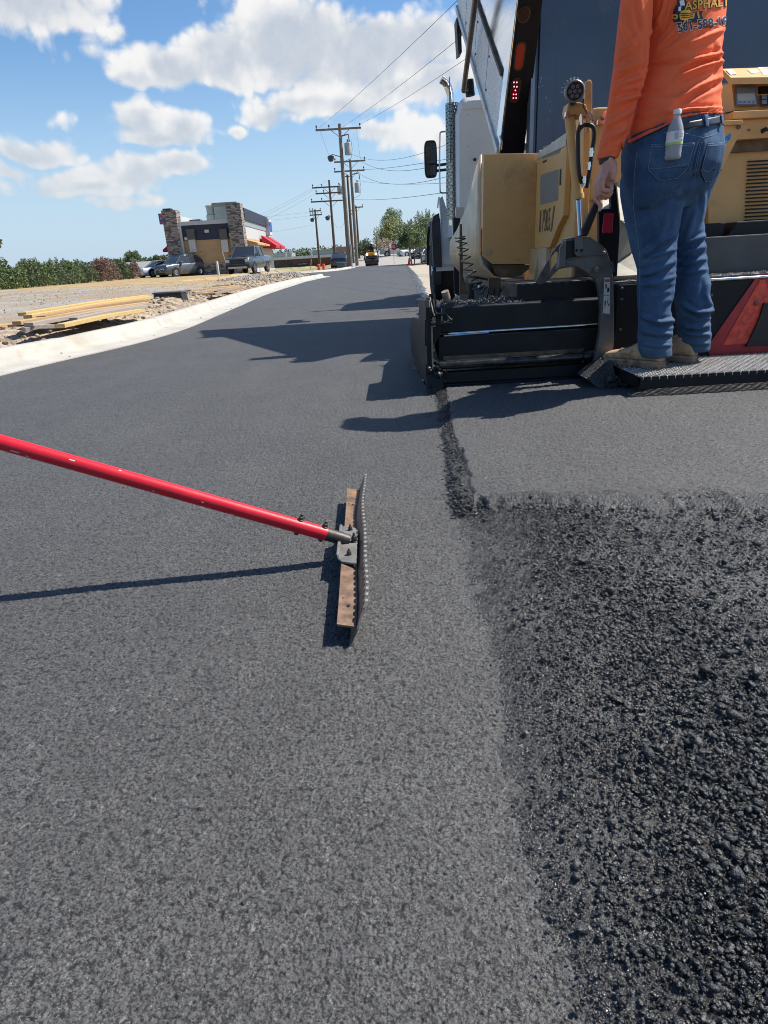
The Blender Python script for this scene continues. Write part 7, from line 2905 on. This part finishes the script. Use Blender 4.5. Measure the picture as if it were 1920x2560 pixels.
    fy = -L / 2
    for sg in (-1, 1):
        if kind == 'pickup':
            MB().bx(sg * hw * .60 if sg > 0 else -hw * .90, hw * .90 if sg > 0 else -hw * .60, fy - .03, fy + .1, hood * .70, hood * .86).build('headlight', LAMPG, t)
        else:
            MB().prism([(sg * hw * .50, fy + .0, hood * .66), (sg * hw * .90, fy + .22, hood * .74), (sg * hw * .90, fy + .2, hood * .60), (sg * hw * .52, fy + .0, hood * .55)], (0, -.06, 0)).build('headlight', LAMPG, t)
        MB().bx(min(sg * hw * .95, sg * (hw + .22)), max(sg * hw * .95, sg * (hw + .22)), -L / 2 + 1.55, -L / 2 + 1.72, belt - .02, belt + .16).build('side_mirror', paint, t, bevel=.02)
    if kind == 'pickup':
        MB().bx(-hw * .58, hw * .58, fy - .04, fy + .08, hood * .58, hood * .88).build('grille', DARKP, t, bevel=.01)
        MB().bx(-hw * .93, hw * .93, fy - .10, fy + .1, .40, hood * .54).build('bumper', DARKP, t, bevel=.03)
        MB().bx(-hw * .72, hw * .72, fy - .115, fy, .36, .52).build('skid_plate', mat('skid_silver', (0.45, 0.43, 0.40), .4, metal=.5), t, bevel=.02)
        MB().bx(-hw * .55, hw * .55, -L / 2 + .5, -L / 2 + 1.1, hood, hood + .045).build('hood_scoop', DARKP, t, bevel=.01)
    elif kind == 'suv':
        MB().prism([(-hw * .42, fy - .015, hood * .66), (hw * .42, fy - .015, hood * .66), (hw * .34, fy - .015, hood * .50), (-hw * .34, fy - .015, hood * .50)], (0, .08, 0)).build('grille', DARKP, t)
        MB().prism([(-hw * .44, fy - .03, hood * .68), (0, fy - .03, hood * .60), (hw * .44, fy - .03, hood * .68), (hw * .44, fy - .03, hood * .63), (0, fy - .03, hood * .55), (-hw * .44, fy - .03, hood * .63)], (0, .05, 0)).build('grille_bar', CHROME, t)
        MB().bx(-hw * .62, hw * .62, fy - .02, fy + .1, .26, .38).build('lower_intake', DARKP, t)
    else:
        MB().bx(-hw * .45, hw * .45, fy - .02, fy + .1, .32, .46).build('grille', DARKP, t)
    return t


def cars():
    grey = mat('grey_green_car_paint', (0.10, 0.115, 0.125), .28, metal=.35, var=.05, coat=.6)
    dark = mat('dark_grey_truck_paint', (0.075, 0.085, 0.095), .3, metal=.35, var=.05, coat=.6)
    white = mat('white_car_paint', (0.62, 0.63, 0.64), .3, var=.04, coat=.5)
    silver = mat('silver_car_paint', (0.38, 0.39, 0.40), .3, metal=.4, var=.04, coat=.5)

    def at(o, px, Y, rz, py=685):
        p = P(px, py, Y)
        o.location = (p.x, p.y, terr(p.x, p.y))
        o.rotation_euler = (0, 0, R(rz))
    s = vehicle('suv', 'suv', grey, 4.6, 1.95, 1.75, 'grey SUV parked facing left in front of the restaurant', 'car')
    at(s, 455, 61, -36)
    s = vehicle('pickup_truck', 'pickup', dark, 5.6, 2.1, 2.0, 'dark grey pickup parked nose-on beside the restaurant', 'pickup')
    at(s, 626, 56, -9, 680)
    s = vehicle('car', 'car', white, 4.6, 1.8, 1.45, 'white car half hidden behind the grey SUV', 'car')
    at(s, 399, 66, -38)
    s = vehicle('pickup_truck', 'pickup', white, 5.6, 2.0, 1.9, 'white pickup standing side-on beyond the stop sign', 'pickup')
    at(s, 990, 118, 90, 640)
    s = vehicle('car', 'suv', white, 4.6, 1.85, 1.7, 'white car right of the white pickup, behind the verge trees', 'car')
    at(s, 1027, 112, -60, 640)
    s = vehicle('car', 'suv', silver, 4.6, 1.9, 1.7, 'silver car facing the road beside the truck wheel', 'car')
    at(s, 1078, 78, -14, 640)
    s = vehicle('car', 'suv', DARKP, 4.5, 1.85, 1.6, 'black car in the shade between the verge trees and the silver car', 'car')
    at(s, 1056, 100, -30, 640)
    s = vehicle('hatchback_car', 'suv', mat('black_car_paint', (0.02, 0.022, 0.025), .25, coat=.6), 4.6, 1.9, 1.7, 'dark car with its tailgate raised beside the utility poles', 'car')
    at(s, 853, 78, 175, 660)
    tg = MB()
    tg.prism([(-.75, 1.75, 1.72), (.75, 1.75, 1.72), (.72, 2.75, 2.28), (-.72, 2.75, 2.28)], (0, .05, -.05))
    o = tg.build('open_tailgate', silver, s)
    ca = MB()
    ca.bx(-.6, .6, 2.30, 2.34, .75, 1.35)
    ca.build('cargo_space', DARKP, s)


cars()


def roller():
    Y = 75.5
    c = P(930, 664, Y)
    zg = 0.0
    t = thing('road_roller', 'yellow and black road roller with lit headlamps far down the fresh lane', 'road roller', (c.x, Y, zg))
    x, hw = c.x, .72
    YL = mat('roller_yellow', (0.55, 0.27, 0.035), .45)
    BK = mat('roller_black', (0.012, 0.012, 0.013), .5)
    MB().lathe([(.40, -hw), (.42, -hw + .01), (.42, hw - .01), (.40, hw)], (x, Y, .42), (1, 0, 0), 28).build('front_drum', BK, t, smooth=True, angle=40)
    MB().lathe([(.40, -hw), (.42, -hw + .01), (.42, hw - .01), (.40, hw)], (x, Y + 1.9, .42), (1, 0, 0), 28).build('rear_drum', BK, t, smooth=True, angle=40)
    MB().bx(x - hw - .06, x - hw - .01, Y - .15, Y + 2.1, .35, .95).bx(x + hw + .01, x + hw + .06, Y - .15, Y + 2.1, .35, .95).each('drum_yoke', BK, t, bevel=.01)
    MB().bx(x - .66, x + .66, Y - .25, Y + .55, .86, 1.06).build('front_frame', BK, t, bevel=.02)
    MB().bx(x - .58, x + .58, Y - .18, Y + .75, 1.06, 1.42).build('engine_hood', YL, t, bevel=.04)
    MB().bx(x - .62, x + .62, Y + .75, Y + 2.1, .85, 1.35).build('rear_body', YL, t, bevel=.04)
    for sg in (-1, 1):
        l = MB().lathe([(.115, 0), (.115, .05), (.09, .09)], (x + sg * .50, Y - .2, 1.22), (0, -1, 0), 14).build('headlamp', mat('lit_headlamp', (0.9, 0.9, 0.85), .3, emit=(1, .97, .9), estr=1.6), t)
        MB().bx(x + sg * .66 - .035, x + sg * .66 + .035, Y + .95, Y + 1.03, 1.3, 2.62).build('roll_bar', BK, t)
    MB().bx(x - .30, x + .30, Y + 1.2, Y + 1.6, 1.35, 1.55).build('seat', BK, t)
    MB().tube([(x + .05, Y + .72, 1.42), (x + .05, Y + .85, 1.72)], .03, 8).build('steering_column', BK, t)
    # driver
    b = MB()
    P0 = Vector((x + .05, Y + 1.30, 1.55))
    b.loft([ring_at(P0 + Vector((0, dy, z)), a_, d_, 16, 1, 0) for z, a_, d_, dy in ((0, .20, .15, 0), (.2, .19, .13, -.02), (.42, .24, .14, -.06), (.52, .16, .11, -.09), (.58, .06, .06, -.11), (.64, .06, .06, -.13))])
    b.loft([ring_at(P0 + Vector((.02, dy, z)), a_, d_, 16, 1, 0) for z, a_, d_, dy in ((.62, .05, .06, -.14), (.68, .075, .09, -.15), (.76, .08, .10, -.15), (.84, .06, .08, -.14), (.87, .02, .03, -.14))])
    for sg in (-1, 1):
        b.tube([P0 + Vector((sg * .22, -.06, .42)), P0 + Vector((sg * .28, -.18, .20)), P0 + Vector((sg * .12, -.42, .16))], [.065, .05, .035], 10)
        b.tube([P0 + Vector((sg * .12, -.02, .03)), P0 + Vector((sg * .15, -.42, .04)), P0 + Vector((sg * .15, -.46, -.40))], [.09, .075, .055], 10)
    me = remeshed(b, .022, 3)
    o = link('person', me, mat('dark_clothes', (0.012, 0.013, 0.018), .8))
    tag(o, 'driver in dark clothes and a white hat sitting on the far road roller', 'person')
    h = P0 + Vector((.02, -.14, .80))
    MB().lathe([(.17, -.02), (.16, .0), (.11, .02), (.10, .09), (.05, .13), (.01, .135)], h, (.1, -.15, 1), 18).build('hat', mat('white_hat', (0.68, 0.68, 0.66), .7), o, smooth=True)


roller()

# ------------------------------------------------------------------ utility poles and wires
WOOD = mat('grey_pole_wood', (0.20, 0.165, 0.13), .9, var=.25, scale=3, stretch=(6, 6, .6), bump=.3, bscale=40)
WOODD = mat('brown_pole_wood', (0.11, 0.075, 0.055), .9, var=.25, scale=3, stretch=(6, 6, .6))
TRF = mat('transformer_grey', (0.33, 0.36, 0.36), .5, var=.08)
WIRE = mat('wire_black', (0.03, 0.03, 0.033), .6)
INS = mat('insulator_dark', (0.05, 0.05, 0.055), .4)


def utility_pole(px, pyb, Y, pyt, wood, r0, arms, label, extras=()):
    b = P(px, pyb, Y)
    zb = terr(b.x, Y) - .05
    # height from the row of its top
    zt = P(px, pyt, Y).z
    t = thing('utility_pole', label, 'utility pole', (b.x, Y, zb), 'utility poles along the road')
    MB().tube([(b.x, Y, zb), (b.x - .02, Y, lerp(zb, zt, .5)), (b.x - .04, Y, zt)], [r0, r0 * .85, r0 * .62], 12).build('shaft', wood, t, smooth=True)
    for (py, l, rr) in arms:
        z = P(px, py, Y).z
        a = MB().bx(b.x - l, b.x + rr, Y - .30, Y - .16, z - .08, z + .08).build('crossarm', wood, t)
        mb = MB()
        for x in (b.x - l + .1, b.x - .45 * l, b.x + rr - .1):
            mb.lathe([(.03, 0), (.03, .14), (.075, .15), (.085, .24), (.05, .32)], (x, Y - .23, z + .08), (0, 0, 1), 8)
        mb.each('insulator', INS, a)
        MB().tube([(b.x - min(.9, l * .5), Y - .22, z - .05), (b.x - .02, Y - .2, z - .75)], .025, 6).tube([(b.x + min(.9, rr * .5), Y - .22, z - .05), (b.x + .02, Y - .2, z - .75)], .025, 6).each('brace', INS, t)
    for e in extras:
        z = P(px, e[1], Y).z
        if e[0] == 'transformer':
            x = b.x + e[2]
            m = MB().lathe([(.30, 0), (.33, .03), (.33, .95), (.30, 1.02), (.12, 1.1)], (x, Y - .1, z - .5), (0, 0, 1), 14).build('transformer', TRF, t, smooth=True, angle=40)
            MB().tube([(x + .1, Y - .1, z + .6), (x + .35, Y - .1, z + .75), (x + .42, Y - .1, z), (x + .25, Y - .1, z - .8), (b.x, Y - .1, z - 1.1)], .02, 6).build('drop_lead', WIRE, t)
            MB().lathe([(.04, 0), (.08, .05), (.05, .25)], (x, Y - .1, z + .58), (0, 0, 1), 8).build('bushing', INS, m)
        if e[0] == 'lamp':
            x = b.x + e[2]
            MB().tube([(b.x, Y, z), (x + (.15 if e[2] < 0 else -.15), Y - .1, z + .28), (x, Y - .1, z + .15)], .035, 8).build('lamp_arm', INS, t, smooth=True)
            MB().lathe([(.06, .0), (.30, -.10), (.33, -.22), (.22, -.52), (.1, -.56)], (x, Y - .1, z + .22), (0, 0, 1), 14).build('lamp_head', INS, t, smooth=True)
        if e[0] == 'cutout':
            x = b.x + e[2]
            MB().tube([(b.x, Y, z + .2), (x, Y - .1, z + .3), (x + .05, Y - .1, z - .35)], .06, 8).build('cutout', INS, t)
        if e[0] == 'conduit':
            MB().tube([(b.x + e[2], Y - .2, zb), (b.x + e[2], Y - .2, z)], .065, 8).build('conduit', TRF, t, smooth=True)
        if e[0] == 'guard':
            MB().bx(b.x - .3, b.x + .3, Y - .3, Y - .2, z - .4, z + .4).build('sign_plate', TRF, t)
    return t, Vector((b.x, Y, zb)), zt


def poles():
    utility_pole(874, 666, 70, 308, WOOD, .24, [(322, 2.35, 2.0)], 'tallest grey utility pole with one wide crossarm', [('cutout', 345, .75), ('transformer', 373, .62), ('lamp', 392, -1.1), ('conduit', 610, .27)])
    utility_pole(893, 663, 84, 398, WOOD, .22, [(403, 1.9, 1.75), (427, 2.0, 1.6)], 'grey utility pole with two crossarms just right of the tallest one', [('transformer', 470, .62), ('cutout', 440, .9), ('cutout', 446, -1.1)])
    utility_pole(884, 664, 96, 436, WOODD, .22, [], 'brown pole wedged between the two grey utility poles', [('transformer', 474, -1.2)])
    utility_pole(839, 657, 92, 449, WOODD, .20, [(467, 2.3, 1.3), (482, 1.9, 1.4), (502, 2.6, 1.7)], 'dark brown utility pole with three crossarms left of the grey ones', [('lamp', 543, -.6)])
    utility_pole(799, 654, 108, 523, WOODD, .20, [(527, .9, .9), (537, .9, 1.0)], 'short brown utility pole furthest left, above the orange drums', [('lamp', 548, -.6)])
    utility_pole(899, 650, 112, 515, WOODD, .19, [(518, .4, 1.1)], 'thin dark pole right of the grey utility poles', [('cutout', 530, -.9)])
    MBm = MB()
    wires = [
        # (from px, py, Y) -> (to px, py, Y), stretch beyond, sag
        ((797, 320, 70), (1123, 0, 30), 1.5, .3, 'overhead wire from the left end of the tallest pole crossarm'),
        ((858, 316, 70), (1152, 72, 30), 1.5, .3, 'overhead wire from the middle of the tallest pole crossarm'),
        ((894, 313, 70), (1150, 138, 32), 1.5, .3, 'overhead wire from the right end of the tallest pole crossarm'),
        ((862, 376, 70), (1104, 278, 34), 1.5, 1.6, 'sagging wire leaving the transformer of the tallest pole to the right'),
        ((902, 402, 84), (1064, 352, 44), 1.7, 1.5, 'thick sagging cable from the upper crossarm of the second grey pole'),
        ((892, 430, 84), (1064, 378, 44), 1.7, 1.7, 'thick sagging cable from the lower crossarm of the second grey pole'),
        ((893, 424, 84), (1060, 394, 44), 1.7, .3, 'thin wire just under the thick cables, running right'),
        ((888, 449, 84), (1060, 438, 44), 1.7, .5, 'nearly level wire right of the poles at mid height'),
        ((880, 498, 84), (1104, 464, 38), 1.5, .4, 'lowest dark cable running right from the poles to the truck'),
        ((817, 452, 92), (700, 509, 80), 2.8, .2, 'topmost wire from the brown pole running down left'),
        ((797, 468, 92), (700, 516, 80), 2.8, .2, 'second wire from the brown pole running down left'),
        ((790, 483, 92), (700, 528, 80), 2.8, .2, 'third wire from the brown pole running down left'),
        ((781, 529, 108), (700, 535, 100), 3.5, .2, 'upper wire from the furthest left pole to the left'),
        ((779, 539, 108), (700, 545, 100), 3.5, .2, 'middle wire from the furthest left pole to the left'),
        ((784, 562, 108), (700, 574, 100), 3.5, .2, 'lowest wire from the furthest left pole to the left'),
        ((800, 325, 70), (830, 405, 84), 1.0, .2, 'slack lead between the tallest pole crossarm and the one behind, on the left'),
        ((891, 320, 70), (901, 400, 84), 1.0, .1, 'slack lead between the tallest pole crossarm and the one behind, on the right'),
        ((833, 555, 92), (866, 540, 84), 1.0, 1.0, 'short slack cable between the brown pole and the grey poles'),
    ]
    for (a, b, st, sag, lab) in wires:
        A, B_ = P(*a), P(*b)
        E = A + (B_ - A) * st
        pts = []
        for i in range(25):
            f = i / 24
            p = A.lerp(E, f)
            p.z -= 4 * sag * f * (1 - f)
            pts.append(p)
        L = (E - A).length
        o = MB().tube(pts, .014 if 'thick' in lab or 'lowest dark' in lab else .010, 5).build('wire', WIRE, smooth=True)
        tag(o, lab, 'wire', 'overhead wires')


poles()


def small_things():
    def at(px, py, Y):
        p = P(px, py, Y)
        return Vector((p.x, p.y, terr(p.x, p.y)))
    # street lamps
    for (px, pyt, Y, lab) in ((962, 553, 128, 'taller grey street lamp left of the yellow-green tree'), (980, 562, 134, 'second grey street lamp rising from the yellow-green tree')):
        b = at(px, 640, Y)
        zt = P(px, pyt, Y).z
        t = thing('street_lamp', lab, 'street lamp', b, 'street lamps across the road')
        MB().tube([b, (b.x, b.y, zt)], [.14, .10], 10).build('post', TRF, t, smooth=True)
        MB().bx(b.x - .1, b.x + 1.5, b.y - .2, b.y + .2, zt - .02, zt + .14).build('lamp_head', TRF, t)
    # stop sign
    b = at(985, 650, 78)
    t = thing('stop_sign', 'red octagonal stop sign on a thin post by the crossing road', 'sign', b)
    c = P(985, 617, 78)
    MB().tube([b, (b.x, b.y, c.z + .2)], .03, 8).build('post', TRF, t)
    o8 = lambda r, y: [(c.x + r * math.cos(R(22.5 + 45 * i)), y, c.z + r * math.sin(R(22.5 + 45 * i))) for i in range(8)]
    MB().prism(o8(.40, b.y - .05), (0, .01, 0)).build('sign_border', mat('sign_border_white', (0.6, 0.6, 0.6), .5), t)
    MB().prism(o8(.365, b.y - .06), (0, .008, 0)).build('sign_face', mat('stop_red', (0.42, 0.015, 0.03), .5), t)
    mb = MB()
    place_text(mb, 'STOP', .27, (c.x, b.y - .066, c.z), (1, 0, 0), (0, 0, 1), bold=.008)
    mb.build('sign_lettering', mat('sign_letter_white', (0.7, 0.7, 0.7), .5), t)
    # orange drums and cones
    OR = mat('safety_orange', (0.80, 0.085, 0.02), .5)
    d0 = thing('traffic_drum', 'left one of two orange drums standing together below the far brown pole', 'traffic drum', (0, 0, 0), 'orange traffic drums')
    MB().lathe([(.30, 0), (.31, .08), (.27, .10), (.25, .95), (.20, 1.0), (.05, 1.02)], (0, 0, 0), (0, 0, 1), 18).build('barrel', OR, d0, smooth=True, angle=40)
    MB().lathe([(.36, 0), (.36, .06), (.30, .07)], (0, 0, 0), (0, 0, 1), 18).build('base', DARKP, d0)
    d0.scale = (.6, .6, .6)
    d0.location = at(797, 666, 74)
    dup(d0, at(809, 665, 75), label='right one of two orange drums standing together below the far brown pole')
    dup(d0, at(869, 660, 76), label='orange drum half hidden behind the grey utility poles')
    c0 = thing('traffic_cone', 'orange traffic cone on the right verge under the tree', 'traffic cone', (0, 0, 0))
    MB().lathe([(.17, .03), (.06, .68), (.03, .72)], (0, 0, 0), (0, 0, 1), 16).build('cone', OR, c0, smooth=True)
    MB().bx(-.2, .2, -.2, .2, 0, .035).build('base', OR, c0)
    c0.location = at(1023, 655, 70)
    # utility box by the far kerb
    b = at(854, 668, 64)
    t = thing('utility_box', 'low grey-green utility box at the foot of the grey poles', 'utility box', b)
    MB().bx(b.x - .42, b.x + .42, b.y, b.y + .7, b.z - .05, b.z + .62).build('cabinet', mat('box_grey_green', (0.17, 0.20, 0.18), .6), t, bevel=.02)
    MB().bx(b.x - .46, b.x + .46, b.y - .04, b.y + .74, b.z + .62, b.z + .70).build('lid', mat('box_lid', (0.34, 0.37, 0.34), .6), t)
    # bollard and stakes by the restaurant
    b = at(546, 683, 56)
    MBb = MB().lathe([(.10, 0), (.10, 1.0), (.07, 1.06)], b, (0, 0, 1), 14).build('bollard', mat('bollard_white', (0.62, 0.62, 0.60), .6), smooth=True, angle=40)
    tag(MBb, 'white bollard between the SUV and the dark pickup', 'bollard')
    for px, pyt, Y, lean, lab, m in ((573, 628, 56, -.35, 'thin leaning stake beside the dark pickup', (0.40, 0.34, 0.27)), (484, 633, 64.5, -.05, 'short stake behind the grey SUV', (0.45, 0.38, 0.30)), (776, 648, 80, .25, 'pale leaning stake before the brick building', (0.50, 0.40, 0.24))):
        b = at(px, 680, Y)
        o = MB().tube([b, (b.x + lean, b.y, P(px, pyt, Y).z)], .045, 6).build('stake', mat('stake_wood', m, .8))
        tag(o, lab, 'stake', 'survey stakes')
    # traffic sign lying low, black meter box on the spoil
    q = G(425, 744, .22)
    t = thing('meter_box', 'black plastic meter box lying on the dirt behind the kerb', 'meter box', (q.x, q.y, .15))
    MB().prism([(q.x - .28, q.y - .15, .12), (q.x + .27, q.y - .10, .12), (q.x + .24, q.y - .10, .30), (q.x - .25, q.y - .15, .30)], (0, .38, 0)).build('box', DARKP, t, bevel=.01)
    MB().bx(q.x - .27, q.x + .26, q.y - .14, q.y + .28, .30, .325).build('lid', mat('lid_grey', (0.10, 0.10, 0.11), .5), t)


small_things()


def lumber():
    cols = {'y': (0.52, 0.36, 0.15), 'b': (0.30, 0.19, 0.11), 'g': (0.33, 0.28, 0.23), 't': (0.44, 0.29, 0.14)}
    mats = {k: mat('board_' + n, c, .8, var=.14, scale=5, stretch=(1, 8, 8), bump=.15, bscale=60) for (k, c), n in zip(cols.items(), ('yellow', 'brown', 'grey', 'tan'))}
    # near end, far end, height of the top, colour
    B_ = [((54, 781), (367, 737), .365, 'y', 'topmost yellow board of the lumber stack'), ((68, 787), (371, 741), .345, 'y', 'second yellow board from the top of the lumber stack'), ((101, 790), (352, 749), .325, 'b', 'brown board under the top yellow boards'),
          ((40, 803), (365, 755), .31, 't', 'long tan board in the middle of the lumber stack'), ((70, 807), (362, 759), .295, 'g', 'grey board below the long tan one'), ((182, 794), (360, 763), .285, 'g', 'shorter pale grey board near the front of the stack'),
          ((149, 810), (354, 772), .265, 'y', 'front yellow board lowest on the dirt'), ((57, 819), (132, 811), .255, 'g', 'short grey board at the near end of the stack'), ((-40, 818), (40, 808), .235, 'y', 'yellow board end cut off by the left edge of the photo'), ((28, 812), (66, 806), .25, 'b', 'dark brown board end sticking out of the stack')]
    for (a, b, z, c, lab) in B_:
        A, E = G(*a, z), G(*b, z)
        d = (E - A).normalized()
        s = Vector((d.y, -d.x, 0))
        u = Vector((0, 0, 1))
        w, h = .095, .038
        mb = MB()
        r0 = [A - s * w / 2, A + s * w / 2, A + s * w / 2 - u * h, A - s * w / 2 - u * h]
        r1 = [p + (E - A) for p in r0]
        mb.loft([r0, [p.lerp(q, .5) + u * .012 for p, q in zip(r0, r1)], r1])
        o = mb.build('board', mats[c], bevel=.003)
        tag(o, lab, 'board', 'lumber behind the kerb')
    B2 = [((472, 724), (600, 712), .27, 't', 'upper board of the small plank pile further along'), ((468, 731), (594, 716), .24, 'g', 'grey plank in the middle of the small pile'), ((455, 737), (545, 730), .20, 'b', 'dark plank lowest in the small pile'), ((530, 733), (600, 718), .21, 'b', 'dark plank end at the far side of the small pile'), ((560, 714), (650, 700), .22, 't', 'single pale plank lying beyond the small pile')]
    for (a, b, z, c, lab) in B2:
        A, E = G(*a, z), G(*b, z)
        d = (E - A).normalized()
        s = Vector((d.y, -d.x, 0))
        u = Vector((0, 0, 1))
        w, h = .14, .04
        r0 = [A - s * w / 2, A + s * w / 2, A + s * w / 2 - u * h, A - s * w / 2 - u * h]
        o = MB().loft([r0, [p + (E - A) for p in r0]]).build('board', mats[c], bevel=.003)
        tag(o, lab, 'board', 'plank pile further along')


lumber()
